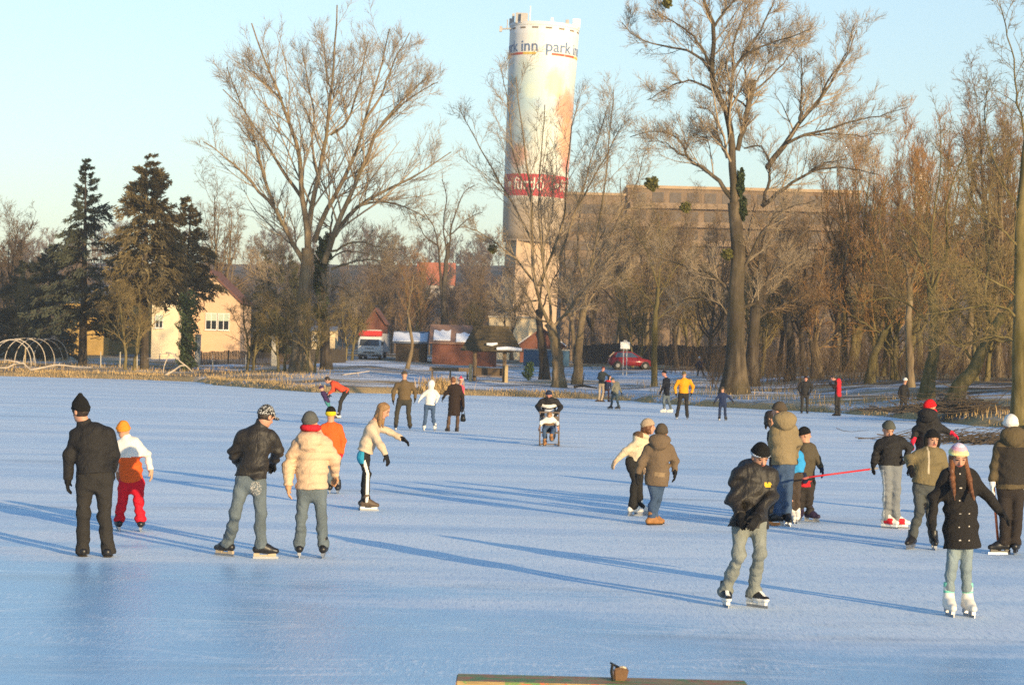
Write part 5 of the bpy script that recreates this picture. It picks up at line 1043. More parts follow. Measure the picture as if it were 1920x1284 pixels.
# ------------------------------------------------------------------ people: smooth distance fields meshed as continuous surfaces
class Field:
    def __init__(s, lo, hi, vox, fine=()):
        ax = []
        for c in range(3):
            pts = [lo[c]]
            while pts[-1] < hi[c]:
                x = pts[-1]; h = vox
                for (flo, fhi, fv) in fine:
                    if flo[c] - vox < x < fhi[c]: h = min(h, fv)
                pts.append(x + h)
            ax.append(np.array(pts))
        s.X, s.Y, s.Z = ax; s.F = np.full((len(ax[0]), len(ax[1]), len(ax[2])), .5, np.float32)
    def block(s, lo, hi):
        sl = []
        for a, l, h in zip((s.X, s.Y, s.Z), lo, hi):
            i0 = max(0, np.searchsorted(a, l) - 1); i1 = min(len(a), np.searchsorted(a, h) + 1); sl.append(slice(i0, max(i1, i0)))
        return tuple(sl)
    def pts(s, b): return np.stack(np.meshgrid(s.X[b[0]], s.Y[b[1]], s.Z[b[2]], indexing='ij'), -1)
    def put(s, b, d, k=.02, sub=False):
        if 0 in d.shape: return
        f = s.F[b]
        if sub: d = -d; h = np.clip(.5 - .5 * (f - d) / k, 0, 1); s.F[b] = f * (1 - h) + d * h + k * h * (1 - h)
        else: h = np.clip(.5 + .5 * (f - d) / k, 0, 1); s.F[b] = f * (1 - h) + d * h - k * h * (1 - h)
    def cap(s, a, b, ra, rb, k=.02, cut=None):
        a = np.asarray(a, float); b = np.asarray(b, float); m = max(ra, rb) + .06; bl = s.block(np.minimum(a, b) - m, np.maximum(a, b) + m); P = s.pts(bl); ab = b - a; L2 = max(ab @ ab, 1e-9)
        t = np.clip(((P - a) @ ab) / L2, 0, 1); d = np.linalg.norm(P - a - t[..., None] * ab, axis=-1) - (ra + (rb - ra) * t)
        for (p, n) in (cut or ()): d = np.maximum(d, (P - p) @ np.asarray(n))
        s.put(bl, d, k)
    def ell(s, c, side, fr, up, r, k=.02, sub=False, cut=None):
        m = max(r) + .06; c = np.asarray(c, float); bl = s.block(c - m, c + m); q = s.pts(bl) - c
        e = np.sqrt(((q @ side) / r[0]) ** 2 + ((q @ fr) / r[1]) ** 2 + ((q @ up) / r[2]) ** 2); d = (e - 1) * min(r)
        for (p, n) in (cut or ()): d = np.maximum(d, (q + c - p) @ np.asarray(n))
        s.put(bl, d, k, sub)
    def ecap(s, a, b, ra, rb, side, k=.04, cut=None):
        """capsule with an elliptical section (side radius, front radius)"""
        a = np.asarray(a, float); b = np.asarray(b, float); ab = b - a; L = np.linalg.norm(ab); ax = ab / max(L, 1e-6); w_ = nrm(np.cross(ax, side)); u = np.cross(w_, ax); m = max(ra[0], rb[0], ra[1], rb[1]) + .08
        bl = s.block(np.minimum(a, b) - m, np.maximum(a, b) + m); P = s.pts(bl) - a; z = P @ ax; t = np.clip(z / max(L, 1e-6), 0, 1); zz = z - t * L; rx = ra[0] + (rb[0] - ra[0]) * t; ry = ra[1] + (rb[1] - ra[1]) * t; rm = np.minimum(rx, ry)
        d = (np.sqrt(((P @ u) / rx) ** 2 + ((P @ w_) / ry) ** 2 + (zz / rm) ** 2) - 1) * rm
        for (p, n) in (cut or ()): d = np.maximum(d, (P + a - p) @ np.asarray(n))
        s.put(bl, d, k)
    def wrinkle(s, amp, fr, seed=0, spots=()):
        P = s.pts((slice(None),) * 3).astype(np.float32); r = np.random.default_rng(seed); d = np.zeros(s.F.shape, np.float32)
        wv = P + .035 * np.sin(P[..., [1, 2, 0]] * 9 + seed)
        for i in range(4):
            k = r.normal(0, 1, 3); k[2] = np.sign(k[2]) * (abs(k[2]) + .5) * 2.0; k = k / np.linalg.norm(k) * fr * (1 + .55 * i); d += np.sin(wv @ k + r.uniform(0, 6.28)).astype(np.float32) / (1 + .5 * i)
        md = .55 + .45 * np.sin(P @ np.array([7.0, 9.0, 5.0]) + seed).astype(np.float32)
        for (c_, r_, g_) in spots: md = md + g_ * np.exp(-((P - np.asarray(c_, np.float32)) ** 2).sum(-1) / r_ ** 2)
        s.F += (amp * d * .5 * md) * np.where(np.abs(s.F) < .08, 1, 0)
    def mesh(s):
        F = s.F; I = F < 0; nx, ny, nz = F.shape; cnt = np.zeros((nx - 1, ny - 1, nz - 1), np.int8)
        for a in (0, 1):
            for b in (0, 1):
                for c in (0, 1): cnt += I[a:nx - 1 + a, b:ny - 1 + b, c:nz - 1 + c]
        M = (cnt > 0) & (cnt < 8); idx = np.argwhere(M)
        if not len(idx): return np.zeros((0, 3)), np.zeros((0, 4), int)
        vid = np.full(M.shape, -1, np.int64); vid[M] = np.arange(len(idx)); acc = np.zeros((len(idx), 3)); n = np.zeros(len(idx)); A = (s.X, s.Y, s.Z); ij = idx.T
        for e in range(3):
            o1, o2 = [c for c in range(3) if c != e]
            for u in (0, 1):
                for v in (0, 1):
                    p = [ij[0].copy(), ij[1].copy(), ij[2].copy()]; p[o1] = p[o1] + u; p[o2] = p[o2] + v; q = [x.copy() for x in p]; q[e] = q[e] + 1
                    fa = F[tuple(p)]; fb = F[tuple(q)]; cr = (fa < 0) != (fb < 0); t = np.where(cr, fa / np.where(cr, fa - fb, 1), 0); pos = np.stack([A[c][p[c]] for c in range(3)], -1); pos[:, e] += t * (A[e][q[e]] - A[e][p[e]])
                    acc += np.where(cr[:, None], pos, 0); n += cr
        V = acc / np.maximum(n, 1)[:, None]; faces = []
        for e in range(3):
            o1, o2 = [(1, 2), (2, 0), (0, 1)][e]; sl0 = [slice(None)] * 3; sl1 = [slice(None)] * 3; sl0[e] = slice(0, -1); sl1[e] = slice(1, None); a = I[tuple(sl0)]; b = I[tuple(sl1)]; ch = np.argwhere(a != b); 
            ok = (ch[:, o1] > 0) & (ch[:, o2] > 0) & (ch[:, o1] < F.shape[o1] - 1) & (ch[:, o2] < F.shape[o2] - 1); ch = ch[ok]; inside = a[tuple(ch.T)]; g = []
            for du, dv in ((-1, -1), (0, -1), (0, 0), (-1, 0)):
                c = ch.copy(); c[:, o1] += du; c[:, o2] += dv; g.append(vid[tuple(c.T)])
            q = np.stack(g, -1); q[~inside] = q[~inside][:, ::-1]; faces.append(q)
        return V, np.concatenate(faces)

CROP = {'c1': (90, 720, 3.2), 'c2': (560, 680, 3.5556), 'c3': (1000, 660, 3.777), 'c4': (1310, 740, 3.057), 'c5': (1610, 740, 2.919), 'c18': (1420, 740, 4.938), 'cr': (580, 690, 11.67), 'cw': (830, 690, 9.88), 'cp': (990, 720, 9.876), 'cg': (1110, 680, 12.84), 'cb': (1480, 690, 12.84), 'cq': (1660, 690, 8.025)}
Zup = np.array([0, 0, 1.0])
SKIN = plain('skin', (.52, .27, .17), .55, .08, 30, .05, .35); SKINP = plain('cold pink skin', (.56, .25, .18), .55, .08, 30, .05, .35)
LIP = plain('lips', (.36, .10, .085), .5, .1, 30, 0); EYE = plain('eyes', (.03, .02, .018), .25, .2, 60, 0, .6); BROW = plain('brows', (.08, .05, .03), .8, .2, 60, 0)
BLADE = plain('skate blade steel', (.34, .35, .37), .35, .1, 20, 0, metal=.8); BLK = cloth('black cloth', (.012, .012, .013), .8, .3)
def facing(yaw, pitch=0.0):
    """0 faces the camera, 90 faces to the right, 180 faces away"""
    a = rad(yaw); f = np.array([math.sin(a), -math.cos(a), 0.0]); p = rad(pitch); return f * math.cos(p) - Zup * math.sin(p)

def person(d, label, group=None):
    ox, oy, k = CROP[d['c']]; gx, gy = ox + d['g'][0] / k, oy + d['g'][1] / k; g = ground_at(gx, gy)
    if d.get('Y'): g = np.array([ray(gx, gy)[0] * d['Y'], d['Y'], d.get('gz', 0.0)])
    Yd = g[1] + d.get('dY', 0.0); off = g.copy(); off[1] = Yd; off[0] = ray(gx, gy)[0] * Yd; gz = off[2]
    def J(p): return at(ox + p[0] / k, oy + p[1] / k, Yd + (p[2] if len(p) > 2 else 0.0)) - off
    j = {n: J(d[n]) for n in ('H', 'N', 'SL', 'SR', 'EL', 'WL', 'ER', 'WR', 'PL', 'PR', 'KL', 'AL', 'KR', 'AR')}
    K = d.get('k', 1.0); near = Yd < 42; mid = Yd < 75; vox = (.012 if near else (.018 if mid else .024)) * (.6 + .4 * K); by = d.get('by', d.get('yaw', 0)); bf = facing(by); side = np.array([-bf[1], bf[0], 0]) * -1.0
    side = np.cross(bf, Zup)                      # the person's right-hand axis, either sign does
    hf = facing(d.get('yaw', 0), d.get('pitch', 0)); hs = nrm(np.cross(hf, Zup)); hu = np.cross(hs, hf)
    foot = d.get('foot', 'skate'); sole = .145 * (.6 + .4 * K) if foot == 'skate' else .10 * (.6 + .4 * K); lift = d.get('lift', ())
    for s_ in 'LR':
        a = j['A' + s_]
        if s_ not in lift: a[2] = sole
        else: a[2] = max(a[2], sole)
    mS = (j['SL'] + j['SR']) / 2
    for s_ in 'LR': j['S' + s_] = j['S' + s_] * .86 + mS * .14 - Zup * .01
    root = empty('person', off, label, 'person', group); seed = int(abs(gx * 7 + gy)) % 1000
    allp = np.array(list(j.values())); lo = allp.min(0) - .36; hi = allp.max(0) + .36
    # --- body, one continuous skin
    fine = [(j['H'] - .15, j['H'] + .16, .007 if near else (.011 if mid else .018))]; bare = d.get('bare', '')
    for s_ in bare: fine.append((j['W' + s_] - .15, j['W' + s_] + .15, .0075 if near else .014))
    F = Field(lo, hi, max(vox, .016), fine); b = .82 * K
    cs = (j['SL'] + j['SR']) / 2; cp = (j['PL'] + j['PR']) / 2; N = j['N']; H = j['H']; kh = .45 + .55 * K
    F.ecap(cp, cp * .5 + cs * .5, (.15 * b, .10 * b), (.14 * b, .095 * b), side); F.ecap(cp * .5 + cs * .5, cs * .92 + cp * .08, (.14 * b, .095 * b), (.15 * b, .09 * b), side); F.cap(j['SL'], j['SR'], .055 * b, .055 * b, .04)
    F.cap(cs, N, .075 * b, .06 * b, .04); F.cap(N, H - hu * .05 * kh - hf * .015, .058 * kh, .055 * kh, .03)
    for s_ in 'LR':
        F.cap(j['S' + s_], j['E' + s_], .048 * b, .040 * b, .03); F.cap(j['E' + s_], j['W' + s_], .038 * b, .028 * b, .02); F.cap(j['P' + s_], j['K' + s_], .078 * b, .052 * b, .04); F.cap(j['K' + s_], j['A' + s_], .050 * b, .034 * b, .02)
    F.ell(H + hu * .022 * kh, hs, hf, hu, (.074 * kh, .094 * kh, .098 * kh), .01); F.ell(H - hu * .055 * kh + hf * .022 * kh, hs, hf, hu, (.056 * kh, .062 * kh, .062 * kh), .03); F.ell(H - hu * .088 * kh + hf * .062 * kh, hs, hf, hu, (.022 * kh, .02 * kh, .018 * kh), .02)
    F.cap(H + hf * .090 * kh + hu * .008 * kh, H + hf * .106 * kh - hu * .026 * kh, .009 * kh, .015 * kh, .012)
    for q in (-1, 1):
        F.ell(H + hs * q * .076 * kh - hu * .008 * kh - hf * .005, hs, hf, hu, (.012 * kh, .022 * kh, .032 * kh), .008); F.ell(H + hs * q * .032 * kh + hf * .094 * kh + hu * .012 * kh, hs, hf, hu, (.016 * kh, .012 * kh, .010 * kh), .012, True)
        F.ell(H + hs * q * .031 * kh + hf * .080 * kh + hu * .011 * kh, hs, hf, hu, (.012 * kh, .012 * kh, .011 * kh), .004); F.cap(H + hf * .088 * kh + hu * .030 * kh + hs * q * .012 * kh, H + hf * .080 * kh + hu * .028 * kh + hs * q * .048 * kh, .009 * kh, .007 * kh, .012)
    F.ell(H + hf * .086 * kh - hu * .052 * kh, hs, hf, hu, (.024 * kh, .012 * kh, .010 * kh), .008)
    # hands
    hm = {}
    def hand(Fd, s_, rr, kk=.008, grow=0.0):
        w_ = j['W' + s_]; fd = nrm(w_ - j['E' + s_]); fd = nrm(fd + np.asarray(d.get('hd' + s_, (0, 0, -.25)))); inn = nrm(cp + np.array([0, 0, .1]) - w_); pn = nrm(inn - fd * (inn @ fd)); ac = np.cross(fd, pn); hk = .55 + .45 * K; c = d.get('curl', .55)
        Fd.ecap(w_ - fd * .03, w_ + fd * .07 * hk, (.030 * hk + grow, .018 * hk + grow), (.040 * hk + grow, .014 * hk + grow), ac, .012)
        for i, (o, L) in enumerate(((-.030, .068), (-.010, .078), (.011, .073), (.030, .058))):
            p0 = w_ + fd * .078 * hk + ac * o * hk; d1 = nrm(fd + ac * o * 3 + pn * c * .5); p1 = p0 + d1 * L * .5 * hk; d2 = nrm(d1 + pn * c * 1.2); p2 = p1 + d2 * L * .55 * hk; Fd.cap(p0, p1, rr, rr * .95, kk); Fd.cap(p1, p2, rr * .95, rr * .8, kk * .6)
        q0 = w_ + fd * .02 * hk - ac * .036 * hk; q1 = q0 + nrm(fd * .7 - ac * .8 + pn * .3) * .042 * hk; q2 = q1 + nrm(fd + pn * .5 - ac * .1) * .032 * hk; Fd.cap(q0, q1, rr * 1.2, rr * 1.05, .01); Fd.cap(q1, q2, rr * 1.05, rr * .85, kk * .6)
    for s_ in 'LR': hand(F, s_, .0088 * (.6 + .4 * K))
    for s_ in 'LR':
        fdv = foot_dir(d, j, s_, J, by); F.cap(j['A' + s_] - (0, 0, .035 * K), j['A' + s_] + fdv * .12 * K - (0, 0, .05 * K), .032 * K, .026 * K, .02)
    V, Fq = F.mesh(); fc = V[Fq].mean(1); rel = fc - H; x, y, z = rel @ hs, rel @ hf, rel @ hu; mi = np.zeros(len(Fq), int)
    if mid:
        mi[(y > .06 * kh) & (np.abs(x) < .023 * kh) & (np.abs(z + .052 * kh) < .009 * kh)] = 1; mi[(y > .05 * kh) & (np.abs(np.abs(x) - .031 * kh) < .012 * kh) & (np.abs(z - .011 * kh) < .0065 * kh)] = 2; mi[(y > .05 * kh) & (np.abs(np.abs(x) - .031 * kh) < .021 * kh) & (np.abs(z - .033 * kh) < .005 * kh)] = 3
    mesh_np('body', V, Fq, [d.get('skin', SKIN), LIP, EYE, d.get('browm', BROW)], root, mi=mi)
    # --- jacket
    jk = d['jacket']; bulk = jk.get('bulk', 1.0) * K * .90; arm = jk.get('arm', 1.0) * K * .90; hemz = J((d['g'][0], jk['hem']))
    up = nrm(cs - cp); th = ((hemz - cp)[2]) if abs(up[2]) > .6 else -.06 * K; hp = cp + up * (th / max(up[2], .6) if abs(up[2]) > .6 else th); lo2, hi2 = allp.min(0) - .4, allp.max(0) + .4
    F = Field(lo2, hi2, vox); wst = cp * .62 + cs * .38; chs = cp * .22 + cs * .78
    fl = jk.get('flare', 1.0); low = min(0.0, float((hp - cp) @ up))
    F.ecap(hp - up * .12, cp + up * .02, (.185 * bulk * fl, .145 * bulk * fl), (.18 * bulk, .14 * bulk), side, .03); F.ecap(cp, wst, (.18 * bulk, .14 * bulk), (.175 * bulk, .130 * bulk), side, .04); F.ecap(wst, chs, (.175 * bulk, .130 * bulk), (.19 * bulk, .135 * bulk), side, .04); F.ecap(chs, cs + up * .01, (.185 * bulk, .13 * bulk), (.15 * bulk, .105 * bulk), side, .04)
    F.cap(j['SL'] - up * .025, j['SR'] - up * .025, .068 * bulk, .068 * bulk, .06); F.cap(cs, N - nrm(H - N) * .055 * K, .10 * bulk, .072 * bulk, .04)
    P = F.pts((slice(None),) * 3); F.F = np.maximum(F.F, (P - hp) @ (-up)).astype(np.float32)
    if jk.get('collar'): F.cap(N - up * .02, N + nrm(H - N) * .055 * K, .078 * K, .075 * K, .015, cut=[(N + nrm(H - N) * .055 * K, nrm(H - N))])
    if jk.get('hood'):
        hb = N - bf * .095 * bulk + Zup * (.015 + jk.get('hoodz', 0)); r_ = jk['hood'] * K; F.ell(hb, side, bf, Zup, (.135 * r_, .085 * r_, .085 * r_), .03); F.ell(hb - Zup * .05 - bf * .03, side, bf, Zup, (.10 * r_, .06 * r_, .09 * r_), .03); F.cap(N + side * .09 * K + bf * .02, hb + side * .09 * K, .045 * r_, .05 * r_, .03); F.cap(N - side * .09 * K + bf * .02, hb - side * .09 * K, .045 * r_, .05 * r_, .03)
    if jk.get('hoodup'):
        F.ell(H - hf * .022 + hu * .02, hs, hf, hu, (.115 * kh, .125 * kh, .135 * kh), .02, cut=[(H + hf * .045 * kh, hf)]); F.cap(N, H - hf * .03, .10 * K, .10 * kh, .03)
        F.ell(H + hf * .06 * kh - hu * .01, hs, hf, hu, (.082 * kh, .085 * kh, .105 * kh), .01, True)
    for s_ in 'LR':
        s0, e0, w0 = j['S' + s_], j['E' + s_], j['W' + s_]; ad = nrm(w0 - e0); wc = w0 - ad * .005; cut = [(wc, ad)]
        F.cap(s0 - up * .025, e0, .074 * arm, .064 * arm, .05); F.cap(e0, w0, .066 * arm, .050 * arm, .025, cut=cut)
    if jk.get('puff'):
        P = F.pts((slice(None),) * 3); q = np.abs(np.sin(((P - hp) @ up) * math.pi / (.085 * K))); F.F += ((1 - q ** .5) * .014 * K - .004).astype(np.float32) * (np.abs(F.F) < .08)
    F.wrinkle(jk.get('wr', .011) * (.6 + .4 * K), 26 / (.5 + .5 * K), seed, [(j['E' + q], .13, .8) for q in 'LR'] + [(wst, .2, .3)])
    V, Fq = F.mesh(); mats = [jk['mat']]; mi = None; fc = V[Fq].mean(1)
    if jk.get('parts'):
        mi = np.zeros(len(Fq), int); tor = (fc - cp) @ up; Lt = np.linalg.norm(cs - cp); lx = (fc - cp) @ side; ly = (fc - cp) @ bf
        ad = np.minimum.reduce([seg_dist(fc, j['S' + s_] * .3 + j['E' + s_] * .7, j['E' + s_]) for s_ in 'LR'] + [seg_dist(fc, j['E' + s_], j['W' + s_]) for s_ in 'LR'] + [seg_dist(fc, j['S' + s_], j['E' + s_]) for s_ in 'LR']); onarm = ad < .088 * arm
        for n_, (fn, m_) in enumerate(jk['parts']): mats.append(m_); mi[fn(tor / Lt, lx / K, ly / K, onarm, fc)] = n_ + 1
    mesh_np(jk.get('name', 'jacket'), V, Fq, mats, root, mi=mi)
    # --- trousers
    tr = d['trousers']; tw = tr.get('w', 1.0) * K * .88; F = Field(np.minimum.reduce([j[n] for n in ('PL', 'PR', 'KL', 'KR', 'AL', 'AR')]) - .3, np.maximum.reduce([j[n] for n in ('PL', 'PR', 'KL', 'KR', 'AL', 'AR')]) + .3, vox)
    F.ecap(cp - Zup * .03, cp + up * .14 * K, (.165 * tw, .125 * tw), (.155 * tw, .115 * tw), side, .03); hemr = tr.get('hem', 1.0)
    for s_ in 'LR':
        p, kn, a = j['P' + s_], j['K' + s_], j['A' + s_]; ld = nrm(a - kn); ae = a + ld * (tr.get('long', .02)) * K; F.cap(p, kn, .100 * tw, .070 * tw, .05); cf = kn * .62 + ae * .38 - foot_dir(d, j, s_, J, by) * .014 * K; F.cap(kn, cf, .070 * tw, .069 * tw, .03); F.cap(cf, ae, .069 * tw, .066 * tw * hemr, .03, cut=[(ae, ld)])
        for q in range(1): F.ecap(ae - ld * (.04 + .055 * q) * K, ae - ld * (.045 + .055 * q) * K, ((.070 + .004 * (q % 2)) * tw * hemr,) * 2, ((.07) * tw * hemr,) * 2, side, .02, cut=[(ae, ld)])
    F.wrinkle(tr.get('wr', .0075) * (.6 + .4 * K), 30 / (.5 + .5 * K), seed + 3, [(j['A' + q] + Zup * .05, .13, 1.3) for q in 'LR'] + [(j['K' + q], .11, .9) for q in 'LR'] + [(cp, .2, .5)]); V, Fq = F.mesh(); mats = [tr['mat']]; mi = None
    if tr.get('parts'):
        fc = V[Fq].mean(1); mi = np.zeros(len(Fq), int)
        for n_, (fn, m_) in enumerate(tr['parts']): mats.append(m_); mi[fn(fc, j, side, bf)] = n_ + 1
    mesh_np('trousers', V, Fq, mats, root, mi=mi)
    # --- feet
    for s_ in 'LR': make_foot(d, j, s_, J, by, root, foot, K, near)
    # --- gloves
    gl = d.get('gloves')
    if gl:
        for s_ in 'LR':
            if s_ in bare: continue
            w_ = j['W' + s_]; F = Field(w_ - .2, w_ + .2, .007 if near else (.011 if mid else .016)); hand(F, s_, .0122 * (.6 + .4 * K), .01, .005); ad = nrm(w_ - j['E' + s_]); F.cap(w_ - ad * .05 * K, w_ + ad * .02, .040 * K, .038 * K, .015); V, Fq = F.mesh(); mesh_np('glove', V, Fq, [gl], root)
    # --- hair, hat, scarf
    hr = d.get('hair')
    if hr:
        F = Field(H - .5, H + .2, .010 if near else .016); L = hr.get('len', 0)
        F.ell(H + hu * .026 * kh - hf * .008, hs, hf, hu, (.083 * kh, .102 * kh, .106 * kh), .01); F.ell(H + hf * .075 * kh - hu * .035 * kh, hs, hf, hu, (.066 * kh, .075 * kh, .095 * kh), .012, True)
        if L:
            for q in (-1, -.93, -.8, -.5, 0, .5, .8, .93, 1):
                p0 = H + hs * q * .062 * kh - hf * (.07 * kh * (1 - abs(q) * .8)); fwd = hr.get('front', .02); p1 = p0 - Zup * L * .5 + hs * q * .02 + hf * (fwd * (1 - (1 - abs(q)) * 2.2) if abs(q) > .75 else -.01); p2 = p1 - Zup * L * .5 + hf * (fwd * 1.3 * (1 - (1 - abs(q)) * 2.4) if abs(q) > .75 else 0) + hs * q * .01
                if hr.get('sweep'): p1 = p1 + np.asarray(hr['sweep']) * .5; p2 = p2 + np.asarray(hr['sweep'])
                hr_ = .026 if abs(q) > .75 else .034; p2 = p2 + Zup * .05 * abs(math.sin(q * 9)); F.cap(p0, p1, hr_ * kh, hr_ * kh, .02); F.cap(p1, p2, hr_ * kh, .010 * kh, .02)
        F.wrinkle(.006, 55, seed); V, Fq = F.mesh(); mesh_np('hair', V, Fq, [hr['mat']], root)
    ht = d.get('hat')
    if ht:
        F = Field(H - .16, H + .30, .008 if near else (.012 if mid else .018)); t = ht.get('tall', 1.0); dn = ht.get('down', 0.0); pl = H + hu * (.030 - dn) * kh; pn = nrm(-hu + hf * -.0 + hf * (-.22)); pn = nrm(-hu - hf * ht.get('tilt', -.30))
        F.ell(H + hu * .024 * kh - hf * .004, hs, hf, hu, (.092 * kh, .110 * kh, .115 * kh * t), .01, cut=[(pl, pn)])
        if t > 1.25: F.cap(H + hu * .09 * kh, H + hu * (.10 + .062 * t) * kh - hf * .01, .07 * kh, .025 * kh, .03)
        if ht.get('band', True): F.ell(pl + hu * .02 * kh - hf * .006, hs, hf, nrm(hu), (.098 * kh, .114 * kh, .034 * kh), .01, cut=[(pl - hu * .004, pn)])
        if ht.get('pom'): F.ell(H + hu * .15 * kh * t, hs, hf, hu, (.035 * kh,) * 3, .01)
        if ht.get('peak'): F.ell(pl + hf * .12 * kh + hu * .012, hs, hf, hu, (.07 * kh, .06 * kh, .012), .012)
        if ht.get('flaps'):
            for q in (-1, 1): F.cap(H + hs * q * .085 * kh + hu * .01, H + hs * q * .085 * kh - hu * .07 * kh, .03 * kh, .022 * kh, .02)
        F.wrinkle(.003, 60, seed); V, Fq = F.mesh(); mats = [ht['mat']]; mi = None
        if ht.get('stripes'):
            z = (V[Fq].mean(1) - pl) @ hu / kh; mi = np.zeros(len(Fq), int)
            for n_, (z0, z1, m_) in enumerate(ht['stripes']): mats.append(m_); mi[(z >= z0) & (z < z1)] = n_ + 1
        mesh_np('hat', V, Fq, mats, root, mi=mi)
    sc = d.get('scarf')
    if sc:
        F = Field(N - .25, N + .25, .011 if near else .016); c = N + nrm(H - N) * .06 * K
        for i in range(14):
            a = 2 * math.pi * i / 14; a2 = 2 * math.pi * (i + 1) / 14; r_ = .088 * K; F.cap(c + side * r_ * math.cos(a) + bf * r_ * math.sin(a), c + side * r_ * math.cos(a2) + bf * r_ * math.sin(a2), .034 * K, .034 * K, .02)
        F.wrinkle(.006, 40, seed); V, Fq = F.mesh(); mesh_np('scarf', V, Fq, [sc], root)
    d['_off'] = off; d['_j'] = j; d['_root'] = root; d['_J'] = J; d['_side'] = side; d['_bf'] = bf; d['_up'] = up; d['_cs'] = cs; d['_cp'] = cp
    return root
def seg_dist(P, a, b):
    ab = b - a; t = np.clip(((P - a) @ ab) / max(ab @ ab, 1e-9), 0, 1); return np.linalg.norm(P - a - t[:, None] * ab, axis=1)
def foot_dir(d, j, s_, J, by):
    if 'T' + s_ in d:
        v = J(d['T' + s_]) - j['A' + s_]; v[2] = 0
        if np.linalg.norm(v) > .05: return nrm(v)
    return facing(by + (12 if s_ == 'L' else -12))
def make_foot(d, j, s_, J, by, root, foot, K, near):
    a = j['A' + s_]; fd = foot_dir(d, j, s_, J, by); sd = np.cross(fd, Zup); bm_ = d.get('boot', BLK); F = Field(a - .3, a + .3, .011 if near else .017); k = .6 + .4 * K
    bot = a[2] - .088 * k; heel = a - fd * .055 * k; toe = a + fd * .165 * k; tall = d.get('shaft', .10) * k
    cut = [(np.array([0, 0, bot]), -Zup)]
    F.cap((a[0], a[1], a[2] + tall), (a[0], a[1], a[2] - .02), .052 * k, .052 * k, .02, cut=[(a + Zup * tall, Zup)]); F.cap((*heel[:2], bot + .045 * k), (*(a + fd * .07 * k)[:2], bot + .05 * k), .045 * k, .048 * k, .02, cut=cut); F.cap((*(a + fd * .05 * k)[:2], bot + .045 * k), (*toe[:2], bot + .028 * k), .047 * k, .034 * k, .02, cut=cut); F.cap(a + Zup * .01, a + fd * .09 * k - Zup * .04 * k, .05 * k, .04 * k, .03, cut=cut)
    V, Fq = F.mesh(); mats = [bm_]; mi = None
    if d.get('bootparts'):
        fc = V[Fq].mean(1); q = fc - a; mi = np.zeros(len(Fq), int)
        for n_, (fn, m_) in enumerate(d['bootparts']): mats.append(m_); mi[fn(q @ fd / k, q @ sd / k, q[:, 2] / k)] = n_ + 1
    o = mesh_np('skate' if foot == 'skate' else 'boot', V, Fq, mats, root, mi=mi)
    if foot == 'skate':
        c, s2 = fd[0], fd[1]; ln = .13 * k
        def bx(mb, x0, x1, hw, z0, z1):
            vs = []
            for z in (z0, z1):
                for x, y in ((x0, -hw), (x1, -hw), (x1, hw), (x0, hw)): p = a + fd * x * k + sd * y * k; vs.append((p[0], p[1], z))
            mb.add(vs, [(0, 3, 2, 1), (4, 5, 6, 7), (0, 1, 5, 4), (1, 2, 6, 5), (2, 3, 7, 6), (3, 0, 4, 7)]); return mb
        g0 = bot - .057 * k; hm = d.get('holder', BLADE)
        mb = MB(); bx(mb, -.09, .19, .0045, g0, g0 + .026 * k); mb.build('blade', BLADE, o)
        mb = MB(); bx(mb, -.085, -.02, .018, g0 + .0265 * k, bot + .004); bx(mb, .075, .165, .018, g0 + .0265 * k, bot + .004)
        if d.get('holder'): bx(mb, -.0199, .0749, .014, g0 + .0268 * k, g0 + .045 * k)
        mb.build('blade_holder', hm, o)
    else:
        F = Field(a - .3, a + .3, .011 if near else .017); F.ecap((*heel[:2], bot - .001), (*toe[:2], bot - .001), (.050 * k, .02), (.042 * k, .02), sd, .01, cut=[(np.array([0, 0, bot - .012 * k]), -Zup), (np.array([0, 0, bot + .008]), Zup)]); V, Fq = F.mesh()
        if len(Fq): mesh_np('sole', V, Fq, [plain('dark rubber sole', (.03, .025, .02), .8, .2, 20, .1)], o)
# ------------------------------------------------------------------ the cast: joints traced in the photograph, (x, y[, metres further away])
def jm(n, c, **k): return cloth(n, c, **k)
JEAN = cloth('washed blue jeans', (.115, .142, .155), .85, .4, 20, .35); JEAND = cloth('dark blue jeans', (.05, .085, .15), .85, .4, 20, .3); JEANG = cloth('grey green jeans', (.22, .235, .21), .85, .4, 20, .28); BLKT = cloth('black trousers', (.023, .022, .021), .85, .3); CHAR = cloth('charcoal trousers', (.03, .028, .026), .85, .3)
BLKJ = cloth('black jacket', (.021, .020, .020), .75, .4); LEATH = cloth('shiny black jacket', (.024, .021, .018), .55, .5, 12, .35, .35); OLIVE = cloth('olive cloth', (.17, .135, .07), .85, .4); TAN = cloth('tan olive coat', (.23, .175, .095), .85, .4); BROWNC = cloth('brown coat', (.15, .105, .065), .85, .4)
CREAMJ = cloth('cream jacket', (.62, .50, .33), .8, .4); BEIGEP = cloth('beige quilted jacket', (.62, .43, .27), .6, .35, 14, .1); BEIGEF = cloth('beige fleece', (.55, .43, .30), .9, .3); WHITEJ = cloth('white jacket', (.74, .70, .62), .8, .3); WHITEC = cloth('white leather', (.74, .72, .66), .5, .2)
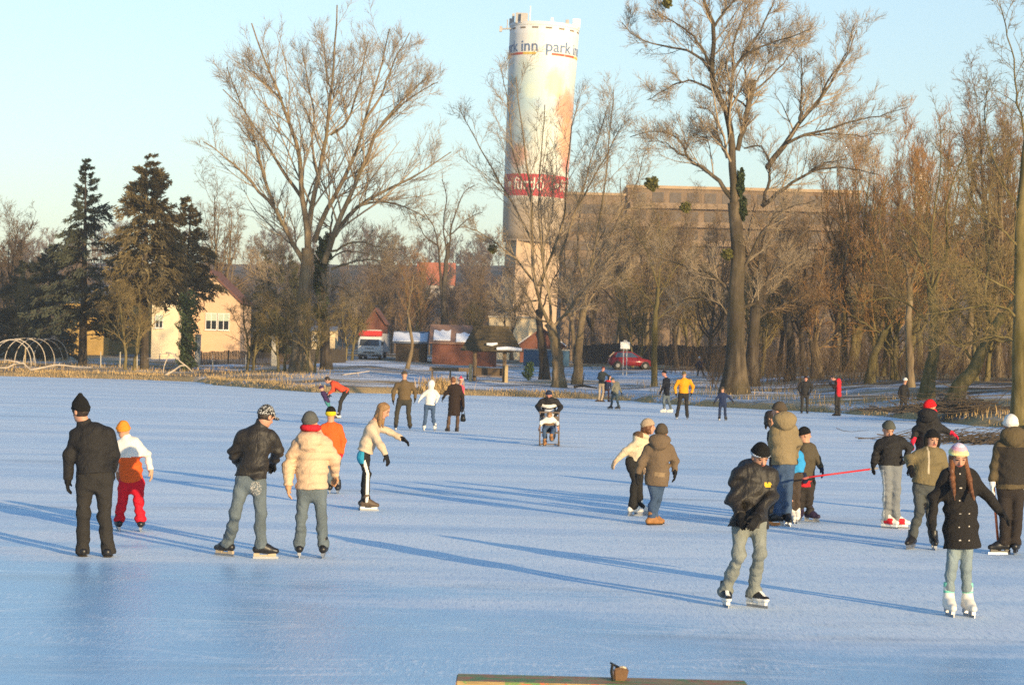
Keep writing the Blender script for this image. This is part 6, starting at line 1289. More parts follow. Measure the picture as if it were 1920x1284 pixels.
RED = cloth('bright red cloth', (.55, .02, .03), .8, .3); ORED = cloth('orange red fleece', (.68, .075, .03), .85, .3); ORANGE = cloth('orange jacket', (.72, .11, .02), .8, .35); YEL = cloth('golden yellow jacket', (.72, .30, .01), .75, .4); NAVY = cloth('navy cloth', (.015, .022, .05), .8, .3); GREYH = cloth('grey knit', (.10, .10, .09), .95, .25, 60); GREYG = cloth('grey green knit', (.085, .088, .072), .95, .25, 60); BEIGEH = cloth('beige knit', (.42, .31, .20), .95, .25, 60); BLACKH = cloth('black knit', (.012, .012, .012), .95, .25, 60); BROWNH = cloth('brown knit', (.085, .065, .045), .95, .25, 60); ORH = cloth('orange knit', (.78, .26, .03), .95, .25, 60); REDH = cloth('red knit', (.62, .015, .02), .95, .25, 60); WHITEH = cloth('white knit', (.78, .74, .66), .95, .25, 60)
BLONDE = cloth('dark blonde hair', (.27, .15, .06), .55, .35, 30, .35, .4); BRUN = cloth('brown hair', (.16, .065, .025), .5, .35, 30, .35, .4); DARKHAIR = cloth('dark hair', (.03, .02, .014), .55, .35, 30, .3, .4)
BLKB = plain('black boot', (.014, .013, .013), .4, .3, 20, .2, .5); BRNB = plain('tan leather boot', (.32, .15, .05), .6, .3, 20, .3); WHTB = plain('white skate boot', (.74, .70, .62), .45, .08, 12, .1, .4); DKBR = plain('dark brown boot', (.05, .035, .028), .5, .3, 20, .2); WHITEPL = plain('white plastic holder', (.78, .77, .72), .4, .05, 10, 0); PURB = plain('dark violet boot', (.03, .022, .05), .5, .3, 20, .2)
def flat_m(n, c): return plain(n, c, .8, .1, 20, 0)
def hole_mat():
    k = NT('check knit'); v = k.coord('Object', (62, 62, 62)); ch = k.n('ShaderNodeTexVoronoi', {'Vector': v, 'Scale': 1.0}).outputs['Distance']; k.base(k.ramp(ch, [(.40, (.50, .49, .46)), (.46, (.012, .012, .012))], 'LINEAR')); k.rough(.9); return k.m
CHECK = hole_mat()
def embroid():
    k = NT('jeans embroidery'); v = k.coord('Object', (1, 1, 1)); n1 = k.noise(v, 38, 3, .6, 1.5); n2 = k.noise(v, 70, 2); k.base(k.mix(k.ramp(n1, [(.50, (0, 0, 0)), (.53, (1, 1, 1))]), (.115, .142, .155), k.mix(k.ramp(n2, [(.56, (0, 0, 0)), (.6, (1, 1, 1))]), (.40, .38, .34), (.03, .03, .03)))); k.rough(.85); return k.m
EMB = embroid()
CAST = []
def P(label, **d): CAST.append((d, label))
HAND = 'LR'
# left group
P('large man in black seen from behind, wearing a pointed black cap', c='c1', g=(230, 1042), H=(196, 165), N=(222, 245), SL=(160, 292), SR=(372, 285), EL=(128, 430, -.03), WL=(120, 575, .02), ER=(396, 420, .06), WR=(382, 520, .26), PL=(222, 560), PR=(338, 560), KL=(212, 790), AL=(208, 1000), KR=(338, 790), AR=(360, 1000), TL=(190, 1030, .2), TR=(372, 1028, .2), yaw=-128, by=-168, pitch=8,
  jacket=dict(mat=BLKJ, hem=532, bulk=1.16, arm=1.15, collar=1), trousers=dict(mat=CHAR, w=1.14, hem=1.08, long=.07), hat=dict(mat=BLACKH, tall=1.27, down=.012), gloves=BLK, foot='shoe', boot=BLKB, k=1.0, hair=dict(mat=DARKHAIR))
P('child in an orange cap, white and orange jacket and red trousers', c='c1', g=(490, 892), H=(452, 278), N=(472, 325), SL=(425, 352), SR=(545, 350), EL=(412, 440), WL=(420, 520, .1), ER=(596, 430), WR=(616, 515), PL=(462, 595), PR=(540, 595), KL=(440, 735), AL=(424, 865), KR=(545, 730), AR=(556, 862), TL=(412, 888, .2), TR=(560, 892, .2), yaw=175, by=180,
  jacket=dict(mat=WHITEJ, hem=590, bulk=1.02, collar=1, parts=[(lambda t, x, y, a, fc: (t < .66) & ~a, ORANGE)]), trousers=dict(mat=cloth('red ski trousers', (.60, .012, .025), .7, .4), w=1.12, hem=1.15), hat=dict(mat=ORH, down=.02), gloves=cloth('beige glove', (.5, .32, .2)), foot='skate', boot=BLKB, k=.82)
P('man in a black and white checked cap, shiny black jacket and blue jeans', c='c1', g=(1285, 1050), H=(1306, 195), N=(1275, 250), SL=(1155, 295), SR=(1355, 295), EL=(1118, 420, .05), WL=(1160, 495, .30), ER=(1378, 400, .05), WR=(1350, 470, .28), PL=(1170, 580), PR=(1262, 580), KL=(1122, 780, -.02), AL=(1078, 960, .22), KR=(1278, 785), AR=(1280, 980), TL=(1035, 1015, .28), TR=(1350, 1020, .02), yaw=138, by=165, pitch=22,
  jacket=dict(mat=LEATH, hem=560, bulk=1.08, arm=1.1, collar=1, wr=.016), trousers=dict(mat=JEAN, w=1.04, hem=1.1, parts=[(lambda fc, j, s, b: (np.linalg.norm((fc - (j['PR'] * .78 + j['KR'] * .22 - b * .09)) * [1, .6, .72], axis=1) < .060), EMB)]),
  hat=dict(mat=CHECK, peak=1, down=.01, band=False), foot='skate', boot=BLKB, holder=plain('beige holder', (.45, .36, .24), .5, .1, 10, 0), gloves=BLK, lift='L', k=.95, hair=dict(mat=DARKHAIR))
P('woman in a beige quilted jacket with red scarf, grey hat and blue jeans', c='c1', g=(1575, 1052), H=(1572, 232), N=(1578, 292), SL=(1495, 340), SR=(1675, 342), EL=(1442, 480), WL=(1442, 610, -.03), ER=(1718, 455, .05), WR=(1722, 540, .20), PL=(1535, 630), PR=(1630, 630), KL=(1522, 800), AL=(1508, 965), KR=(1640, 800), AR=(1652, 970), TL=(1502, 1030, .2), TR=(1660, 1030, .2), yaw=172, by=178,
  jacket=dict(mat=BEIGEP, hem=628, bulk=1.12, arm=1.22, hood=1.05, hoodz=-.075, puff=1, wr=.010), trousers=dict(mat=JEAN, w=1.0, hem=1.12), hat=dict(mat=GREYH, down=.02), scarf=RED, gloves=cloth('tan glove', (.52, .28, .15)), foot='skate', boot=BLKB, k=.93)
P('child in a bright orange jacket and black cap with a yellow band', c='c1', g=(1738, 660), H=(1697, 178), N=(1697, 228), SL=(1645, 252), SR=(1752, 252), EL=(1640, 350), WL=(1655, 430), ER=(1772, 340), WR=(1760, 420), PL=(1672, 460), PR=(1730, 460), KL=(1680, 560), AL=(1690, 630), KR=(1722, 550), AR=(1738, 636), TL=(1690, 655, .2), TR=(1745, 655, .2), yaw=180, by=180,
  jacket=dict(mat=ORANGE, hem=470, bulk=1.0), trousers=dict(mat=JEAN, w=1.0), hat=dict(mat=BLACKH, down=.045, stripes=[(-.2, .055, cloth('yellow knit band', (.75, .55, .02), .9, .5, 60))]), gloves=RED, foot='skate', boot=BLKB, k=.84)
P('adult in an orange red pullover bending over a small child', c='cr', g=(630, 1095), H=(398, 262), N=(478, 300), SL=(500, 330, -.17), SR=(530, 320, .17), EL=(520, 480, -.22), WL=(420, 570, -.22), ER=(560, 470, .2), WR=(410, 560, .12), PL=(800, 510, -.09), PR=(815, 515, .09), KL=(680, 730, -.09), AL=(632, 1010, -.09), KR=(690, 740, .12), AR=(640, 1010, .14), TL=(560, 1085, -.09), TR=(570, 1085, .16), yaw=-90, by=-90, pitch=25,
  jacket=dict(mat=ORED, hem=560, bulk=1.0, name='pullover'), trousers=dict(mat=CHAR, w=.98), hair=dict(mat=DARKHAIR), bare='LR', foot='shoe', boot=WHTB, k=.98)
P('tiny child in a violet snowsuit leaning back in the arms of the bending adult', c='cr', g=(520, 1095), H=(262, 445), N=(290, 505), SL=(272, 540, -.1), SR=(330, 520, .1), EL=(320, 600, -.12), WL=(390, 610, -.1), ER=(370, 590, .1), WR=(420, 590, .1), PL=(380, 740, -.06), PR=(410, 730, .06), KL=(440, 870, -.06), AL=(500, 1030, -.06), KR=(450, 870, .08), AR=(510, 1030, .08), TL=(560, 1080, -.06), TR=(570, 1080, .08), yaw=80, by=80,
  jacket=dict(mat=cloth('dark violet suit', (.045, .022, .075)), hem=770, bulk=1.1), trousers=dict(mat=cloth('teal trousers', (.06, .24, .22)), w=1.05), hat=dict(mat=cloth('violet cap', (.05, .03, .09)), down=.03), gloves=NAVY, foot='shoe', boot=PURB, k=.6)
P('blonde girl in a beige fleece with one arm stretched ahead, striped trousers', c='c2', g=(452, 985), H=(562, 318), N=(512, 388), SL=(482, 425, -.15), SR=(520, 415, .15), EL=(545, 545, -.18), WL=(582, 620, -.20), ER=(605, 462, .18), WR=(690, 505, .15), PL=(425, 620, -.07), PR=(440, 620, .07), KL=(458, 740, -.06), AL=(452, 890, -.04), KR=(448, 740, .09), AR=(440, 890, .12), TL=(540, 950, -.02), TR=(520, 940, .15), yaw=80, by=80, pitch=28,
  jacket=dict(mat=BEIGEF, hem=595, bulk=1.02, arm=1.02), trousers=dict(mat=BLKT, w=.92, hem=1.12, parts=[(lambda fc, j, s, b: (np.abs(seg_side(fc, j, 'L', b)) < .022) & (fc[:, 1] < np.minimum(j['KL'][1], j['AL'][1]) + .0) & (fc[:, 2] < j['PL'][2] - .06), flat_m('white stripe', (.72, .68, .6))), (lambda fc, j, s, b: (fc[:, 2] > j['PL'][2] - .11) & (fc[:, 0] < j['PL'][0] + .03), cloth('teal hip panel', (.03, .28, .42)))]),
  hair=dict(mat=BLONDE, len=.26, front=.03, sweep=(-.06, 0, .02)), gloves=BLK, hdR=(.6, 0, -.5), foot='skate', boot=plain('dark tan boot', (.10, .07, .045), .5, .4, 16, .2), holder=WHITEPL, k=.90)
# middle distance trio
P('man in a brown jacket and dark trousers seen from behind', c='c2', g=(692, 450), H=(705, 82), N=(705, 112), SL=(650, 140), SR=(760, 140), EL=(632, 190), WL=(630, 250), ER=(778, 190), WR=(776, 238), PL=(675, 250), PR=(735, 250), KL=(655, 335), AL=(648, 415), KR=(732, 335), AR=(742, 415), TL=(642, 445, .2), TR=(742, 446, .2), yaw=180, by=180, pitch=15,
  jacket=dict(mat=cloth('brown loden', (.125, .085, .042)), hem=248, bulk=1.14, arm=1.1), trousers=dict(mat=cloth('dark olive trousers', (.05, .045, .033)), w=1.1), hat=dict(mat=BROWNH), gloves=BLK, foot='skate', boot=BLKB, k=1.0)
P('girl in a white hooded jacket and white skates beside the brown jacket', c='c2', g=(868, 455), H=(885, 145), N=(882, 172), SL=(848, 190), SR=(915, 190), EL=(826, 220), WL=(810, 240), ER=(930, 218), WR=(925, 242), PL=(852, 285), PR=(898, 285), KL=(846, 360), AL=(836, 425), KR=(895, 360), AR=(907, 425), TL=(830, 448, .2), TR=(912, 450, .2), yaw=180, by=180,
  jacket=dict(mat=WHITEJ, hem=282, bulk=.98, hoodup=1), trousers=dict(mat=JEAND, w=.95), gloves=WHITEC, foot='skate', boot=WHTB, k=.88)
P('woman in a long dark brown coat carrying a child and a bag', c='cw', dY=1.3, g=(185, 1200), H=(190, 235), N=(205, 305), SL=(125, 345), SR=(325, 345), EL=(70, 465), WL=(15, 545), ER=(370, 520), WR=(383, 730), PL=(155, 690), PR=(275, 690), KL=(112, 960), AL=(100, 1120), KR=(280, 960), AR=(268, 1120), TL=(70, 1190, .1), TR=(250, 1195, .1), yaw=-160, by=180,
  jacket=dict(mat=cloth('dark brown coat', (.028, .018, .014)), hem=880, bulk=1.1, flare=1.15, name='coat'), trousers=dict(mat=cloth('brown stockings', (.10, .062, .042)), w=.82), hair=dict(mat=BRUN), gloves=BLK, foot='shoe', boot=DKBR, shaft=.25, k=.95)
P('small child in a pink and white cap looking over the shoulder of the woman', c='cw', g=(185, 1200), dY=1.6, H=(338, 232), N=(330, 300), SL=(290, 335), SR=(370, 335), EL=(280, 420, .05), WL=(260, 480), ER=(380, 420, .05), WR=(370, 480), PL=(300, 560), PR=(350, 560), KL=(300, 660, -.1), AL=(300, 760), KR=(350, 660, -.1), AR=(350, 760), yaw=8, by=0, lift='LR',
  jacket=dict(mat=cloth('pink jacket', (.5, .08, .12)), hem=590, bulk=1.0), trousers=dict(mat=NAVY, w=1.0), hat=dict(mat=cloth('pink red cap', (.62, .05, .09)), pom=1, stripes=[(-.1, .035, WHITEH)]), gloves=RED, foot='shoe', boot=BLKB, k=.62)
P('man in a black jacket with a white chest band pushing the sledge chair', c='cp', g=(390, 1090), dY=.75, H=(386, 205), N=(386, 285), SL=(240, 300), SR=(540, 300), EL=(172, 420, .05), WL=(262, 545, -.45), ER=(612, 420, .05), WR=(525, 545, -.45), PL=(325, 660, .28), PR=(455, 660, .28), KL=(312, 850, .05), AL=(312, 1030, .25), KR=(470, 850, .1), AR=(470, 1030, .3), yaw=0, by=0, pitch=25,
  jacket=dict(mat=BLKJ, hem=650, bulk=1.16, arm=1.15, collar=1, parts=[(lambda t, x, y, a, fc: (t > .76) & (t < .90) & (y > 0) & ~a, WHITEJ), (lambda t, x, y, a, fc: (t < .68) & (t > .30) & (np.abs(x) < .13) & (y > 0) & ~a, cloth('pale grey shirt', (.55, .56, .58)))]), trousers=dict(mat=CHAR, w=1.05), hat=dict(mat=cloth('dark blue cap', (.02, .03, .06), .9, .5, 60), pom=0), gloves=BLK, skin=SKINP, foot='skate', boot=BLKB, k=1.0)
P('child in a cream jacket and jeans sitting on the sledge chair', c='cp', g=(385, 1150), H=(396, 590), N=(394, 632), SL=(310, 648), SR=(480, 648), EL=(250, 705, -.03), WL=(218, 785, -.1), ER=(535, 705, -.03), WR=(556, 785, -.1), PL=(345, 800, .1), PR=(450, 800, .1), KL=(300, 850, -.30), AL=(312, 1070, -.32), KR=(475, 850, -.30), AR=(430, 985, -.42), TL=(300, 1130, -.5), TR=(440, 1030, -.6), yaw=0, by=0, pitch=35, lift='LR', dY=.35,
  jacket=dict(mat=WHITEJ, hem=745, bulk=.95, hood=1.0, parts=[(lambda t, x, y, a, fc: (t < .75) & ~a, cloth('brown vest', (.20, .13, .08)))]), trousers=dict(mat=JEAND, w=1.05), hair=dict(mat=BLONDE), bare='LR', foot='shoe', boot=BRNB, k=.78)
P('woman in a cream jacket and beige hat leaning towards her companion', c='c3', g=(715, 1160), H=(812, 530), N=(775, 595), SL=(735, 622, -.12), SR=(800, 625, .16), EL=(655, 700, -.1), WL=(590, 765, -.1), ER=(800, 720, .25), WR=(790, 800, .25), PL=(685, 780, -.08), PR=(745, 780, .08), KL=(722, 905, -.06), AL=(706, 1080, -.02), KR=(752, 900, .1), AR=(752, 1090, .14), TL=(760, 1135, .05), TR=(800, 1140, .2), yaw=95, by=120, 
  jacket=dict(mat=CREAMJ, hem=775, bulk=.98, hood=.8, parts=[(lambda t, x, y, a, fc: (t > 1.10) & (y < .03), cloth('brown fur trim', (.22, .12, .06), .95, .9, 60))]), trousers=dict(mat=BLKT, w=.98, hem=1.25, long=.05), hat=dict(mat=BEIGEH, down=.01), hair=dict(mat=BRUN, len=.12), gloves=cloth('cream glove', (.55, .38, .24)), foot='skate', boot=WHTB, k=.90)
P('person in a brown hooded coat with grey hat and tan boots', c='c3', g=(855, 1225), H=(908, 570), N=(900, 628), SL=(808, 672), SR=(975, 670), EL=(765, 780), WL=(740, 865), ER=(1000, 765), WR=(1002, 845), PL=(835, 890), PR=(915, 890), KL=(858, 1030), AL=(838, 1150), KR=(880, 1030, .12), AR=(855, 1140, .2), TL=(915, 1215, .1), TR=(930, 1205, .32), yaw=165, by=168,
  jacket=dict(mat=BROWNC, hem=945, bulk=1.06, arm=1.08, hood=1.15, name='coat', parts=[(lambda t, x, y, a, fc: (t > .06) & (t < .2) & (np.abs(x - .06) < .075) & (y < 0) & ~a, cloth('light brown patch', (.26, .18, .10)))]), trousers=dict(mat=JEAND, w=.98), hat=dict(mat=BROWNH, down=.04), gloves=BLK, foot='shoe', boot=BRNB, shaft=.14, k=.92)
# right foreground
P('man in a shiny black padded jacket and black striped cap looking down at his skates', c='c4', g=(250, 1228), H=(352, 355), N=(325, 425), SL=(220, 440), SR=(425, 440), EL=(196, 590, -.03), WL=(236, 690, -.22), ER=(418, 575, -.04), WR=(332, 702, -.28), PL=(240, 725), PR=(342, 725), KL=(228, 930, -.14), AL=(152, 1140, .08), KR=(352, 910, -.16), AR=(316, 1135, .08), TL=(172, 1200, -.1), TR=(385, 1190, -.04), yaw=18, by=14, pitch=24,
  jacket=dict(mat=LEATH, hem=755, bulk=1.10, arm=1.2, flare=1.32, hood=1.1, collar=1, wr=.02, parts=[(lambda t, x, y, a, fc: (np.abs(x + .135) < .036) & (np.abs(t - .80) < .05) & (y > 0) & ((np.abs(x + .135) > .012) | (t < .81)), flat_m('yellow chest emblem', (.75, .48, .04)))]), trousers=dict(mat=JEANG, w=1.02, hem=1.2, long=.04), hat=dict(mat=BLACKH, tall=1.12, down=.015, stripes=[(.004, .030, cloth('pale blue band', (.62, .66, .70), .9, .5, 60))]), gloves=BLK, foot='skate', boot=BLKB, holder=WHITEPL, bootparts=[(lambda x, y, z: (z < -.055), WHITEPL), (lambda x, y, z: (x > .02) & (np.abs(y) < .02) & (z > -.03), WHITEPL)], k=.90)
P('person in a tan olive hooded coat and jeans with a brown cap', c='c18', g=(225, 1212), H=(202, 150), N=(235, 230), SL=(160, 305), SR=(330, 305), EL=(140, 450, .05), WL=(165, 590, .28), ER=(372, 430, .05), WR=(345, 580, .25), PL=(205, 650), PR=(290, 650), KL=(198, 880), AL=(190, 1080), KR=(285, 880), AR=(278, 1080), TL=(110, 1195, .0), TR=(300, 1212, -.15), yaw=-125, by=-165,
  jacket=dict(mat=TAN, hem=645, bulk=1.12, arm=1.08, hood=1.3), trousers=dict(mat=JEAND, w=1.02), hat=dict(mat=BROWNH, down=.02), gloves=BLK, foot='skate', boot=BLKB, k=.98)
P('dark haired person in black half hidden behind the tan olive coat', c='c18', g=(160, 1185), dY=.7, H=(128, 222), N=(150, 300), SL=(130, 340), SR=(260, 340), EL=(140, 480), WL=(160, 600), ER=(270, 480), WR=(260, 600), PL=(170, 650), PR=(240, 650), KL=(165, 880), AL=(150, 1070), KR=(235, 880), AR=(235, 1070), TL=(100, 1180), yaw=60, by=30,
  jacket=dict(mat=BLKJ, hem=660, bulk=1.0), trousers=dict(mat=BLKT, w=.95), hair=dict(mat=DARKHAIR, len=.15), gloves=BLK, foot='skate', boot=BLKB, k=.95)
P('child in a bright blue jacket half hidden between two skaters', c='c18', g=(345, 1212), dY=.35, H=(345, 470), N=(340, 525), SL=(300, 550), SR=(388, 550), EL=(285, 630), WL=(300, 700), ER=(402, 630), WR=(398, 690), PL=(325, 740), PR=(375, 740), KL=(320, 930), AL=(325, 1110), KR=(370, 930), AR=(365, 1110), TL=(350, 1200, -.2), TR=(370, 1190, -.2), yaw=-20, by=10,
  jacket=dict(mat=cloth('bright blue jacket', (.04, .30, .60)), hem=718, bulk=.95), trousers=dict(mat=cloth('dark brown trousers', (.06, .045, .035)), w=.9), hat=dict(mat=BLACKH), gloves=BLK, foot='skate', boot=WHTB, k=.8)
P('child in a black cap and dark olive jacket with a red band at the waist', c='c18', g=(470, 1178), H=(436, 372), N=(455, 455), SL=(408, 490), SR=(512, 482), EL=(398, 620), WL=(430, 735, -.15), ER=(555, 590), WR=(592, 680, -.05), PL=(408, 820), PR=(486, 820), KL=(398, 950, -.04), AL=(398, 1080), KR=(480, 960, -.04), AR=(485, 1080), TL=(380, 1165, -.15), TR=(545, 1172, -.08), yaw=105, by=40,
  jacket=dict(mat=cloth('dark olive jacket', (.085, .070, .045)), hem=850, bulk=1.06, arm=1.06, parts=[(lambda t, x, y, a, fc: (t < .08) & ~a, RED)]), trousers=dict(mat=cloth('dark grey snow trousers', (.035, .03, .027)), w=1.15), hat=dict(mat=BLACKH, down=.015), gloves=NAVY, foot='skate', boot=PURB, k=.82)
P('youth in a black pullover and grey trousers with white and red skates, head bowed', c='c5', g=(205, 732), H=(163, 190), N=(172, 240), SL=(112, 255), SR=(245, 245), EL=(92, 325), WL=(82, 380, -.1), ER=(278, 290, .05), WR=(262, 335, -.05), PL=(145, 375), PR=(205, 375), KL=(160, 510, -.06), AL=(155, 645), KR=(207, 510, -.06), AR=(207, 645), TL=(195, 705, -.08), TR=(262, 712, -.02), yaw=12, by=15, pitch=26,
  jacket=dict(mat=BLKJ, hem=385, bulk=1.02, name='pullover'), trousers=dict(mat=cloth('grey tracksuit', (.19, .20, .20), .85, .4), w=1.04, parts=[(lambda fc, j, s, b: (seg_side(fc, j, 'L', b) < -.055) & (fc[:, 2] < j['KL'][2] + .25), flat_m('white trouser stripe', (.62, .60, .52)))]), hat=dict(mat=GREYG, down=.005), gloves=BLK, foot='skate', boot=WHTB, shaft=.14, holder=WHITEPL, bootparts=[(lambda x, y, z: (np.abs(y) > .028) & (z < -.0) & (x > -.03) & (x < .12), RED)], k=.96)
P('person in a red cap and red mittens with a black coat', c='cq', g=(640, 2190), H=(672, 600), N=(640, 705), SL=(548, 780), SR=(735, 765), EL=(465, 930), WL=(420, 1085, -.05), ER=(850, 910), WR=(985, 970), PL=(570, 1300), PR=(700, 1300), KL=(580, 1720), AL=(575, 2080), KR=(700, 1720), AR=(700, 2080), TL=(620, 2170, .15), TR=(760, 2170, .15), yaw=128, by=165,
  jacket=dict(mat=BLKJ, hem=1430, bulk=1.1, arm=.98, hood=1.1, name='coat'), trousers=dict(mat=BLKT, w=1.0), hat=dict(mat=REDH, down=.01), scarf=RED, gloves=cloth('red mitten', (.60, .02, .05), .9, .4), hdR=(.3, 0, -.2), foot='skate', boot=BLKB, k=1.0)
P('boy in an olive zip jacket and black cap with ear flaps', c='c5', g=(285, 843), H=(402, 245), N=(392, 298), SL=(328, 315), SR=(455, 315), EL=(272, 350, -.05), WL=(285, 398, -.25), ER=(478, 400), WR=(480, 480), PL=(332, 490), PR=(395, 490), KL=(330, 640, -.05), AL=(292, 790), KR=(395, 650), AR=(410, 790), TL=(268, 838, -.12), TR=(420, 845, -.15), yaw=14, by=8, pitch=8,
  jacket=dict(mat=OLIVE, hem=488, bulk=1.08, arm=1.08, parts=[(lambda t, x, y, a, fc: (np.abs(x + .0) < .012) & (y > .05) & ~a & (t > .35), flat_m('pale zip', (.45, .38, .26)))]), trousers=dict(mat=cloth('dark grey jeans', (.075, .08, .075), .85, .4), w=1.0), hat=dict(mat=BLACKH, down=.01, flaps=1), gloves=BLK, foot='skate', boot=BLKB, k=.92)
P('girl in a rainbow knit cap, black coat and white skates with mint leg warmers', c='c5', g=(560, 1222), H=(545, 345), N=(550, 412), SL=(470, 435), SR=(622, 430), EL=(412, 570), WL=(402, 715, -.05), ER=(695, 545), WR=(775, 640), PL=(525, 740), PR=(597, 740), KL=(508, 945, -.04), AL=(492, 1130), KR=(590, 945, -.04), AR=(595, 1130), TL=(525, 1210, -.2), TR=(640, 1212, -.2), yaw=4, by=4, pitch=18,
  jacket=dict(mat=cloth('black wool coat', (.021, .019, .018), .9, .4), hem=838, bulk=1.04, flare=1.18, arm=.98, collar=1, name='coat', parts=[(lambda t, x, y, a, fc: (y > .08) & ~a & (np.minimum(np.abs(x - .05), np.abs(x + .05)) < .008) & (np.abs((t * 4.2 + .2) % 1 - .5) < .04), flat_m('pale button', (.55, .5, .42)))]), trousers=dict(mat=cloth('washed pale jeans', (.21, .26, .27), .85, .4, 20, .3), w=.84, hem=.92, long=-.10, wr=.003), hat=dict(mat=WHITEH, down=.0, tall=1.08, stripes=[(-.1, .022, cloth('mint knit', (.45, .66, .45), .95, .25, 60)), (.022, .045, cloth('lemon knit', (.78, .72, .30), .95, .25, 60)), (.045, .066, cloth('peach knit', (.80, .52, .30), .95, .25, 60)), (.066, .095, cloth('rose knit', (.76, .38, .46), .95, .25, 60)), (.095, .12, cloth('pale violet knit', (.70, .58, .68), .95, .25, 60))]), hair=dict(mat=BRUN, len=.31, front=.115), gloves=BLK, hdR=(.4, 0, -.2), foot='skate', boot=WHTB, shaft=.17, bootparts=[(lambda x, y, z: ((z > .07) & (z < .098)) | (z > .128), cloth('mint leg warmer', (.22, .62, .45), .95, .25, 60))], k=.90)
P('person in a white cap and dark vest over olive sleeves, seen from behind', holder=BLKB, c='c5', g=(815, 873), H=(832, 165), N=(838, 222), SL=(765, 272), SR=(912, 275), EL=(742, 390), WL=(732, 480), ER=(925, 390), WR=(905, 490), PL=(795, 500), PR=(872, 500), KL=(800, 660), AL=(792, 815), KR=(868, 660), AR=(858, 815), TL=(735, 862, -.02), TR=(865, 870, .15), yaw=178, by=180,
  jacket=dict(mat=cloth('dark olive sleeves', (.10, .075, .04)), hem=512, bulk=1.1, arm=1.0, hood=1.15, parts=[(lambda t, x, y, a, fc: ~a & (t < .97) & (t > .06) & (np.abs(x) < .2), cloth('black brown vest', (.032, .027, .022)))]), trousers=dict(mat=cloth('black brown trousers', (.030, .024, .021)), w=1.05, hem=1.1), hat=dict(mat=WHITEH, down=.03), gloves=WHITEH, foot='skate', boot=BLKB, k=1.0)
# far figures
P('person in a dark jacket and reddish cap stepping on the snowy bank', c='cg', g=(195, 940), H=(270, 150), N=(250, 205), SL=(175, 250), SR=(325, 245), EL=(150, 370), WL=(235, 420, -.2), ER=(400, 320), WR=(400, 380, -.2), PL=(190, 500), PR=(260, 500), KL=(180, 690, -.1), AL=(160, 860), KR=(270, 700), AR=(225, 890), TL=(110, 890), TR=(200, 960), yaw=30, by=25,
  jacket=dict(mat=cloth('dark green blue jacket', (.022, .030, .034)), hem=500, bulk=1.1), trousers=dict(mat=cloth('light khaki trousers', (.40, .31, .21)), w=1.0), hat=dict(mat=cloth('dark red cap', (.12, .03, .03))), gloves=BLK, skin=SKINP, foot='shoe', boot=DKBR, k=.95)
P('child in navy with a red collar in front of the reddish cap', c='cg', g=(330, 940), H=(425, 345), N=(415, 415), SL=(330, 440), SR=(440, 440), EL=(290, 520), WL=(300, 600), ER=(450, 530), WR=(450, 600), PL=(310, 630), PR=(400, 630), KL=(290, 740), AL=(245, 850), KR=(400, 740), AR=(400, 880), TL=(230, 880), TR=(390, 930), yaw=60, by=50,
  jacket=dict(mat=NAVY, hem=640, bulk=1.1, parts=[(lambda t, x, y, a, fc: (t > .95), RED)]), trousers=dict(mat=cloth('dark wine trousers', (.04, .02, .022)), w=1.0), hair=dict(mat=DARKHAIR), gloves=BLK, foot='shoe', boot=DKBR, k=.72)
P('person in a grey jacket and dark teal trousers bending forward by the log', c='cg', g=(560, 1128), H=(500, 420, -.1), N=(535, 465), SL=(530, 490, -.1), SR=(640, 490, .1), EL=(500, 590, -.15), WL=(480, 690, -.15), ER=(665, 610, .1), WR=(705, 715, .1), PL=(520, 720), PR=(600, 725), KL=(480, 880), AL=(460, 1050), KR=(595, 880), AR=(640, 1050), TL=(410, 1115), TR=(590, 1125), yaw=-50, by=-30, pitch=30,
  jacket=dict(mat=cloth('grey khaki jacket', (.20, .19, .14)), hem=745, bulk=1.05), trousers=dict(mat=cloth('dark teal jeans', (.05, .075, .085)), w=1.0), hat=dict(mat=GREYG), gloves=BLK, foot='skate', boot=BLKB, k=.85)
P('man in a black jacket, jeans and big white skates left of the yellow jacket', c='c3', g=(940, 430), H=(926, 152), N=(938, 178), SL=(925, 195, -.15), SR=(960, 190, .15), EL=(922, 240, -.2), WL=(902, 282, -.22), ER=(962, 240, .2), WR=(955, 288, .2), PL=(930, 308, -.08), PR=(955, 308, .08), KL=(922, 350, -.08), AL=(928, 398, -.08), KR=(958, 350, .08), AR=(975, 398, .1), TL=(895, 425, -.08), TR=(940, 418, .1), yaw=-85, by=-85,
  jacket=dict(mat=cloth('black blue jacket', (.014, .016, .022)), hem=308, bulk=1.05), trousers=dict(mat=JEAN, w=.98), hat=dict(mat=BLACKH), gloves=BLK, skin=SKINP, foot='skate', boot=WHTB, holder=WHITEPL, k=1.0)
P('man in a golden yellow jacket and black trousers seen from behind', c='c3', g=(1052, 475), H=(1067, 158), N=(1067, 182), SL=(1018, 202), SR=(1116, 200), EL=(1003, 250), WL=(1010, 295), ER=(1132, 245), WR=(1120, 292), PL=(1043, 300), PR=(1085, 300), KL=(1032, 372), AL=(1016, 445), KR=(1084, 372), AR=(1090, 447), TL=(1010, 470, .2), TR=(1096, 472, .2), yaw=175, by=180,
  jacket=dict(mat=YEL, hem=292, bulk=1.12, arm=1.06), trousers=dict(mat=BLKT, w=1.12, hem=1.1), hat=dict(mat=cloth('olive cap', (.13, .10, .05))), gloves=BLK, foot='skate', boot=BLKB, k=1.0)
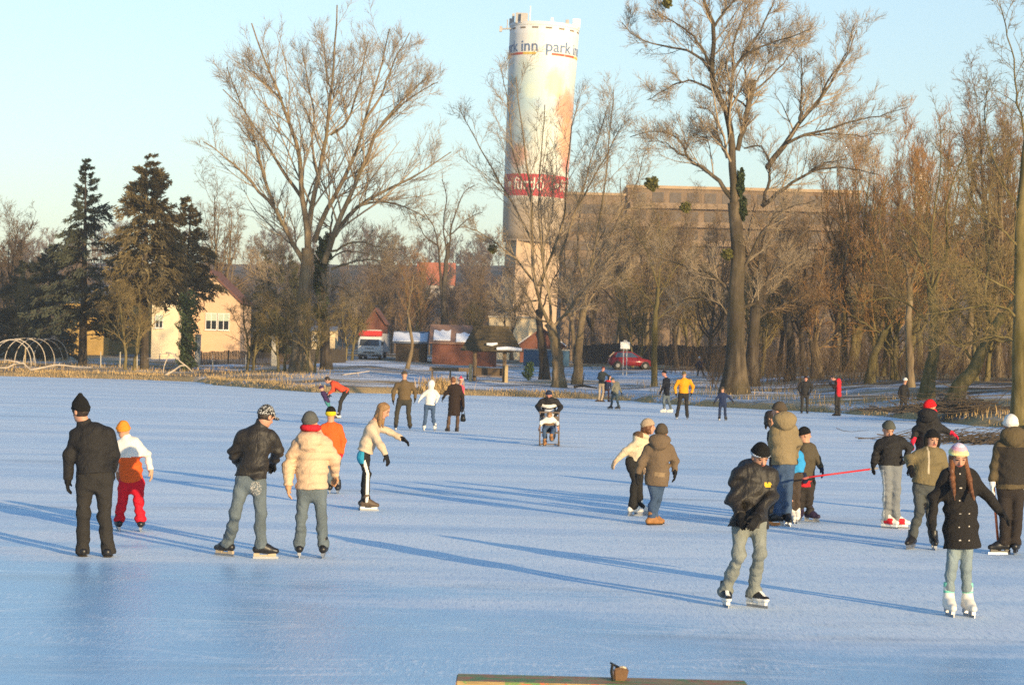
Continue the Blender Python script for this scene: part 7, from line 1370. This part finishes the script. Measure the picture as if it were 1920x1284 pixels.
P('child in a navy blue snowsuit with arms spread out', c='c3', g=(1340, 485), H=(1338, 264), N=(1340, 285), SL=(1316, 297), SR=(1366, 297), EL=(1298, 328), WL=(1282, 358), ER=(1390, 320), WR=(1412, 348), PL=(1326, 365), PR=(1358, 365), KL=(1320, 420), AL=(1318, 462), KR=(1358, 420), AR=(1361, 462), TL=(1312, 485, .15), TR=(1372, 485, .15), yaw=180, by=180,
  jacket=dict(mat=cloth('navy snow jacket', (.018, .03, .075)), hem=372, bulk=1.1, arm=1.05), trousers=dict(mat=cloth('navy snow trousers', (.018, .03, .07)), w=1.12), hat=dict(mat=BROWNH), gloves=BLK, foot='skate', boot=BLKB, k=.72)
P('distant walker in dark clothes with a white cap on the snowy path', c='c3', g=(1185, 172), H=(1176, 42), N=(1180, 58), SL=(1163, 68), SR=(1203, 68), EL=(1152, 92), WL=(1156, 114), ER=(1212, 92), WR=(1208, 116), PL=(1172, 110), PR=(1194, 110), KL=(1166, 140), AL=(1164, 165), KR=(1198, 138), AR=(1206, 163), TL=(1160, 172, .2), TR=(1212, 172, .2), yaw=170, by=175,
  jacket=dict(mat=NAVY, hem=115, bulk=1.1), trousers=dict(mat=BLKT, w=1.0), hat=dict(mat=WHITEH, down=.03), gloves=BLK, foot='shoe', boot=BLKB, k=.95)
P('man all in black standing with his hands in his pockets at the far edge', c='cb', g=(360, 1092), H=(396, 258), N=(390, 318), SL=(275, 360), SR=(505, 360), EL=(222, 480), WL=(258, 590, -.15), ER=(550, 475), WR=(500, 580, -.15), PL=(310, 640), PR=(430, 640), KL=(305, 850), AL=(298, 1020), KR=(430, 850), AR=(430, 1025), TL=(285, 1085, -.2), TR=(440, 1095, -.2), yaw=-5, by=0, pitch=10,
  jacket=dict(mat=BLKJ, hem=655, bulk=1.12, arm=1.1), trousers=dict(mat=CHAR, w=1.02), hat=dict(mat=cloth('black red cap', (.03, .012, .012))), gloves=BLK, skin=SKINP, foot='shoe', boot=BLKB, k=.98)
P('person in a bright red jacket with dark front, seen from the side', c='cb', g=(1150, 1150), H=(1052, 238), N=(1130, 305), SL=(1130, 345, -.15), SR=(1220, 320, .15), EL=(1080, 470, -.22), WL=(1020, 400, -.2), ER=(1100, 470, .2), WR=(1020, 400, .15), PL=(1145, 660, -.08), PR=(1200, 660, .08), KL=(1120, 880, -.08), AL=(1130, 1070, -.08), KR=(1185, 880, .08), AR=(1195, 1070, .1), TL=(1030, 1125, -.08), TR=(1090, 1130, .1), yaw=-88, by=-80, pitch=20,
  jacket=dict(mat=RED, hem=690, bulk=1.12, hood=1.3, parts=[(lambda t, x, y, a, fc: ((y > .11) & (t > .1)) , cloth('black red front', (.025, .012, .014)))]), trousers=dict(mat=CHAR, w=1.05), hair=dict(mat=DARKHAIR), gloves=BLK, skin=SKINP, foot='shoe', boot=BLKB, k=.98)
P('slim person in black with a white cap standing by the brushwood', c='cq', g=(262, 745), H=(300, 188), N=(290, 240), SL=(222, 285), SR=(330, 275), EL=(202, 370), WL=(232, 450), ER=(350, 355), WR=(350, 440), PL=(248, 470), PR=(305, 470), KL=(240, 610), AL=(235, 705), KR=(310, 600), AR=(322, 710), TL=(215, 740, -.1), TR=(345, 742, -.1), yaw=35, by=30, pitch=10,
  jacket=dict(mat=BLKJ, hem=475, bulk=1.0), trousers=dict(mat=CHAR, w=.95), hat=dict(mat=WHITEH, down=.03), gloves=BLK, foot='shoe', boot=BLKB, k=.98)
def seg_side(fc, j, s_, b):
    x = np.interp(fc[:, 2], [j['A' + s_][2], j['K' + s_][2], j['P' + s_][2]], [j['A' + s_][0], j['K' + s_][0], j['P' + s_][0]]); return fc[:, 0] - x - .01
for d_, lab_ in CAST:
    person(d_, lab_, 'skaters and walkers on the lake')
CD = {l: d for d, l in CAST}
def find(s): return next(d for d, l in CAST if s in l)
def wj(d, n): return d['_j'][n] + d['_off']
# logo on the padded jacket and a fur edge inside its hood
def extras():
    d = find('shiny black padded'); 
    # things that are held
    y = find('youth in a black'); h = wj(y, 'WL') + np.array([.0, -.02, -.06]); Y = h[1]; e = at(1507, 895.5, Y - .3)
    r = empty('hockey_stick', h, 'red hockey stick held out low by the youth in the black pullover', 'hockey stick'); sd = e - h
    MB().tube([sd * -.06, sd * .5, sd * .93], .014, 6).build('shaft', plain('red stick paint', (.55, .03, .04), .45, .15, 6, 0), r, smooth=True); u = nrm(sd); MB().tube([sd * .93, sd * .97 + np.array([0, 0, -.01]), sd * 1.0 + np.array([-.03, -.05, -.015])], [.015, .02, .012], 6).build('blade', plain('worn stick tape', (.35, .10, .08), .8, .2, 8, 0), r)
    MB().tube([sd * -.06, sd * .06], .017, 6).build('grip', plain('grey tape', (.25, .24, .23), .8, .2, 8, 0), r)
    p = find('white cap and dark vest'); h = wj(p, 'WL') + np.array([.02, .02, -.08]); ft = at(1610 + 768 / 2.919, 740 + 838 / 2.919, h[1] + .1); ft[2] = .02; r = empty('hockey_stick', h, 'orange hockey stick held upright by the person in the dark vest', 'hockey stick'); v = ft - h
    MB().tube([v * -.05, v * .5, v * .95], .017, 6).build('shaft', plain('orange stick paint', (.62, .15, .05), .5, .15, 6, 0), r, smooth=True); MB().tube([v * .95, v + np.array([.0, .02, .01]), v + np.array([.06, .2, .015])], [.018, .026, .02], 6).build('blade', plain('orange stick paint', (.62, .15, .05), .5, .15, 6, 0), r)
    t = find('tan olive hooded'); h = wj(t, 'WL') + np.array([-.02, -.05, -.05]); ft = at(1420 + 95 / 4.938, 740 + 1215 / 4.938, h[1] - .35); ft[2] = .025; r = empty('hockey_stick', h, 'dark hockey stick with an orange blade held by the person in the tan olive coat', 'hockey stick'); v = ft - h
    MB().tube([v * -.08, v * .5, v * .97], .015, 6).build('shaft', plain('dark stick paint', (.03, .025, .02), .5, .2, 6, 0), r, smooth=True); MB().tube([v * .97, v + np.array([.08, 0, .0]), v + np.array([.17, -.02, .01])], [.02, .028, .02], 6).build('blade', plain('orange tape', (.60, .22, .06), .7, .2, 6, 0), r)
    # handbag
    w_ = find('long dark brown coat'); h = wj(w_, 'WR') + np.array([.0, .0, -.09]); r = empty('handbag', h, 'black handbag hanging from the hand of the woman in the long dark coat', 'handbag')
    MB().prism([(-.06, -.10), (.05, -.10), (.085, -.30), (.075, -.33), (-.075, -.33), (-.085, -.30)], -.06, .06).build('body', plain('black bag leather', (.012, .013, .012), .4, .3, 20, .2), r, bevel=.02, smooth=True); MB().tube([(-.05, 0, -.11), (-.04, 0, -.02), (0, 0, .01), (.04, 0, -.02), (.045, 0, -.11)], .009, 6).build('handle', plain('black bag leather', (.012, .013, .012), .4, .3, 20, .2), r)
    # sledge chair under the seated child
    c = find('sitting on the sledge'); o = c['_off'].copy(); o[2] = 0; r = empty('sledge_chair', o, 'wooden chair on runners carrying the child in the cream jacket', 'sledge'); wd = plain('grey brown sledge wood', (.16, .12, .09), .8, .25, 10, .3); sz = float(c['_cp'][2]) - .12
    hw = .245; xm = float(c['_cp'][0])
    for x in (xm - hw, xm + hw):
        MB().tube([(x, -.62, .12), (x, -.55, .035), (x, -.4, .018), (x, .55, .018)], .018, 6).build('runner', wd, r, smooth=True)
        MB().bar((x, -.30, .02), (x, -.30, sz), .016).build('leg', wd, r); MB().bar((x, .32, .02), (x, .42, sz + .50), .017).build('leg', wd, r); MB().tube([(x, -.32, sz + .18), (x, .36, sz + .2)], .015, 6).bar((x, -.30, sz), (x, -.31, sz + .19), .014).build('armrest', wd, r)
    MB().box(xm - hw - .02, xm + hw + .02, -.32, .36, sz - .025, sz).build('seat', wd, r, bevel=.006); MB().bar((xm - hw - .03, .42, sz + .5), (xm + hw + .03, .42, sz + .5), .018).build('push_bar', wd, r); MB().box(xm - hw + .02, xm + hw - .02, .37, .39, sz + .15, sz + .4).build('backrest', wd, r); MB().bar((xm - hw, -.42, .05), (xm + hw, -.42, .05), .016).build('crossbar', wd, r)
extras()
# ------------------------------------------------------------------ the winter air
def haze():
    m = bpy.data.materials.new('winter haze'); m.use_nodes = True; t = m.node_tree; t.nodes.clear(); o = t.nodes.new('ShaderNodeOutputMaterial'); v = t.nodes.new('ShaderNodeVolumePrincipled'); v.inputs['Color'].default_value = (.80, .88, 1.0, 1); v.inputs['Density'].default_value = .0003; v.inputs['Anisotropy'].default_value = 0.0
    t.links.new(v.outputs[0], o.inputs['Volume']); b = MB().box(-3200, 3200, -450, 4200, -1.6, 75); ob = b.build('haze', m); tag(ob, kind='stuff')
haze()
